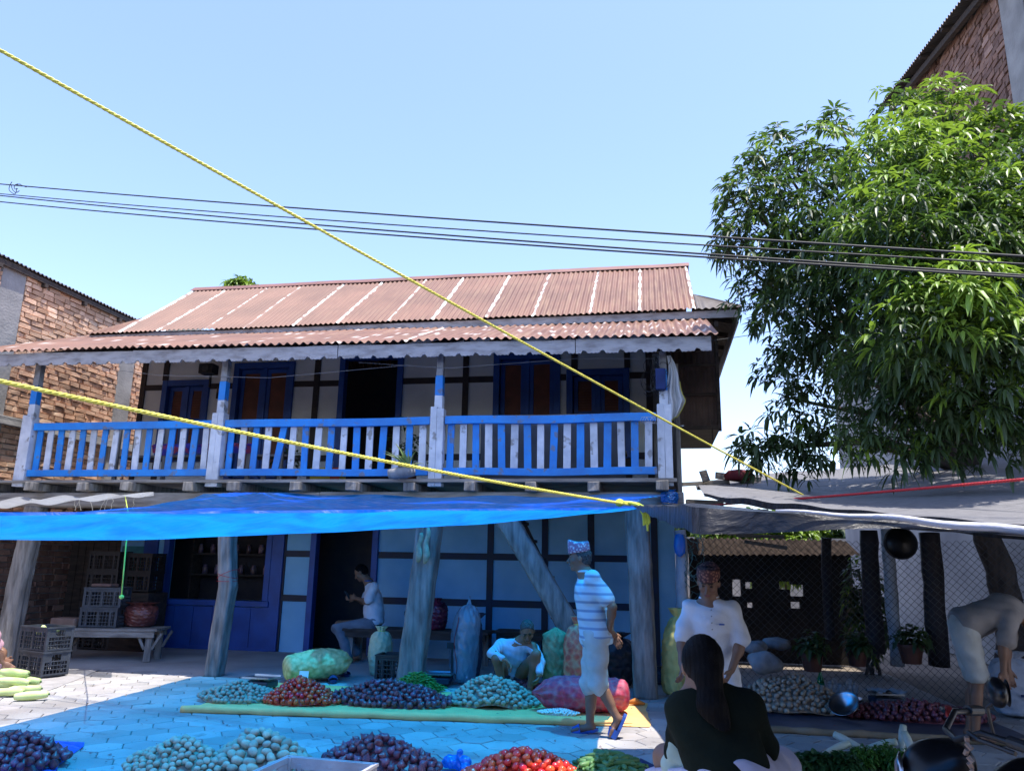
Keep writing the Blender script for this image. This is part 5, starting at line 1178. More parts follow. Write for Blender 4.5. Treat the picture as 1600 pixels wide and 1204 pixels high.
# loofahs hung on the middle pillar
LOO = mat('dry_gourd', (0.42, 0.36, 0.25), (0.28, 0.23, 0.15), rough=.95, scale=12, bump=.8, bscale=50)
for i, (x, y0, y1, l) in enumerate(((654, 832, 878, 'left dried gourd hanging on the middle pillar'), (665, 824, 880, 'right dried gourd hanging on the middle pillar'))):
    p, q = at(x+4, y0, 9.12), at(x-1, y1, 9.12); b = MB(); b.tube([p.lerp(q, k/10)+Vector((.01*math.sin(k), 0, 0)) for k in range(11)], [.018, .028, .03, .029, .03, .034, .038, .042, .044, .036, .014], 12); b.tube([p, p+Vector((.03, .02, .08))], .003, 5); tag(b.build('dried_gourd', LOO, smooth=True), l, 'gourd', 'dried gourds on the pillar')
# red string round the left pillar
b = MB(); c0 = Vector((-5.43, 9.4, 1.25))
for dz, tl in ((0, .06), (-.02, -.03), (-.09, .0)):
    b.tube([(c0.x+.125*math.cos(a), c0.y+.13*math.sin(a), c0.z+dz+tl*math.cos(a)) for a in [2*math.pi*k/24 for k in range(25)]], .0035, 5)
tag(b.build('red_string', RED), 'thin red string wound round the knobbly left pillar', 'string')
# goods on the shop shelf
JAR = mat('jar_goods', (.35, .2, .15), (.15, .1, .2), rough=.3, scale=30, bump=0, rnd_amt=.5)
for i in range(14):
    x = -7.9+i*.115; z = 1.181 if i % 2 else 1.531; b = MB(); b.lathe([(0, 0), (.042, 0), (.045, .1), (.03, .13), (.032, .155), (0, .157)], 12, loc=(x, FY+.7, z)); o = b.build('shop_jar', JAR, smooth=True); tag(o, ('leftmost', 'second', 'third', 'fourth', 'fifth', 'sixth', 'rightmost')[i//2]+' jar of goods on the '+('lower' if i % 2 else 'upper')+' shelf inside the shop window', 'jar', 'jars on the '+('lower' if i % 2 else 'upper')+' shop shelf')
# ---------------------------------------------------------------- things on the balcony
# speaker, picture
t = empty('loudspeaker', at(326, 577, 11.6), label='small black loudspeaker hung under the balcony roof at the left', cat='speaker')
b = MB(); b.box(-.13, .13, -.1, .1, -.085, .085); b.build('cabinet', BLACK, t, bevel=.01); b = MB(); mt = Matrix.Rotation(rad(90), 4, 'X'); b.lathe([(0, .1), (.03, .105), (.06, .112), (.065, .102)], 20, mtx=mt); b.build('cone', mat('speaker_cone', (.08, .08, .08), bump=0), t, smooth=True)
b = MB(); b.bar((.02, .05, -.085), (.02, .05, -.3), .03, .03); b.build('bracket', BLACK, t)
c = at(346, 612, FY-.04); t = empty('picture_frame', c, label='small dark framed picture on the upper wall between two windows', cat='picture'); b = MB(); b.box(-.09, .09, -.012, .012, -.12, .12); b.build('frame', DWOOD, t, bevel=.004); b = MB(); b.box(-.07, .07, -.016, -.0125, -.1, .1); b.build('print', mat('print_brown', (.25, .13, .08), (.03, .025, .03), scale=9, lo=.48, hi=.53, bump=0), t)
def balc_bench(x0, x1, y, z, label, board=False):
    t = empty('balcony_seat', ((x0+x1)/2, y, 2.445), label=label, cat='bench'); L = x1-x0
    b = MB(); b.box(-L/2, L/2, -.02, .02, z-.075, z, j=.003); b.build('top_rail', GREYTX, t, bevel=.004)
    for sx in (-1, 0, 1): b = MB(); x = sx*(L/2-.06); b.box(x-.03, x+.03, -.018, .018, 0, z-.076); b.build('leg', GREYT, t)
    b = MB(); b.box(-L/2, L/2, .03, .38, .38, .41); b.build('seat', GREYTX, t)
    if board: b = MB(); b.box(-L/2+.01, L/2-.01, -.045, -.021, .0, z-.09); b.build('grey_panel', mat('grey_cloth', (0.12, 0.13, 0.15), (0.08, 0.09, 0.11), rough=.9, scale=3, bump=.3), t)
balc_bench(-7.6, -5.95, 9.75, .88, 'weathered wooden seat behind the left balcony railing')
balc_bench(-5.55, -4.95, 9.75, .88, 'short wooden seat right of the second balcony post')
balc_bench(-2.2, -.32, 9.7, .88, 'wooden seat with a grey panel behind the right balcony railing', True)
b = MB(); b.grid(lambda u, v: (-6.95+1.6*u, 9.72-.05*math.sin(v*3), 2.445+.54+.03*vnoise(u*9, v*4)-.3*max(0, v-.6)), 40, 10)
cl = mat('patterned_cloth', (0.05, 0.05, 0.4), (0.4, 0.06, 0.12), rough=.8, scale=7, bump=.3, lo=.48, hi=.56); tag(b.build('patterned_cloth', cl, smooth=True), 'colourful purple and red cloth laid on the seat behind the left railing', 'cloth')
b = MB(); b.box(-.2, .2, -.12, .12, 0, .18); o = b.build('carton', mat('yellow_card', (0.55, 0.42, 0.03), (0.45, 0.33, 0.03), bump=.1), bevel=.003); o.location = at(512, 752, 9.6)+Vector((0, 0, 0)); o.location.z = 2.447; tag(o, 'yellow cardboard carton on the balcony floor near the middle', 'carton')
b = MB(); b.box(.08, .21, -.124, -.121, .0, .181); o2 = b.build('red_panel', mat('orange_print', (.55, .08, .03), bump=0), o)
# aloe plant in an old pot hung outside the railing
c = at(632, 742, 9.05); t = empty('aloe_plant', c, label='spiky aloe plant in a grey pot on the balcony edge by the third post', cat='potted plant')
t.location.z = 2.445
b = MB(); b.tube([(-.2, 0, .05), (-.1, 0, .06), (.02, 0, .07), (.12, 0, .08)], [.06, .07, .075, .06], 14); b.build('pot', STONE, t, smooth=True)
b = MB()
for k in range(17):
    a = R.uniform(-.3, math.pi+.3); el = R.uniform(-.4, 1.2); L = R.uniform(.26, .46); d = Vector((math.cos(a)*math.cos(el), -.5*abs(math.sin(a)), math.sin(el)+.35)).normalized()
    pts = [Vector((.05, -.03, .12))+d*L*q/6+Vector((0, 0, -.12*(q/6)**2)) for q in range(7)]; b.tube(pts, [.026, .024, .02, .016, .012, .007, .001], 6, squash=.4)
b.build('leaves', mat('aloe_green', (0.2, 0.28, 0.08), (0.28, 0.3, 0.12), rough=.5, scale=5, bump=.1), t, smooth=True)
shr = empty('potted_plant', at(640, 690, 10.4), label='dark leafy potted plant behind the middle railing before the door', cat='potted plant'); shr.location.z = 2.445
b = MB(); b.lathe([(0, 0), (.09, 0), (.12, .18), (0, .18)], 16); b.build('pot', POT, shr, smooth=False); b = MB()
for k in range(40): d = Vector((R.gauss(0, 1), R.gauss(0, 1), R.gauss(0, 1.6))); whorl(b, Vector((0, 0, .5))+d*.13, d+Vector((0, 0, 1)), .09, R, 0, n=6, narrow=.25)
b.build('foliage', [LEAF1, LEAF2], shr)
shr = empty('potted_plant', at(452, 745, 10.2), label='small potted plant behind the balcony railing left of the open door', cat='potted plant'); shr.location.z = 2.445
b = MB(); b.lathe([(0, 0), (.08, 0), (.11, .15), (0, .15)], 16); b.build('pot', POT, shr); b = MB()
for k in range(24): d = Vector((R.gauss(0, 1), R.gauss(0, 1), R.gauss(0, 1.3))); whorl(b, Vector((0, 0, .32))+d*.09, d+Vector((0, 0, 1)), .08, R, 0, n=6, narrow=.25)
b.build('foliage', [LEAF1, LEAF2], shr)
# towel on the corner post and the wire tangle
TOW = sheet_mat('white_towel', (0.6, 0.6, 0.6), (0.4, 0.4, 0.42), .15, gloss=.02, bump=.8, rough=.9)
b = MB()
def tw(u, v):
    wd = (.05+.24*v if v < .72 else .22-.5*(v-.72)); x = .20+wd*u+.02*math.sin(v*8); return (x, 9.25+.05*math.sin(u*12+v*2)*min(1, v*2), 3.95-.82*v+(.12*u*max(0, v-.5)))
b.grid(tw, 24, 30); o = b.build('towel', TOW, smooth=True); tag(o, 'white towel with a yellow hem hanging on the right corner post', 'towel')
b = MB(); b.tube([Vector(tw(1, k/20))+Vector((.002, 0, 0)) for k in range(8, 21)]+[Vector(tw(1-k/8, 1)) for k in range(1, 8)], .007, 5); b.build('hem', mat('yellow_hem', (.6, .55, .1), bump=0), o)
b = MB()
for k in range(22):
    a = rnd.uniform(0, 6.28); c0 = Vector((.07+rnd.uniform(-.12, .1), 9.2+rnd.uniform(-.02, .03), 3.72+rnd.uniform(-.22, .26))); r = rnd.uniform(.04, .14)
    b.tube([c0+Vector((r*math.cos(a+t*.55)*.7, .02*math.sin(t), r*math.sin(a+t*.55)*rnd.uniform(.9, 1.1))) for t in range(rnd.randint(5, 12))], .0035, 4)
tag(b.build('wire_tangle', CABLE), 'tangle of black electric wires on the right corner post', 'wires')
b = MB(); b.box(-.06, .06, -.05, .04, -.13, .13); o = b.build('meter_box', mat('dark_blue_box', (.01, .03, .14), bump=0), bevel=.01); o.location = (.12, 9.2, 3.64); tag(o, 'dark blue junction box among the wires on the corner post', 'box')
b = MB(); c0 = at(1012, 656, 9.1)
for k in range(5): b.tube([c0+Vector((.05*math.cos(a*1.1+k)+.03*k-.04, 0, .045*math.sin(a*1.1+k))) for a in range(6)], .003, 4)
tag(b.build('wire_loops', mat('pale_wire', (.5, .52, .6), bump=0)), 'pale curled wire hanging on the railing near the corner post', 'wire')

# ---------------------------------------------------------------- motorcycle at the lower right
mc = empty('motorcycle', (1.40, 3.02, 0), (0, 0, rad(172)), label='black parked motorcycle with one round mirror at the lower right corner', cat='motorcycle')
GLOSS = mat('black_gloss', (0.008, 0.008, 0.01), rough=.3, bump=0, spec=.35)
DSTEEL = mat('dull_dark_steel', (0.06, 0.06, 0.065), rough=.4, metallic=.6, bump=0)
mt = Matrix.Rotation(rad(90), 4, 'X')
def wheel(x):
    b = MB(); b.lathe([(.3*1+.0, 0)]+[], 3) if False else None
    b = MB(); n, m_ = 40, 10
    for i in range(n):
        a = 2*math.pi*i/n
        for j in range(m_): t = 2*math.pi*j/m_; r = .27+.04*math.cos(t); b.v.append((x+r*math.cos(a), .045*math.sin(t), .31+r*math.sin(a))); b.c.append((1, 1, 1))
    b.f = [(i*m_+j, ((i+1) % n)*m_+j, ((i+1) % n)*m_+(j+1) % m_, i*m_+(j+1) % m_) for i in range(n) for j in range(m_)]; b.m = [0]*len(b.f)
    wo_ = b.build('wheel', BLACK, mc, smooth=True)
    b = MB()
    for k in range(5): a = k*1.2566; b.bar((x, 0, .31), (x+.24*math.cos(a), 0, .31+.24*math.sin(a)), .03, .03, up=(0, 1, 0))
    b.build('spokes', STEEL, wo_)
wheel(.65); wheel(-.65)
s_ = SDF(); s_.cap((.25, 0, .78), (-.02, 0, .74), .12, .1, .05); vv, qq = s_.cap((.1, 0, .8), (.2, 0, .82), .12, .12, .05).mesh(.012); np_obj('fuel_tank', vv, qq, GLOSS, mc)
vv, qq = SDF().cap((-.12, 0, .74), (-.7, 0, .78), .07, .08, .05).plane((0, 0, 1), (0, 0, .82)).mesh(.012); np_obj('seat', vv, qq, BLACK, mc)
b = MB(); b.bar((.42, 0, .85), (.1, 0, .35), .06, .05, up=(0, 1, 0)); b.bar((.1, 0, .35), (-.3, 0, .35), .1, .08); b.bar((-.3, 0, .35), (-.65, 0, .31), .05, .04); b.box(-.15, .18, -.11, .11, .28, .55)
b.build('frame', BLACK, mc)
for sy in (-1, 1): b = MB(); b.tube([(.62, sy*.09, .31), (.5, sy*.09, .7), (.44, sy*.08, .95)], .02, 10); b.build('fork', STEEL, mc)
vv, qq = SDF().ell((.52, 0, .84), (.13, .13, .14), k=.04).cap((.45, -.06, .92), (.45, .06, .92), .05, .05, .06).mesh(.01); np_obj('headlamp_cowl', vv, qq, GLOSS, mc)
b = MB(); b.lathe([(0, .02), (.05, .017), (.085, 0)], 24, mtx=Matrix.Translation((.645, 0, .84)) @ Matrix.Rotation(rad(90), 4, 'Y')); b.build('headlight', STEEL, mc, smooth=True)
b = MB(); b.tube([(.30, .36, 1.04), (.40, .22, 1.05), (.46, .1, 1.0), (.46, -.1, 1.0), (.40, -.22, 1.05), (.30, -.36, 1.04)], .012, 10); b.build('handlebar', DSTEEL, mc, smooth=True)
for sy in (-1, 1):
    b = MB(); b.tube([(.335, sy*.31, 1.045), (.27, sy*.40, 1.035)], .021, 12); b.build('grip', BLACK, mc)
    b = MB(); b.tube([(.44, sy*.22, 1.05), (.43, sy*.32, 1.045), (.35, sy*.43, 1.03)], .008, 8); b.build('brake_lever', DSTEEL, mc)
    if sy < 0: continue
    mo = Vector((.37, sy*.25, 1.05)); b = MB(); b.tube([mo, mo+Vector((.02, sy*.05, .10)), mo+Vector((.0, sy*.10, .13))], .006, 8); b.build('mirror_stem', BLACK, mc)
    vv, qq = SDF().ell(mo+Vector((.0, sy*.12, .16)), (.03, .075, .05), k=.01).mesh(.007); mh = np_obj('mirror', vv, qq, GLOSS, mc)
    g = MB(); g.lathe([(0, 0), (.9, 0), (1, 0.02)], 20, mtx=Matrix.Translation(mo+Vector((-.03, sy*.12, .16))) @ Matrix.Rotation(rad(-90), 4, 'Y') @ Matrix.Scale(.045, 4)); 
    g.build('mirror_glass', DSTEEL, mh)
b = MB(); b.box(.40, .42, -.30, -.26, 1.02, 1.06); b.build('switch', mat('red_switch', (.5, .03, .02), bump=0), mc)
b = MB()
for k in range(14): b.tube([(.44+rnd.uniform(-.008, .008), .19, 1.03-.022*k), (.44+rnd.uniform(-.012, .012), .19+rnd.uniform(-.012, .012), 1.012-.022*k)], .009, 5)
b.build('garland', mat('dried_garland', (.2, .12, .09), (.35, .25, .2), bump=.5), mc)

mc.scale = (.9, .9, .9)
# ================================================================ VEGETABLES
def ico(sub, fn, name, m, mi=None):
    bm = bmesh.new(); bmesh.ops.create_icosphere(bm, subdivisions=sub, radius=1)
    for v in bm.verts: v.co = fn(v.co.copy())
    me = bpy.data.meshes.new(name); bm.to_mesh(me); bm.free()
    for x in (m if isinstance(m, list) else [m]): me.materials.append(x)
    if mi: me.polygons.foreach_set('material_index', [mi(p.center) for p in me.polygons])
    me.polygons.foreach_set('use_smooth', [True]*len(me.polygons)); return me
POTM = mat('potato_skin', (0.50, 0.39, 0.28), (0.38, 0.29, 0.21), rough=.85, scale=25, bump=.3, bscale=90, rnd_amt=.16)
ONM = mat('onion_skin', (0.22, 0.06, 0.08), (0.12, 0.035, 0.05), rough=.38, scale=14, stretch=(3, 3, .6), bump=.15, bscale=30, rnd_amt=.35)
TOM = mat('tomato_skin', (0.78, 0.045, 0.03), (0.68, 0.08, 0.03), rough=.2, scale=5, bump=0, rnd_amt=.18)
GREEN = mat('calyx_green', (0.05, 0.15, 0.03), bump=0)
CUC = mat('cucumber_skin', (0.06, 0.16, 0.04), (0.12, 0.25, 0.07), rough=.5, scale=14, bump=.2, rnd_amt=.2)
CHI = mat('chilli_green', (0.09, 0.22, 0.03), (0.05, 0.14, 0.02), rough=.35, scale=8, bump=0, rnd_amt=.25)
GOU = mat('gourd_skin', (0.60, 0.68, 0.30), (0.48, 0.58, 0.2), rough=.5, scale=6, bump=.15, rnd_amt=.1)
GAR = mat('garlic_white', (0.75, 0.72, 0.66), (0.6, 0.56, 0.5), rough=.7, scale=10, bump=.2, rnd_amt=.1)
def pot_fn(s):
    return lambda c: Vector((c.x*.034*(1+.1*vnoise(c.x*1.3+s, c.y*1.7, s)), c.y*.026*(1+.12*vnoise(c.y*2+s, c.z, s)), c.z*.023*(1+.1*vnoise(c.x*2, c.z+s, s))))
PM = [ico(3, pot_fn(s), 'potato', POTM) for s in (1, 4, 7)]
PR = [ico(2, lambda c, s=s: Vector((c.x*.025, c.y*.024, c.z*.022))*(1+.07*vnoise(c.x*1.5+s, c.y*1.5, s)), 'potato', POTM) for s in (2, 5)]
def on_fn(s):
    def f(c):
        r = math.hypot(c.x, c.y); z = c.z*.026
        if c.z > .75: z += .02*((c.z-.75)/.25)**2; k = 1-.45*((c.z-.75)/.25)
        else: k = 1
        a = math.atan2(c.y, c.x); q = 1+.02*math.sin(a*7+s)
        return Vector((c.x*.030*k*q, c.y*.030*k*q, z))
    return f
OM = [ico(3, on_fn(s), 'onion', ONM) for s in (1, 3)]
def tom_fn(c):
    a = math.atan2(c.y, c.x); r = math.hypot(c.x, c.y); d = 1+.03*math.cos(a*5)
    return Vector((c.x*.027*d, c.y*.027*d, c.z*.023-.005*math.exp(-(r/.35)**2)*(1 if c.z > 0 else -.4)))
TM = [ico(3, tom_fn, 'tomato', [TOM, GREEN], lambda p: 1 if p.z > .0 and math.hypot(p.x, p.y) < .0035 else 0)]
def curve_mesh(name, L, r0, bend, m, seg=10, n=8, prof=None, stem=True):
    b = MB(); pts = [Vector((L*(t/seg-.5), bend*math.sin(math.pi*t/seg), 0)) for t in range(seg+1)]
    rs = [r0*(prof(t/seg) if prof else max(.08, math.sin(math.pi*min(1, .12+t/seg*.85))**.6)) for t in range(seg+1)]
    b.tube(pts, rs, n)
    if stem: b.tube([pts[-1], pts[-1]+Vector((.015, .004, 0))], r0*.22, 5, mi=1)
    o = b.build(name, [m, GREEN], smooth=True); me = o.data; bpy.data.objects.remove(o); return me
CHM = [curve_mesh('chilli', .085, .0055, bnd, CHI, prof=lambda t: .15+.85*min(1, t*1.6)**.7) for bnd in (.008, .018, -.012)]
CCM = [curve_mesh('cucumber', .15, .02, .012, CUC, n=12), curve_mesh('cucumber', .12, .022, -.006, CUC, n=12)]
GOM = [curve_mesh('gourd', .34, .042, .02, GOU, seg=16, n=16, prof=lambda t: .25+.75*math.sin(math.pi*min(1, max(0, .1+t*.8)))**.5), curve_mesh('gourd', .30, .045, -.01, GOU, seg=16, n=16, prof=lambda t: .3+.7*math.sin(math.pi*min(1, max(0, .08+t*.84)))**.5)]
GAM = [ico(2, lambda c: Vector((c.x*.014, c.y*.011, c.z*.009)), 'garlic_clove', GAR)]
HEAPS = []     # (kind, mesh, loc, rot, scale, label, group, apparent size)
def heap(kind, meshes, c, rx, ry, h, d, label, group, seed, sc_=(.85, 1.15), flat=False, pw=1.5, lift=.0):
    Rr = random.Random(seed); pts = []; tries = 0; target = 1.5*math.pi*rx*ry/(d*d)
    while tries < target*26:
        tries += 1; a = Rr.uniform(0, 2*math.pi); q = math.sqrt(Rr.random())
        x, y = q*rx*math.cos(a), q*ry*math.sin(a)
        q2 = q*(1+.13*vnoise(a*1.3, seed, seed))
        z = h*max(0, 1-q2**pw)*(1+.12*vnoise(x*7, y*7, seed)); P = Vector((x, y, z+d*.42))
        if all((P-o_).length_squared > (d*.83)**2 for o_ in pts): pts.append(P)
    for P in pts:
        s = Rr.uniform(*sc_); e = (0 if flat else Rr.uniform(-.5, .5), 0 if flat else Rr.uniform(-.5, .5), Rr.uniform(0, 6.28))
        if kind in ('onion', 'tomato'): e = (Rr.uniform(-1.1, 1.1), Rr.uniform(-1.1, 1.1), e[2])
        HEAPS.append((kind, Rr.choice(meshes), Vector(c)+P+Vector((0, 0, lift)), e, s, label, group, s*d/(Vector(c)+P).length*(1.0 if P.y < ry*.35 else .6), d))
    # the rest of the heap, under the top layer
    b = MB(); n, m_ = 28, 8; rx, ry = rx*.9, ry*.9
    for j in range(m_+1):
        q = j/m_
        for i in range(n):
            a = 2*math.pi*i/n; q2 = q*(1+.13*vnoise(a*1.3, seed, seed)); b.v.append((c[0]+q*(rx)*math.cos(a), c[1]+q*ry*math.sin(a), c[2]+lift+h*max(0, 1-(q2*.9)**pw)-.012-(.03 if j == m_ else 0))); b.c.append((1, 1, 1))
    b.f = [(j*n+i, j*n+(i+1) % n, (j+1)*n+(i+1) % n, (j+1)*n+i) for j in range(m_) for i in range(n)]; b.m = [0]*len(b.f)
    CORES.setdefault(kind, []).append(b)
CORES = {}
def gc(x, y, dz=.02): p = gz(x, y); return Vector((p.x, p.y, dz))
heap('potato', PR, gc(372, 1093), .42, .30, .13, .050, 'small round potato in the heap at the left end of the tan mat', 'potatoes at the left end of the tan mat', 1)
heap('tomato', TM, gc(470, 1098), .42, .27, .20, .052, 'red tomato in the heap between potatoes and onions on the tan mat', 'tomatoes on the tan mat', 2)
heap('onion', OM, gc(607, 1101), .66, .26, .19, .058, 'purple onion in the wide heap in the middle of the tan mat', 'onions in the middle of the tan mat', 3)
heap('potato', PM, gc(768, 1101), .50, .33, .25, .056, 'pale potato in the tall heap right of the onions on the tan mat', 'potatoes right of the middle onions', 4)
heap('onion', OM, gc(818, 1083), .30, .20, .10, .056, 'purple onion in the small heap behind the tall potato heap', 'onions behind the tall potato heap', 5)
heap('garlic_clove', GAM, gc(873, 1117), .21, .09, .035, .021, 'white garlic clove in the little spread by the walking man', 'garlic cloves by the walking man', 6, flat=True)
heap('potato', PR, gc(278, 1206), .38, .26, .17, .050, 'small potato in the front heap at the lower left', 'small potatoes in the lower left heap', 7)
heap('potato', PM, gc(405, 1203), .40, .27, .21, .060, 'large pale potato in the front heap by the worn crate', 'large potatoes by the worn crate', 8, sc_=(1.0, 1.35))
heap('onion', OM, gc(590, 1208), .45, .26, .19, .060, 'purple onion in the front heap behind the worn crate', 'onions behind the worn crate', 9)
heap('tomato', TM, gc(820, 1222), .42, .28, .16, .058, 'red tomato in the front heap at the bottom edge', 'tomatoes at the bottom edge', 10, sc_=(1.0, 1.2))
heap('onion', OM, gc(12, 1196), .40, .32, .17, .060, 'onion in the heap on the blue sheet at the lower left corner', 'onions on the blue sheet at the lower left', 11)
heap('potato', PR, gc(1235, 1108), .66, .42, .30, .056, 'round dusty potato in the big heap on the right-hand stall', 'potatoes on the right-hand stall', 12, sc_=(.95, 1.2))
heap('onion', OM, gc(1428, 1124), .72, .26, .12, .060, 'dark onion in the shaded low heap on the right-hand stall', 'onions on the right-hand stall', 13)
heap('cucumber', CCM, gc(952, 1222), .30, .24, .15, .042, 'short green cucumber in the front heap beside the tomatoes', 'cucumbers at the bottom edge', 14, flat=True)
heap('chilli', CHM, gc(652, 1080), .30, .20, .17, .021, 'thin green chilli in the heap behind the middle onions', 'green chillies behind the middle onions', 15, sc_=(.9, 1.3))
# the largest three hundred of a kind stand as things of their own; the rest of the kind is one object
for kind in sorted({h_[0] for h_ in HEAPS}):
    L = sorted([h_ for h_ in HEAPS if h_[0] == kind], key=lambda h_: -h_[7])
    for (k, me, loc, e, s, label, group, ap, d) in L[:295]:
        o = bpy.data.objects.new(kind, me); col.objects.link(o); o.location = loc; o.rotation_euler = e; o.scale = (s, s, s); tag(o, label, kind.replace('_', ' '), group)
    V, Fc, Mi = [], [], []; base = 0; mats_ = L[0][1].materials
    for (k, me, loc, e, s, *_r) in L[295:]:
        mt = Matrix.Translation(loc) @ Euler(e).to_matrix().to_4x4() @ Matrix.Scale(s, 4)
        V += [tuple(mt @ v.co) for v in me.vertices]; Fc += [tuple(i+base for i in p.vertices) for p in me.polygons]; Mi += [p.material_index for p in me.polygons]; base += len(me.vertices)
    for cb_ in CORES[kind]:
        V += cb_.v; Fc += [tuple(i+base for i in f) for f in cb_.f]; Mi += [0]*len(cb_.f); base += len(cb_.v)
    me = bpy.data.meshes.new('heaped_'+kind+'s'); me.from_pydata(V, [], Fc)
    for x in mats_: me.materials.append(x)
    me.polygons.foreach_set('material_index', Mi); me.polygons.foreach_set('use_smooth', [True]*len(Fc)); me.update()
    nm = {'potato': 'heaped_potatoes', 'tomato': 'heaped_tomatoes'}.get(kind, 'heaped_'+kind+'s')
    o = bpy.data.objects.new(nm, me); col.objects.link(o); tag(o, 'the remaining '+kind.replace('_', ' ')+' heaps lying under and behind the top layer', kind.replace('_', ' ')+' heap', kind='stuff')
# litter: onion skins and crumbs trodden round the heaps
SKN = mat('onion_peel', (0.3, 0.1, 0.1), (0.2, 0.08, 0.06), bump=0); LR = random.Random(5); b = MB()
for k in range(260):
    cx_, cy_ = LR.choice(((607, 1125), (590, 1180), (768, 1140), (1428, 1160), (80, 1180), (990, 1120), (900, 1150), (300, 1130), (1100, 1150)))
    p = gz(cx_+LR.gauss(0, 90), min(1200, max(1062, cy_+LR.gauss(0, 22)))); s_ = LR.uniform(.004, .016); a = LR.uniform(0, 6.28)
    q_ = [Vector((p.x+s_*math.cos(a+t)*LR.uniform(.6, 1.3), p.y+s_*math.sin(a+t)*LR.uniform(.6, 1.3), .008+LR.uniform(0, .008))) for t in (0, 1.3, 2.7, 4.2)]
    b.add(q_, [(0, 1, 2, 3)])
o = b.build('litter', SKN); tag(o, 'onion skins and crumbs scattered on the pavers around the heaps', 'litter', kind='stuff')
# gourds at the left edge
gl = [(8, 1083, 0), (38, 1078, 0), (20, 1066, .075), (40, 1064, .07), (2, 1058, .08), (22, 1052, .15), (-6, 1070, .01), (48, 1088, 0)]
gn = ['front left', 'lower right', 'middle', 'upper right', 'left', 'topmost', 'leftmost', 'foremost']
for i, (x, y, z) in enumerate(gl):
    p = gz(x, y+6, z); o = bpy.data.objects.new('gourd', GOM[i % 2]); col.objects.link(o); o.location = (p.x, p.y, z+.05); o.rotation_euler = (0, rnd.uniform(-.08, .08), rad(22+rnd.uniform(-16, 16))); o.scale = (1, 1, 1); tag(o, gn[i]+' pale green gourd of the stack at the left edge', 'gourd', 'pale gourds stacked at the left edge')
for i, (x, y) in enumerate(((-7.46, 8.76), (-7.32, 8.70), (-7.4, 8.66))):
    o = bpy.data.objects.new('gourd', GOM[1]); col.objects.link(o); o.location = (x, y, .53+.02*i); o.rotation_euler = (0, rad(12*i-10), rad(30+50*i)); o.scale = (.75,)*3; tag(o, ('left', 'right', 'front')[i]+' yellowish gourd in the upper dark crate at the left', 'gourd', 'gourds in the upper dark crate')

# ================================================================ MATS
TANM = mat('tan_mat', (0.85, 0.5, 0.18), (0.7, 0.41, 0.15), rough=.85, scale=5, bump=.4, bscale=30)
def floor_sheet(name, pts, m, label, n=40, amp=.012, z=.006, cat='mat', drop=True):
    A, B, C, D = [Vector(p) for p in pts]; b = MB(); sd = rnd.random()*9
    def fn(u, v):
        p = A.lerp(B, u).lerp(D.lerp(C, u), v); e = min(1, min(u, 1-u, v, 1-v)*14)
        return (p.x+.02*vnoise(v*5, sd)*(1 if u < .02 or u > .98 else 0), p.y+.02*vnoise(u*9, sd)*(1 if v < .03 else 0), z+amp*(.3+.7*abs(vnoise(p.x*3+sd, p.y*3)))*e)
    b.grid(fn, n, max(8, n//2)); o = b.build(name, m, smooth=True); return tag(o, label, cat)
fl, fr = gz(283, 1112), gz(1016, 1137)
tm_ = floor_sheet('tan_mat', [(fl.x, fl.y, 0), (fr.x, fr.y, 0), (fr.x-.05, 8.95, 0), (-4.7, 9.15, 0)], TANM, 'long tan mat with a rolled front edge under the back row of vegetables', amp=.008)
b = MB(); N_ = 60
b.tube([(fl.x+(fr.x-.16-fl.x)*k/N_, fl.y+(fr.y-fl.y)*k/N_+.01*vnoise(k*.3, 1), .032+.005*vnoise(k*.35, 2)) for k in range(N_+1)], [(.036+.006*vnoise(k*.4, 5))*(1 if k < N_-8 else (N_-k)/8*.9+.1) for k in range(N_+1)], 12); b.build('rolled_edge', TANM, tm_, smooth=True)
rl_, rr_ = gz(1168, 1142), gz(1640, 1168)
rm = floor_sheet('dark_mat', [(rl_.x, rl_.y, 0), (rr_.x, rr_.y, 0), (rr_.x, 9.6, 0), (rl_.x, 9.6, 0)], mat('dark_blue_mat', (0.05, 0.055, 0.09), (0.03, 0.03, 0.05), rough=.5, bump=.4), 'dark plastic mat with a tan rolled edge under the right-hand vegetables', amp=.01)
b = MB(); b.tube([(rl_.x+(rr_.x-rl_.x)*k/50, rl_.y+(rr_.y-rl_.y)*k/50+.02*vnoise(k*.3, 4), .028+.006*vnoise(k*.3, 2)) for k in range(51)], [.03+.006*vnoise(k*.45, 5) for k in range(51)], 12); b.build('rolled_edge', mat('brown_roll', (0.3, 0.22, 0.14), (0.2, 0.15, 0.09), bump=.5), rm, smooth=True)
BM_ = sheet_mat('blue_ground_sheet', (0.02, 0.14, 0.6), (0.02, 0.2, 0.7), .1, gloss=.15, bump=.7)
a, b_, c_, d_ = gz(-80, 1250), gz(100, 1196), gz(134, 1160), gz(-60, 1152); floor_sheet('blue_sheet', [(a.x, a.y, 0), (b_.x+.1, b_.y-.25, 0), (c_.x, c_.y, 0), (d_.x, d_.y, 0)], BM_, 'blue plastic ground sheet under the onions at the lower left corner', amp=.03)
a, b_, c_, d_ = gz(-40, 1092), gz(60, 1086), gz(160, 1045), gz(60, 1046); floor_sheet('sacking', [(a.x, a.y, 0), (b_.x, b_.y, 0), (c_.x, c_.y, 0), (d_.x-.8, d_.y, 0)], mat('grey_sacking', (0.36, 0.34, 0.33), (0.26, 0.25, 0.24), bump=.6, rough=.95), 'crumpled grey sacking spread under the gourds and crates at the left', amp=.03)
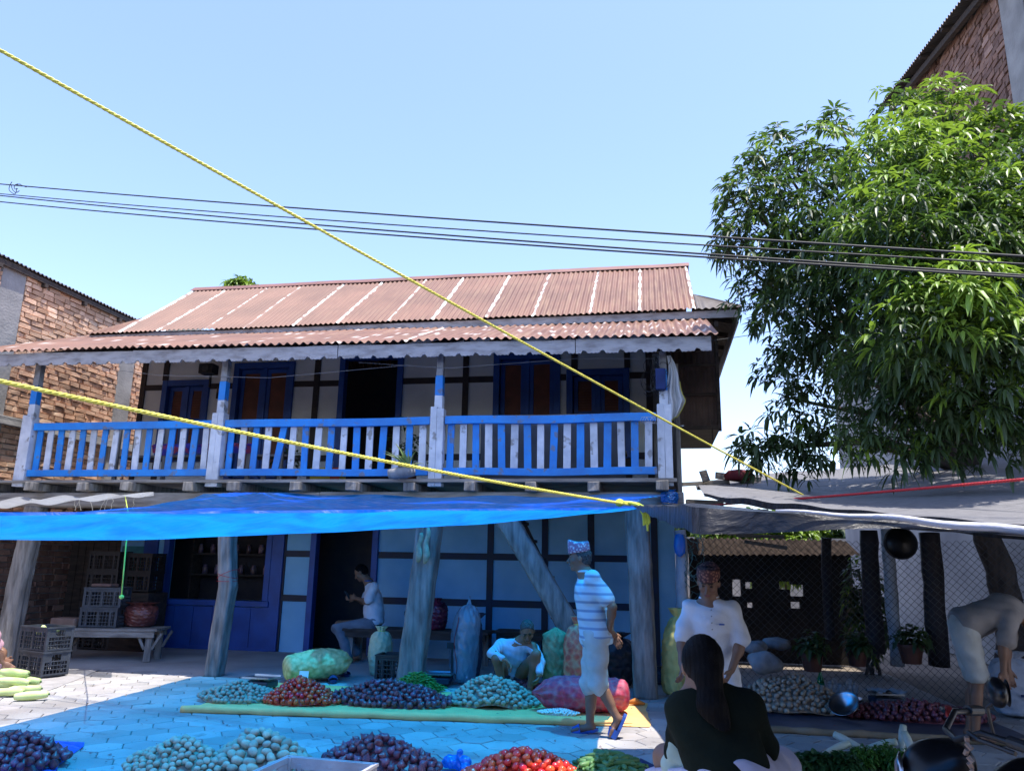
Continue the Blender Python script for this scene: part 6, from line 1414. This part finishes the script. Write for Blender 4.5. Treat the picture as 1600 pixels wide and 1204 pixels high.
a = gz(360, 1215); floor_sheet('front_mat', [(a.x-.95, a.y-.6, 0), (a.x+1.55, a.y-.6, 0), (a.x+1.45, a.y+.02, 0), (a.x-.75, a.y+.02, 0)], mat('grey_mat', (0.2, 0.2, 0.21), (0.13, 0.13, 0.14), bump=.5), 'grey mat under the front row of potatoes and onions', amp=.008)
a = gz(1000, 1208); floor_sheet('navy_cloth', [(a.x-.1, a.y-.3, 0), (a.x+.4, a.y-.3, 0), (a.x+.42, a.y+.1, 0), (a.x-.02, a.y+.12, 0)], mat('navy_cloth', (0.02, 0.03, 0.1), (0.01, 0.02, 0.06), bump=.5), 'dark navy cloth lying between the cucumbers and the crouching woman', amp=.12, cat='cloth')
c = gz(993, 1103); b = MB(); b.tube([(c.x-.1, c.y, .03), (c.x, c.y+.01, .05), (c.x+.1, c.y-.01, .03)], [.01, .035, .012], 10); tag(b.build('orange_cloth', mat('orange_cloth', (.6, .22, .03), (.5, .15, .02), bump=.4), smooth=True), 'small orange cloth at the end of the lying red onion sack', 'cloth')
b = MB(); q_ = gz(254, 1071); c = gz(463, 1080)+Vector((0, .03, .16)); b.box(-.055, .055, -.004, .004, -.06, .06); o = b.build('price_card', mat('white_card', (.72, .75, .72), (.6, .64, .62), bump=0)); o.location = gz(464, 1078)+Vector((0, .15, .13)); o.rotation_euler = (rad(-12), 0, rad(4)); tag(o, 'small white and yellow card standing at the mouth of the yellow-green sack', 'card')
b = MB(); b.box(-.056, .056, -.0055, -.0045, -.06, -.015); b.build('yellow_band', mat('yellow_band', (.7, .65, .1), bump=0), o)
# leafy greens and radishes at the bottom right
RAD = mat('radish_white', (0.62, 0.64, 0.55), (0.5, 0.55, 0.4), rough=.45, bump=.1, rnd_amt=.08)
RDM = curve_mesh('radish', .30, .030, .01, RAD, seg=14, n=14, prof=lambda t: .08+.92*min(1, t*1.5)**.8*(1 if t < .9 else .85), stem=False)
DIL = leafmat('radish_leaf', (0.07, 0.17, 0.03), (0.12, 0.25, 0.05), (.2, .45, .05)); DILD = leafmat('dark_spinach', (0.03, 0.085, 0.03), (0.05, 0.12, 0.04), (.08, .25, .05))
spots = [(1235, 1208, 0, 'dark leafy bunch nearest the crouching woman'), (1275, 1204, 0, 'dark leafy bunch second from the crouching woman'), (1318, 1206, 0, 'leafy bunch between the two left radishes'), (1352, 1199, 1, 'bright feathery green bunch in the middle of the greens'), (1385, 1196, 1, 'tall bright feathery bunch right of the middle'), (1408, 1205, 1, 'bright leafy bunch with a radish leaning on it'), (1450, 1210, 0, 'dark leafy bunch nearest the motorcycle')]
for (x, y, br, l) in spots:
    p = gz(x, y); t = empty('leafy_bunch', (p.x, p.y, 0.01), label=l, cat='leafy greens', group='bunches of leafy greens at the bottom right'); b = MB()
    for k in range(110):
        d = Vector((R.gauss(0, 1), R.gauss(0, 1), abs(R.gauss(0, .8)))).normalized(); whorl(b, Vector((0, 0, .03))+Vector((d.x*.12, d.y*.1, d.z*(.11 if br else .07)))*R.uniform(.3, 1), d+Vector((0, 0, .4)), .05 if br else .075, R, 0, n=7, narrow=.2 if br else .34)
    b.build('leaves', [DIL if br else DILD], t)
for i, (x, y, rz, l) in enumerate(((1303, 1180, 20, 'radish lying tip outwards at the left of the greens'), (1335, 1168, 150, 'long white radish pointing up left among the greens'), (1372, 1172, -20, 'white radish lying behind the bright feathery bunch'), (1415, 1176, 70, 'white radish standing on end in the greens'), (1432, 1190, 110, 'white radish leaning right beside the motorcycle'))):
    p = gz(x, y+16); o = bpy.data.objects.new('radish', RDM); col.objects.link(o); o.location = (p.x, p.y, .09+(.05 if i > 2 else .02)); o.rotation_euler = (0, rad(-50 if i > 2 else -18), rad(rz)); tag(o, l, 'radish', 'white radishes among the greens')

# ================================================================ PEOPLE
def nrm(v): return Vector(v).normalized()
def person(loc, J, face, up, label, h=.008, skin=SKIN, hair=None, girth=1.0, feet=True, hands=True, headtilt=None, grip=.5):
    """J: joints in world coordinates; one continuous body surface"""
    root = empty('person', loc, label=label, cat='person'); O = Vector(loc); J = {k: Vector(v)-O for k, v in J.items()}
    f = nrm(face); u = nrm(Vector(up)-f*Vector(up).dot(f)); r = f.cross(u)
    s = SDF(); c = J['head']; A = (r, f, u)
    s.ell(c+u*.015-f*.008, (.073, .092, .098), A); s.ell(c+f*.028-u*.055, (.05, .055, .058), A, k=.03); s.ell(c+f*.062-u*.098, (.022, .02, .018), A, k=.02)
    s.cap(c+f*.084+u*.002, c+f*.106-u*.034, .009, .014, k=.012); s.cap(c+f*.094-u*.038-r*.014, c+f*.094-u*.038+r*.014, .008, .008, k=.008)
    s.cap(c+f*.078+u*.026-r*.035, c+f*.078+u*.026+r*.035, .011, k=.012)
    for sg in (-1, 1):
        s.ell(c+f*.09+r*.031*sg+u*.006, (.015, .012, .011), A, k=.01, sub=True); s.ell(c+f*.075+r*.031*sg+u*.005, (.0125, .0125, .011), A, k=.004)
        s.ell(c+r*.076*sg-u*.01-f*.006, (.011, .019, .031), A, k=.01); s.ell(c+f*.055+r*.042*sg-u*.028, (.022, .024, .02), A, k=.02)
    s.cap(c+f*.086-u*.066-r*.018, c+f*.086-u*.066+r*.018, .0075, k=.007)
    nk = J['neck']; s.cap(c-u*.06-f*.015, nk-Vector((0, 0, 0)), .052, .058, k=.03)
    cu = nrm(nk-J['pelvis']); cr = nrm(J['shR']-J['shL']); cr = nrm(cr-cu*cr.dot(cu)); cf = cu.cross(cr); B = (cr, cf, cu); g = girth
    ch, pe = J['chest'], J['pelvis']; mid = ch.lerp(pe, .55)
    s.ell(ch, (.155*g, .105*g, .17), B, k=.04); s.ell(mid, (.135*g, .098*g, .15), B, k=.05); s.ell(pe, (.15*g, .11*g, .12), B, k=.05)
    s.cap(nk, ch, .06, .1, k=.05); s.cap(J['shL'], J['shR'], .052, k=.05)
    for S in 'LR':
        s.cap(J['sh'+S], J['el'+S], .046, .037, k=.03); s.cap(J['el'+S], J['wr'+S], .037, .025, k=.02)
        m_ = J['el'+S].lerp(J['wr'+S], .28); s.ell(m_, (.037, .037, .05), k=.03)
        s.cap(J['hip'+S], J['kn'+S], .083*g, .052, k=.04); s.cap(J['kn'+S], J['an'+S], .05, .034, k=.03)
        bk_ = J['kn'+S].lerp(J['an'+S], .3); kd = nrm(J['kn'+S]-(J['hip'+S]+J['an'+S])/2) if (J['kn'+S]-(J['hip'+S]+J['an'+S])/2).length > .02 else cf
        s.cap(bk_-kd*.018, bk_.lerp(J['an'+S], .4)-kd*.012, .046, .034, k=.03)
        an, to = J['an'+S], J['to'+S]; fd = nrm(to-an); s.cap(an-fd*.02-Vector((0, 0, .02)), an.lerp(to, .6)-Vector((0, 0, .005)), .034, .032, k=.02)
        sd_ = nrm(fd.cross(Vector((0, 0, 1))))
        for q in range(5):
            o_ = sd_*(q-2)*.0165; s.cap(an.lerp(to, .62)+o_, to+o_*1.05-fd*(.008*abs(q-1.2)), .017, .011 if q else .013, k=.012)
        if hands:
            W = J['wr'+S]; hd = nrm(J['ha'+S]-W); pn = nrm(J.get('pn'+S, O+Vector((0, 0, -1)))+(O if 'pn'+S in J else Vector((0, 0, 0)))-(Vector((0, 0, 0)) if 'pn'+S in J else O)) if False else nrm(hd.cross(cr).cross(hd)+hd.cross(cf)*.2) if abs(hd.dot(cr)) < .95 else nrm(cf)
            sd = nrm(hd.cross(pn)); pc = W+hd*.05
            s.ell(pc, (.040, .052, .016), (sd, hd, pn), k=.015)
            for q in range(4):
                o_ = sd*(-.029+.0195*q); L1 = (.040, .046, .043, .034)[q]; kn = W+hd*.088+o_; c1 = grip*.9; d1 = nrm(hd*math.cos(c1)+pn*math.sin(c1)); d2 = nrm(hd*math.cos(c1*2.2)+pn*math.sin(c1*2.2))
                s.cap(pc+o_*.9+hd*.02, kn, .0115, .0105, k=.006); s.cap(kn, kn+d1*L1, .0098, .009, k=.003); s.cap(kn+d1*L1, kn+d1*L1+d2*L1*.75, .009, .0075, k=.003)
            th = W+hd*.028-sd*.03*(-1 if S == 'L' else 1)*-1
            td = nrm(hd*.75+(th-(W+hd*.028))*14+pn*.4); s.cap(W+hd*.025, th, .015, .013, k=.01); s.cap(th, th+td*.034, .012, .0105, k=.005); s.cap(th+td*.034, th+td*.034+nrm(td+hd*.7)*.026, .0105, .008, k=.003)
    V, Q = s.mesh(h)
    ctr = V[Q].mean(1); mi = np.zeros(len(Q), int)
    for sg in (-1, 1): mi[np.linalg.norm(ctr-np.array(c+f*.088+r*.031*sg+u*.006), axis=1) < .0125] = 1
    a_, b_ = np.array(c+f*.092-u*.066-r*.019), np.array(c+f*.092-u*.066+r*.019); t = np.clip(((ctr-a_)@(b_-a_))/((b_-a_)@(b_-a_)), 0, 1); mi[np.linalg.norm(ctr-a_-t[:, None]*(b_-a_), axis=1) < .0095] = 2
    for sg in (-1, 1):
        a_, b_ = np.array(c+f*.088+u*.03+r*.014*sg), np.array(c+f*.078+u*.03+r*.046*sg); t = np.clip(((ctr-a_)@(b_-a_))/((b_-a_)@(b_-a_)), 0, 1); mi[np.linalg.norm(ctr-a_-t[:, None]*(b_-a_), axis=1) < .008] = 1
    np_obj('body', V, Q, [skin, EYEW, LIPS], root, mi=mi)
    if hair:
        hs = SDF(); hs.ell(c+u*.022-f*.013, (.081, .098, .1), A); hs.cap(c-f*.055-u*.035, c-f*.05+u*.02, .05, .06, k=.03)
        hs.noise = lambda X, Y, Z: .0022*np.sin(X*170+np.sin(Z*90)*2)+.0018*np.sin(Y*150+Z*60)
        hs.plane(f*.9-u*.55, c+f*.040+u*.055); hs.plane(-u, c-u*.065); V, Q = hs.mesh(h*.8); np_obj('hair', V, Q, hair, root)
    return dict(root=root, J=J, f=f, u=u, r=r, B=B, h=h, g=g)
def wrinkle(a=.004, s=0):
    return lambda X, Y, Z: a*np.sin(X*26+Z*17+s+2*np.sin(Z*11+Y*9))+a*.7*np.sin(Y*31-Z*37+s*2+1.5*np.sin(X*19))+a*.5*np.sin(Z*70+X*25+3*np.sin(Y*14+s))
def shirt(P, m, sleeve=.75, hem=.0, off=.022, name='shirt', flare=.0, collar=True, wr=.004, long_=False, belly=1.0):
    J, (cr, cf, cu), g = P['J'], P['B'], P['g']; s = SDF(); ch, pe = J['chest'], J['pelvis']; mid = ch.lerp(pe, .55); B = P['B']
    s.ell(ch, (.155*g+off, .105*g+off, .175), B, k=.05); s.ell(mid, (.14*g+off, .10*g*belly+off, .17), B, k=.06); s.ell(pe-cu*hem*.4, (.15*g+off+flare, .112*g+off+flare, .14+hem*.6), B, k=.06)
    s.cap(J['neck']-cu*.02, ch, .062, .11, k=.05); s.cap(J['shL'], J['shR'], .06, k=.05)
    for S in 'LR':
        a, e, w_ = J['sh'+S], J['el'+S], J['wr'+S]; t = sleeve
        if t <= 1: s.cap(a, a.lerp(e, t), .064, .062+off*.4, k=.035)
        else: s.cap(a, e, .062, .053, k=.035); s.cap(e, e.lerp(w_, t-1), .053, .042, k=.02)
    s.noise = wrinkle(wr, len(label_seed(P))); s.plane(-cu, pe-cu*(.06+hem)); s.plane(cu, J['neck']+cu*.022)
    V, Q = s.mesh(P['h']); o = np_obj(name, V, Q, m, P['root'])
    if collar:
        b = MB(); nk = J['neck']; pts = [nk+cu*(.016+.010*math.cos(t))+(cr*math.sin(t)*.066+cf*math.cos(t)*.062) for t in [2*math.pi*k/24 for k in range(25)]]; b.tube(pts, .011, 8); b.build('collar', m if collar is True else collar, P['root'], smooth=True)
    return o
def label_seed(P): return P['root']['label']
def trousers(P, m, length=1.0, off=.02, name='trousers', hemr=None, wr=.004, waist=.06):
    """length: 0..1 hip to knee, 1..2 knee to ankle"""
    J, (cr, cf, cu), g = P['J'], P['B'], P['g']; s = SDF(); s.ell(J['pelvis'], (.152*g+off*.7, .112*g+off*.7, .13), P['B'], k=.05)
    for S in 'LR':
        hp_, kn, an = J['hip'+S], J['kn'+S], J['an'+S]
        if length <= 1: s.cap(hp_, hp_.lerp(kn, length), .088*g+off*.6, .072+off, k=.04)
        else: s.cap(hp_, kn, .088*g+off*.6, .064+off, k=.04); e = kn.lerp(an, length-1); s.cap(kn, e, .064+off, hemr or (.045+off), k=.03); s.plane(e-kn, e) if False else None
    s.noise = wrinkle(wr, 3); s.plane(cu, J['pelvis']+cu*waist)
    V, Q = s.mesh(P['h']); return np_obj(name, V, Q, m, P['root'])
def worn_sandal(P, S, m=SAND):
    J = P['J']; an, to = J['an'+S], J['to'+S]; d = nrm(to-an); root = P['root']
    hz = Vector((d.x, d.y, 0)).normalized(); heel = an-d*.055-Vector((0, 0, .055)) if abs(d.z) < .35 else an-d*.03+d.cross(Vector((0, 0, 1)).cross(d)).normalized()*.0
    base = an.lerp(to, .42); up_ = nrm(d.cross(Vector((0, 0, 1))).cross(d)); ctr = base-up_*.05
    mt = Matrix((d, up_.cross(d), up_)).transposed().to_4x4(); mt.translation = ctr
    n = 20; top, bot = [], []
    for k in range(n):
        a = 2*math.pi*k/n; x = math.cos(a)*.135; y = math.sin(a)*(.05 if x > 0 else .04); top.append(mt @ Vector((x, y, .018))); bot.append(mt @ Vector((x, y, -.008)))
    b = MB(); b.add(bot+top, [tuple(range(n-1, -1, -1)), tuple(range(n, 2*n))]+[(k, (k+1) % n, n+(k+1) % n, n+k) for k in range(n)])
    def st(u, v): return mt @ Vector((.02+.07*u, math.cos(math.pi*v)*.054, .0+math.sin(math.pi*v)*.085*(1-.2*u)))
    b.grid(st, 5, 12); b.grid(lambda u, v: st(u, v)*1.0+Vector((0, 0, .004)), 5, 12); b.build('sandal', m, root, smooth=False)
def topi(P, m, hgt=.1, tilt=.0):
    J, f, u, r = P['J'], P['f'], P['u'], P['r']; c = J['head']; b = MB(); n = 36; rings = [(.00, 1.0), (.25, 1.0), (.55, .985), (.8, .97), (.95, .93), (1.0, .86), (.985, .6), (.97, .3), (.965, 0.02)]
    uu = nrm(u+f*tilt)
    for (t, q) in rings:
        for k in range(n):
            a = 2*math.pi*k/n; hh = hgt*t*(1+.10*math.cos(a)) if t < .9 else hgt*t*(1+.10*math.cos(a)*q); z = .048+hh+(.012*math.cos(2*a)*q if t > .9 else 0)-.012*(1-t)*(-math.cos(a))*-1
            b.v.append(tuple(c+uu*z+f*(math.cos(a)*.103*q-.004)+r*math.sin(a)*.086*q)); b.c.append((1, 1, 1))
    b.f = [(j*n+k, j*n+(k+1) % n, (j+1)*n+(k+1) % n, (j+1)*n+k) for j in range(len(rings)-1) for k in range(n)]+[tuple((len(rings)-1)*n+k for k in range(n)), tuple(range(n-1, -1, -1))]; b.m = [0]*len(b.f)
    return b.build('topi_cap', m, P['root'], smooth=True)
def pattern(name, base, c1, c2, kind, freq, **k):
    def ex(m, n, N, L, b, mp, out):
        tc = N.new('ShaderNodeTexCoord')
        if kind == 'stripe':
            wv = N.new('ShaderNodeTexWave'); wv.wave_type = 'BANDS'; wv.bands_direction = k.get('dir', 'Z'); wv.inputs['Scale'].default_value = freq; wv.inputs['Distortion'].default_value = .25; wv.inputs['Detail'].default_value = 1; L.new(tc.outputs['Object'], wv.inputs[0]); fac = wv.outputs['Fac']
        else:
            wv = N.new('ShaderNodeTexVoronoi'); wv.inputs['Scale'].default_value = freq; L.new(tc.outputs['Object'], wv.inputs[0]); fac = wv.outputs['Distance']
        mr = N.new('ShaderNodeMapRange'); mr.inputs[1].default_value = k.get('lo', .45); mr.inputs[2].default_value = k.get('hi', .55); L.new(fac, mr.inputs[0])
        mx = N.new('ShaderNodeMix'); mx.data_type = 'RGBA'; mx.inputs[6].default_value = (*c1, 1); mx.inputs[7].default_value = (*c2, 1); L.new(mr.outputs[0], mx.inputs[0]); L.new(mx.outputs[2], b.inputs['Base Color'])
    return mat(name, base, rough=.85, bump=.25, bscale=90, extra=ex)
CWHITE = mat('white_cotton', (0.72, 0.72, 0.75), (0.62, 0.62, 0.66), rough=.9, scale=6, bump=.3, bscale=50)
STRIPE = pattern('striped_polo', (.6, .6, .6), (0.24, 0.30, 0.40), (0.52, 0.60, 0.64), 'stripe', 4.2, lo=.08, hi=.34)
PIN = pattern('pinstripe_shirt', (.6, .6, .6), (0.16, 0.24, 0.36), (0.6, 0.66, 0.72), 'stripe', 22, dir='X', lo=.35, hi=.5)
KHAKI = mat('pale_shorts', (0.52, 0.52, 0.48), (0.42, 0.42, 0.38), rough=.9, bump=.4, bscale=40)
# --- walking man with the patterned cap
Y0 = 7.25
def pt(x, y, dy=0, Yb=None): return at(x, y, (Yb if Yb is not None else Y0)+dy)
loc = Vector((-.55, 7.25, 0))
J = dict(head=pt(905, 871), neck=pt(914, 895), chest=pt(922, 930), pelvis=pt(931, 990), shL=pt(926, 903, -.15), shR=pt(924, 903, .15), elL=pt(957, 948, -.2), elR=pt(955, 948, .2), wrL=pt(951, 984, -.09), wrR=pt(954, 988, .05),
         haL=pt(962, 998, .0), haR=pt(966, 1004, .0), hipL=pt(932, 1000, -.08), hipR=pt(930, 1000, .08), knL=pt(934, 1066, -.08), knR=pt(922, 1066, .08), anL=pt(965, 1122, -.09), anR=pt(922, 1133, .07), toL=pt(952, 1149, -.10), toR=pt(893, 1140, .07))
S = person(loc, J, (-1, -.1, -.03), (0, 0, 1), 'elderly man in a patterned cap walking left with his hands behind his back', h=.0075, hair=HAIRG, girth=1.14)
shirt(S, STRIPE, sleeve=.72, hem=.04, belly=1.05); trousers(S, KHAKI, 1.12, off=.022, hemr=.075, name='shorts'); worn_sandal(S, 'L'); worn_sandal(S, 'R')
topi(S, pattern('white_flowered_cap', (.6, .6, .6), (0.62, 0.6, 0.62), (0.30, 0.16, 0.24), 'v', 42, lo=.25, hi=.5), .1, .05)
# --- man in the white kurta
Y0 = 6.2; loc = Vector((.42, 6.2, 0))
J = dict(head=pt(1107, 909, -.05), neck=pt(1108, 936), chest=pt(1112, 972), pelvis=pt(1118, 1045, .12), shL=pt(1143, 952, 0), shR=pt(1080, 950, 0), elL=pt(1158, 1003, -.02), elR=pt(1066, 998, -.02), wrL=pt(1143, 1046, -.15), wrR=pt(1065, 1036, -.12),
         haL=pt(1134, 1064, -.2), haR=pt(1066, 1054, -.18), hipL=pt(1134, 1052, .1), hipR=pt(1102, 1052, .1))
for S_, x in (('L', 1138), ('R', 1098)): k = pt(x, 1090, -.18); J['kn'+S_] = Vector((k.x, k.y, .40)); J['an'+S_] = Vector((k.x, 6.25, .075)); J['to'+S_] = Vector((k.x, 6.08, .03))
Wm = person(loc, J, (-.18, -.85, -.42), (0, -.35, .9), 'stooping man in a white kurta and red-brown patterned cap behind the crouching woman', h=.0075, hair=HAIRB, girth=1.02)
shirt(Wm, CWHITE, sleeve=.9, hem=.16, off=.018, name='kurta', flare=.015, wr=.005); trousers(Wm, CWHITE, 1.85, off=.02)
topi(Wm, pattern('red_brown_cap', (.3, .1, .1), (0.30, 0.13, 0.09), (0.08, 0.03, 0.03), 'v', 45, lo=.3, hi=.5), .075, .0)
b = MB(); c = pt(1110, 965, -.145); J_ = Wm['J']
for k in range(4): q = Wm['J']['neck']+Vector((.004, -.118-.012*k, -.07-.045*k)); b.lathe([(0, .003), (.005, 0)], 8, loc=q, mtx=Matrix.Rotation(rad(90), 4, 'X'))
b.build('buttons', mat('grey_button', (.3, .3, .32), bump=0), Wm['root'])
b = MB(); q = Wm['J']['neck']+Vector((.075, -.142, -.17)); b.box(q.x-.018, q.x+.018, q.y-.004, q.y+.02, q.z-.004, q.z+.005); b.build('pocket_trim', NAVY, Wm['root'])
b = MB(); q = Wm['J']['elL'].lerp(Wm['J']['shL'], .22)+Vector((.03, -.062, 0)); b.add([q+Vector((-.014, 0, -.012)), q+Vector((.014, 0, -.012)), q+Vector((0, 0, .016)), q+Vector((-.014, .012, -.012)), q+Vector((.014, .012, -.012)), q+Vector((0, .012, .016))], [(0, 1, 2), (5, 4, 3), (0, 3, 4, 1), (1, 4, 5, 2), (2, 5, 3, 0)]); b.build('sleeve_mark', NAVY, Wm['root'])
# --- crouching woman seen from behind
Y0 = 3.45; loc = Vector((.24, 3.45, 0))
J = dict(head=pt(1097, 1040, .02), neck=pt(1102, 1078), chest=pt(1112, 1128), pelvis=pt(1140, 1212, -.05), shL=pt(1066, 1108, 0), shR=pt(1168, 1104, .02), elL=pt(1058, 1172, .12), elR=pt(1195, 1168, .12), wrL=pt(1075, 1205, .32), wrR=pt(1180, 1210, .33),
         haL=pt(1085, 1208, .4), haR=pt(1170, 1216, .41), hipL=pt(1112, 1218, .0), hipR=pt(1168, 1218, .0), knL=pt(1040, 1182, .34), knR=pt(1215, 1200, .36))
for S_ in 'LR': k = J['kn'+S_]; J['an'+S_] = Vector((k.x+.02, k.y-.08, .075)); J['to'+S_] = Vector((k.x, k.y+.10, .03))
Fw = person(loc, J, (-.12, .95, -.25), (0, .2, 1), 'woman with a long black ponytail in a dark green top sitting with her back turned', h=.0075)
shirt(Fw, mat('dark_green_top', (0.012, 0.017, 0.012), (0.008, 0.011, 0.008), spec=.1, rough=.95, bump=.3, bscale=60), sleeve=1.6, hem=-.01, off=.012, name='top', wr=.003, collar=False)
trousers(Fw, mat('lilac_trousers', (0.48, 0.45, 0.55), (0.38, 0.36, 0.46), rough=.9, bump=.3), 1.9, off=.03, wr=.006)
c, f, u, r = Fw['J']['head'], Fw['f'], Fw['u'], Fw['r']
hs = SDF(); hs.ell(c+u*.02-f*.018, (.086, .104, .106), (r, f, u)); hs.cap(c-f*.07+u*.01, c-f*.10-u*.05, .06, .045, k=.04)
tail = [c-f*.10-u*.05, c+Vector((.02, -.14, -.13)), c+Vector((.06, -.15, -.24)), c+Vector((.095, -.155, -.36)), c+Vector((.115, -.15, -.46))]
for i in range(4): hs.cap(tail[i], tail[i+1], (.045, .05, .048, .04)[i], (.05, .048, .04, .018)[i], k=.03); hs.cap(tail[i]+r*.02, tail[i+1]+r*(.028), .03, .026 if i < 3 else .01, k=.03)
hs.noise = lambda X, Y, Z: .0009*np.sin(X*330+np.sin(Z*16)*2)+.0006*np.sin(X*560+Y*80+Z*10); hs.plane(f*.9-u*.5, c+f*.03+u*.055)
V, Q = hs.mesh(.0055); np_obj('hair', V, Q, HAIRB, Fw['root'])
vv, qq = None, None
sc_ = SDF(); a = Vector(at(1062, 1150, 3.5))-loc; sc_.cap(a, Vector(at(1052, 1200, 3.62))-loc, .03, .06, k=.03); sc_.cap(Vector(at(1080, 1165, 3.5))-loc, Vector(at(1075, 1215, 3.6))-loc, .035, .06, k=.03); sc_.noise = wrinkle(.006, 2); V, Q = sc_.mesh(.009); np_obj('scarf', V, Q, mat('pale_green_scarf', (0.36, 0.46, 0.4), (0.26, 0.36, 0.33), bump=.3), Fw['root'])
st = empty('wooden_stool', (J['pelvis'].x, J['pelvis'].y, 0), label='low wooden stool under the sitting woman', cat='stool'); zt = J['pelvis'].z-.14
b = MB(); b.box(-.17, .17, -.14, .14, zt-.03, zt); b.build('seat', GREYTX, st, bevel=.005)
for sx in (-1, 1):
    for sy in (-1, 1): b = MB(); b.bar((sx*.16, sy*.13, 0), (sx*.13, sy*.1, zt-.031), .03, .03); b.build('leg', GREYT, st)
# --- squatting man in the striped shirt
Y0 = 9.1; loc = Vector((-1.6, 9.15, .01))
J = dict(head=pt(824, 985, -.08), neck=pt(812, 1003, .02), chest=pt(805, 1022, .1), pelvis=pt(800, 1050, .22), shL=pt(832, 1010, .02), shR=pt(784, 1006, .06), elL=pt(845, 1035, -.1), elR=pt(768, 1020, -.1), wrL=pt(843, 1054, -.22), wrR=pt(790, 1031, -.22),
         haL=pt(840, 1062, -.28), haR=pt(798, 1040, -.26), hipL=pt(812, 1054, .16), hipR=pt(788, 1054, .16), knL=pt(838, 1022, -.16), knR=pt(776, 1030, -.16))
for S_, x in (('L', 828), ('R', 786)): q = pt(x, 1060, -.08); J['an'+S_] = Vector((q.x, q.y, .09)); J['to'+S_] = Vector((q.x, q.y-.16, .045))
Qm = person(loc, J, (.15, -.75, -.6), (0, -.5, .8), 'man squatting behind the vegetables in a pale blue striped shirt, looking down', h=.009, hair=HAIRG)
shirt(Qm, PIN, sleeve=1.75, hem=.0, off=.02); trousers(Qm, mat('dark_shorts', (0.05, 0.055, 0.08), (0.03, 0.035, 0.05), rough=.9, bump=.3), .92, off=.014, name='shorts')
# --- man sitting on the bench with a phone
Y0 = 11.1; loc = Vector((-4.1, 11.1, .01))
J = dict(head=pt(564, 894), neck=pt(576, 909), chest=pt(583, 934), pelvis=pt(585, 968), shL=pt(584, 916, -.16), shR=pt(580, 916, .16), elL=pt(575, 940, -.18), elR=pt(570, 940, .18), wrL=pt(556, 934, -.05), wrR=pt(555, 935, .05),
         haL=pt(548, 932, -.02), haR=pt(547, 934, .03), hipL=pt(580, 975, -.1), hipR=pt(580, 975, .1), knL=pt(529, 975, -.14), knR=pt(527, 980, .12))
for S_, x, dy in (('L', 545, -.14), ('R', 560, .14)): q = pt(x, 1028, dy); J['an'+S_] = Vector((q.x, q.y, .09)); J['to'+S_] = Vector((q.x-.17, q.y, .045))
Pm = person(loc, J, (-.85, -.1, -.5), (-.4, 0, .9), 'man in a white polo shirt sitting on the bench and looking at his phone', h=.010, hair=HAIRB)
shirt(Pm, CWHITE, sleeve=.8, hem=.02, off=.03, collar=NAVY, belly=1.25); trousers(Pm, mat('grey_jeans', (0.2, 0.23, 0.27), (0.13, 0.15, 0.19), rough=.9, bump=.3), 1.9, off=.018)
q = pt(546, 929)-loc; b = MB(); b.box(-.004, .004, -.036, .036, -.07, .07); o = b.build('phone', BLACK, bevel=.003); o.location = pt(543, 929); o.rotation_euler = (0, rad(-35), 0); tag(o, 'black mobile phone in the hands of the man on the bench', 'phone')
# --- person bending forward at the right edge
Y0 = 7.8; loc = Vector((2.85, 7.8, 0))
J = dict(head=pt(1620, 975), neck=pt(1600, 955), chest=pt(1565, 953), pelvis=pt(1508, 975), shL=pt(1582, 962, .17), shR=pt(1582, 962, -.17), elL=pt(1572, 1010, .2), elR=pt(1568, 1008, -.2), wrL=pt(1575, 1045, .18), wrR=pt(1568, 1048, -.2),
         haL=pt(1578, 1060, .18), haR=pt(1570, 1065, -.2), hipL=pt(1506, 988, .09), hipR=pt(1508, 988, -.09), knL=pt(1522, 1058, .1), knR=pt(1528, 1058, -.09), anL=pt(1512, 1115, .1), anR=pt(1520, 1118, -.09))
for S_ in 'LR': J['an'+S_].z = .08; J['to'+S_] = J['an'+S_]+Vector((.16, 0, -.045))
Bm = person(loc, J, (.75, -.1, -.65), (.65, 0, .75), 'person in a grey shirt and pale shorts bending forward at the right edge', h=.010, hair=HAIRB, girth=1.12)
shirt(Bm, mat('grey_shirt', (0.30, 0.27, 0.25), (0.22, 0.2, 0.19), rough=.9, bump=.3), sleeve=.85, hem=.02, off=.03); trousers(Bm, KHAKI, .93, off=.016, name='shorts')
# --- person in pink at the left edge
Y0 = 8.1; loc = Vector((-7.1, 8.1, 0))
J = dict(head=pt(-20, 948), neck=pt(-22, 972), chest=pt(-20, 1000), pelvis=pt(-22, 1050), shL=pt(-18, 980, .15), shR=pt(-20, 980, -.15), elL=pt(-4, 1010, .18), elR=pt(-8, 1015, -.2), wrL=pt(8, 1030, .1), wrR=pt(4, 1035, -.15),
         haL=pt(16, 1034, .08), haR=pt(12, 1040, -.12), hipL=pt(-20, 1056, .09), hipR=pt(-20, 1056, -.09), knL=pt(2, 1020, .14), knR=pt(0, 1024, -.14))
for S_, dy in (('L', .12), ('R', -.12)): q = pt(-8, 1070, dy); J['an'+S_] = Vector((q.x, q.y, .08)); J['to'+S_] = Vector((q.x+.16, q.y, .035))
Km = person(loc, J, (1, -.2, -.3), (0, 0, 1), 'person in pink clothing squatting at the very left edge by the gourds', h=.010, hair=HAIRB)
PINK = mat('pink_cotton', (0.55, 0.33, 0.38), (0.45, 0.26, 0.31), rough=.9, bump=.3)
shirt(Km, PINK, sleeve=.9, hem=.05, off=.03); trousers(Km, PINK, 1.8, off=.02)
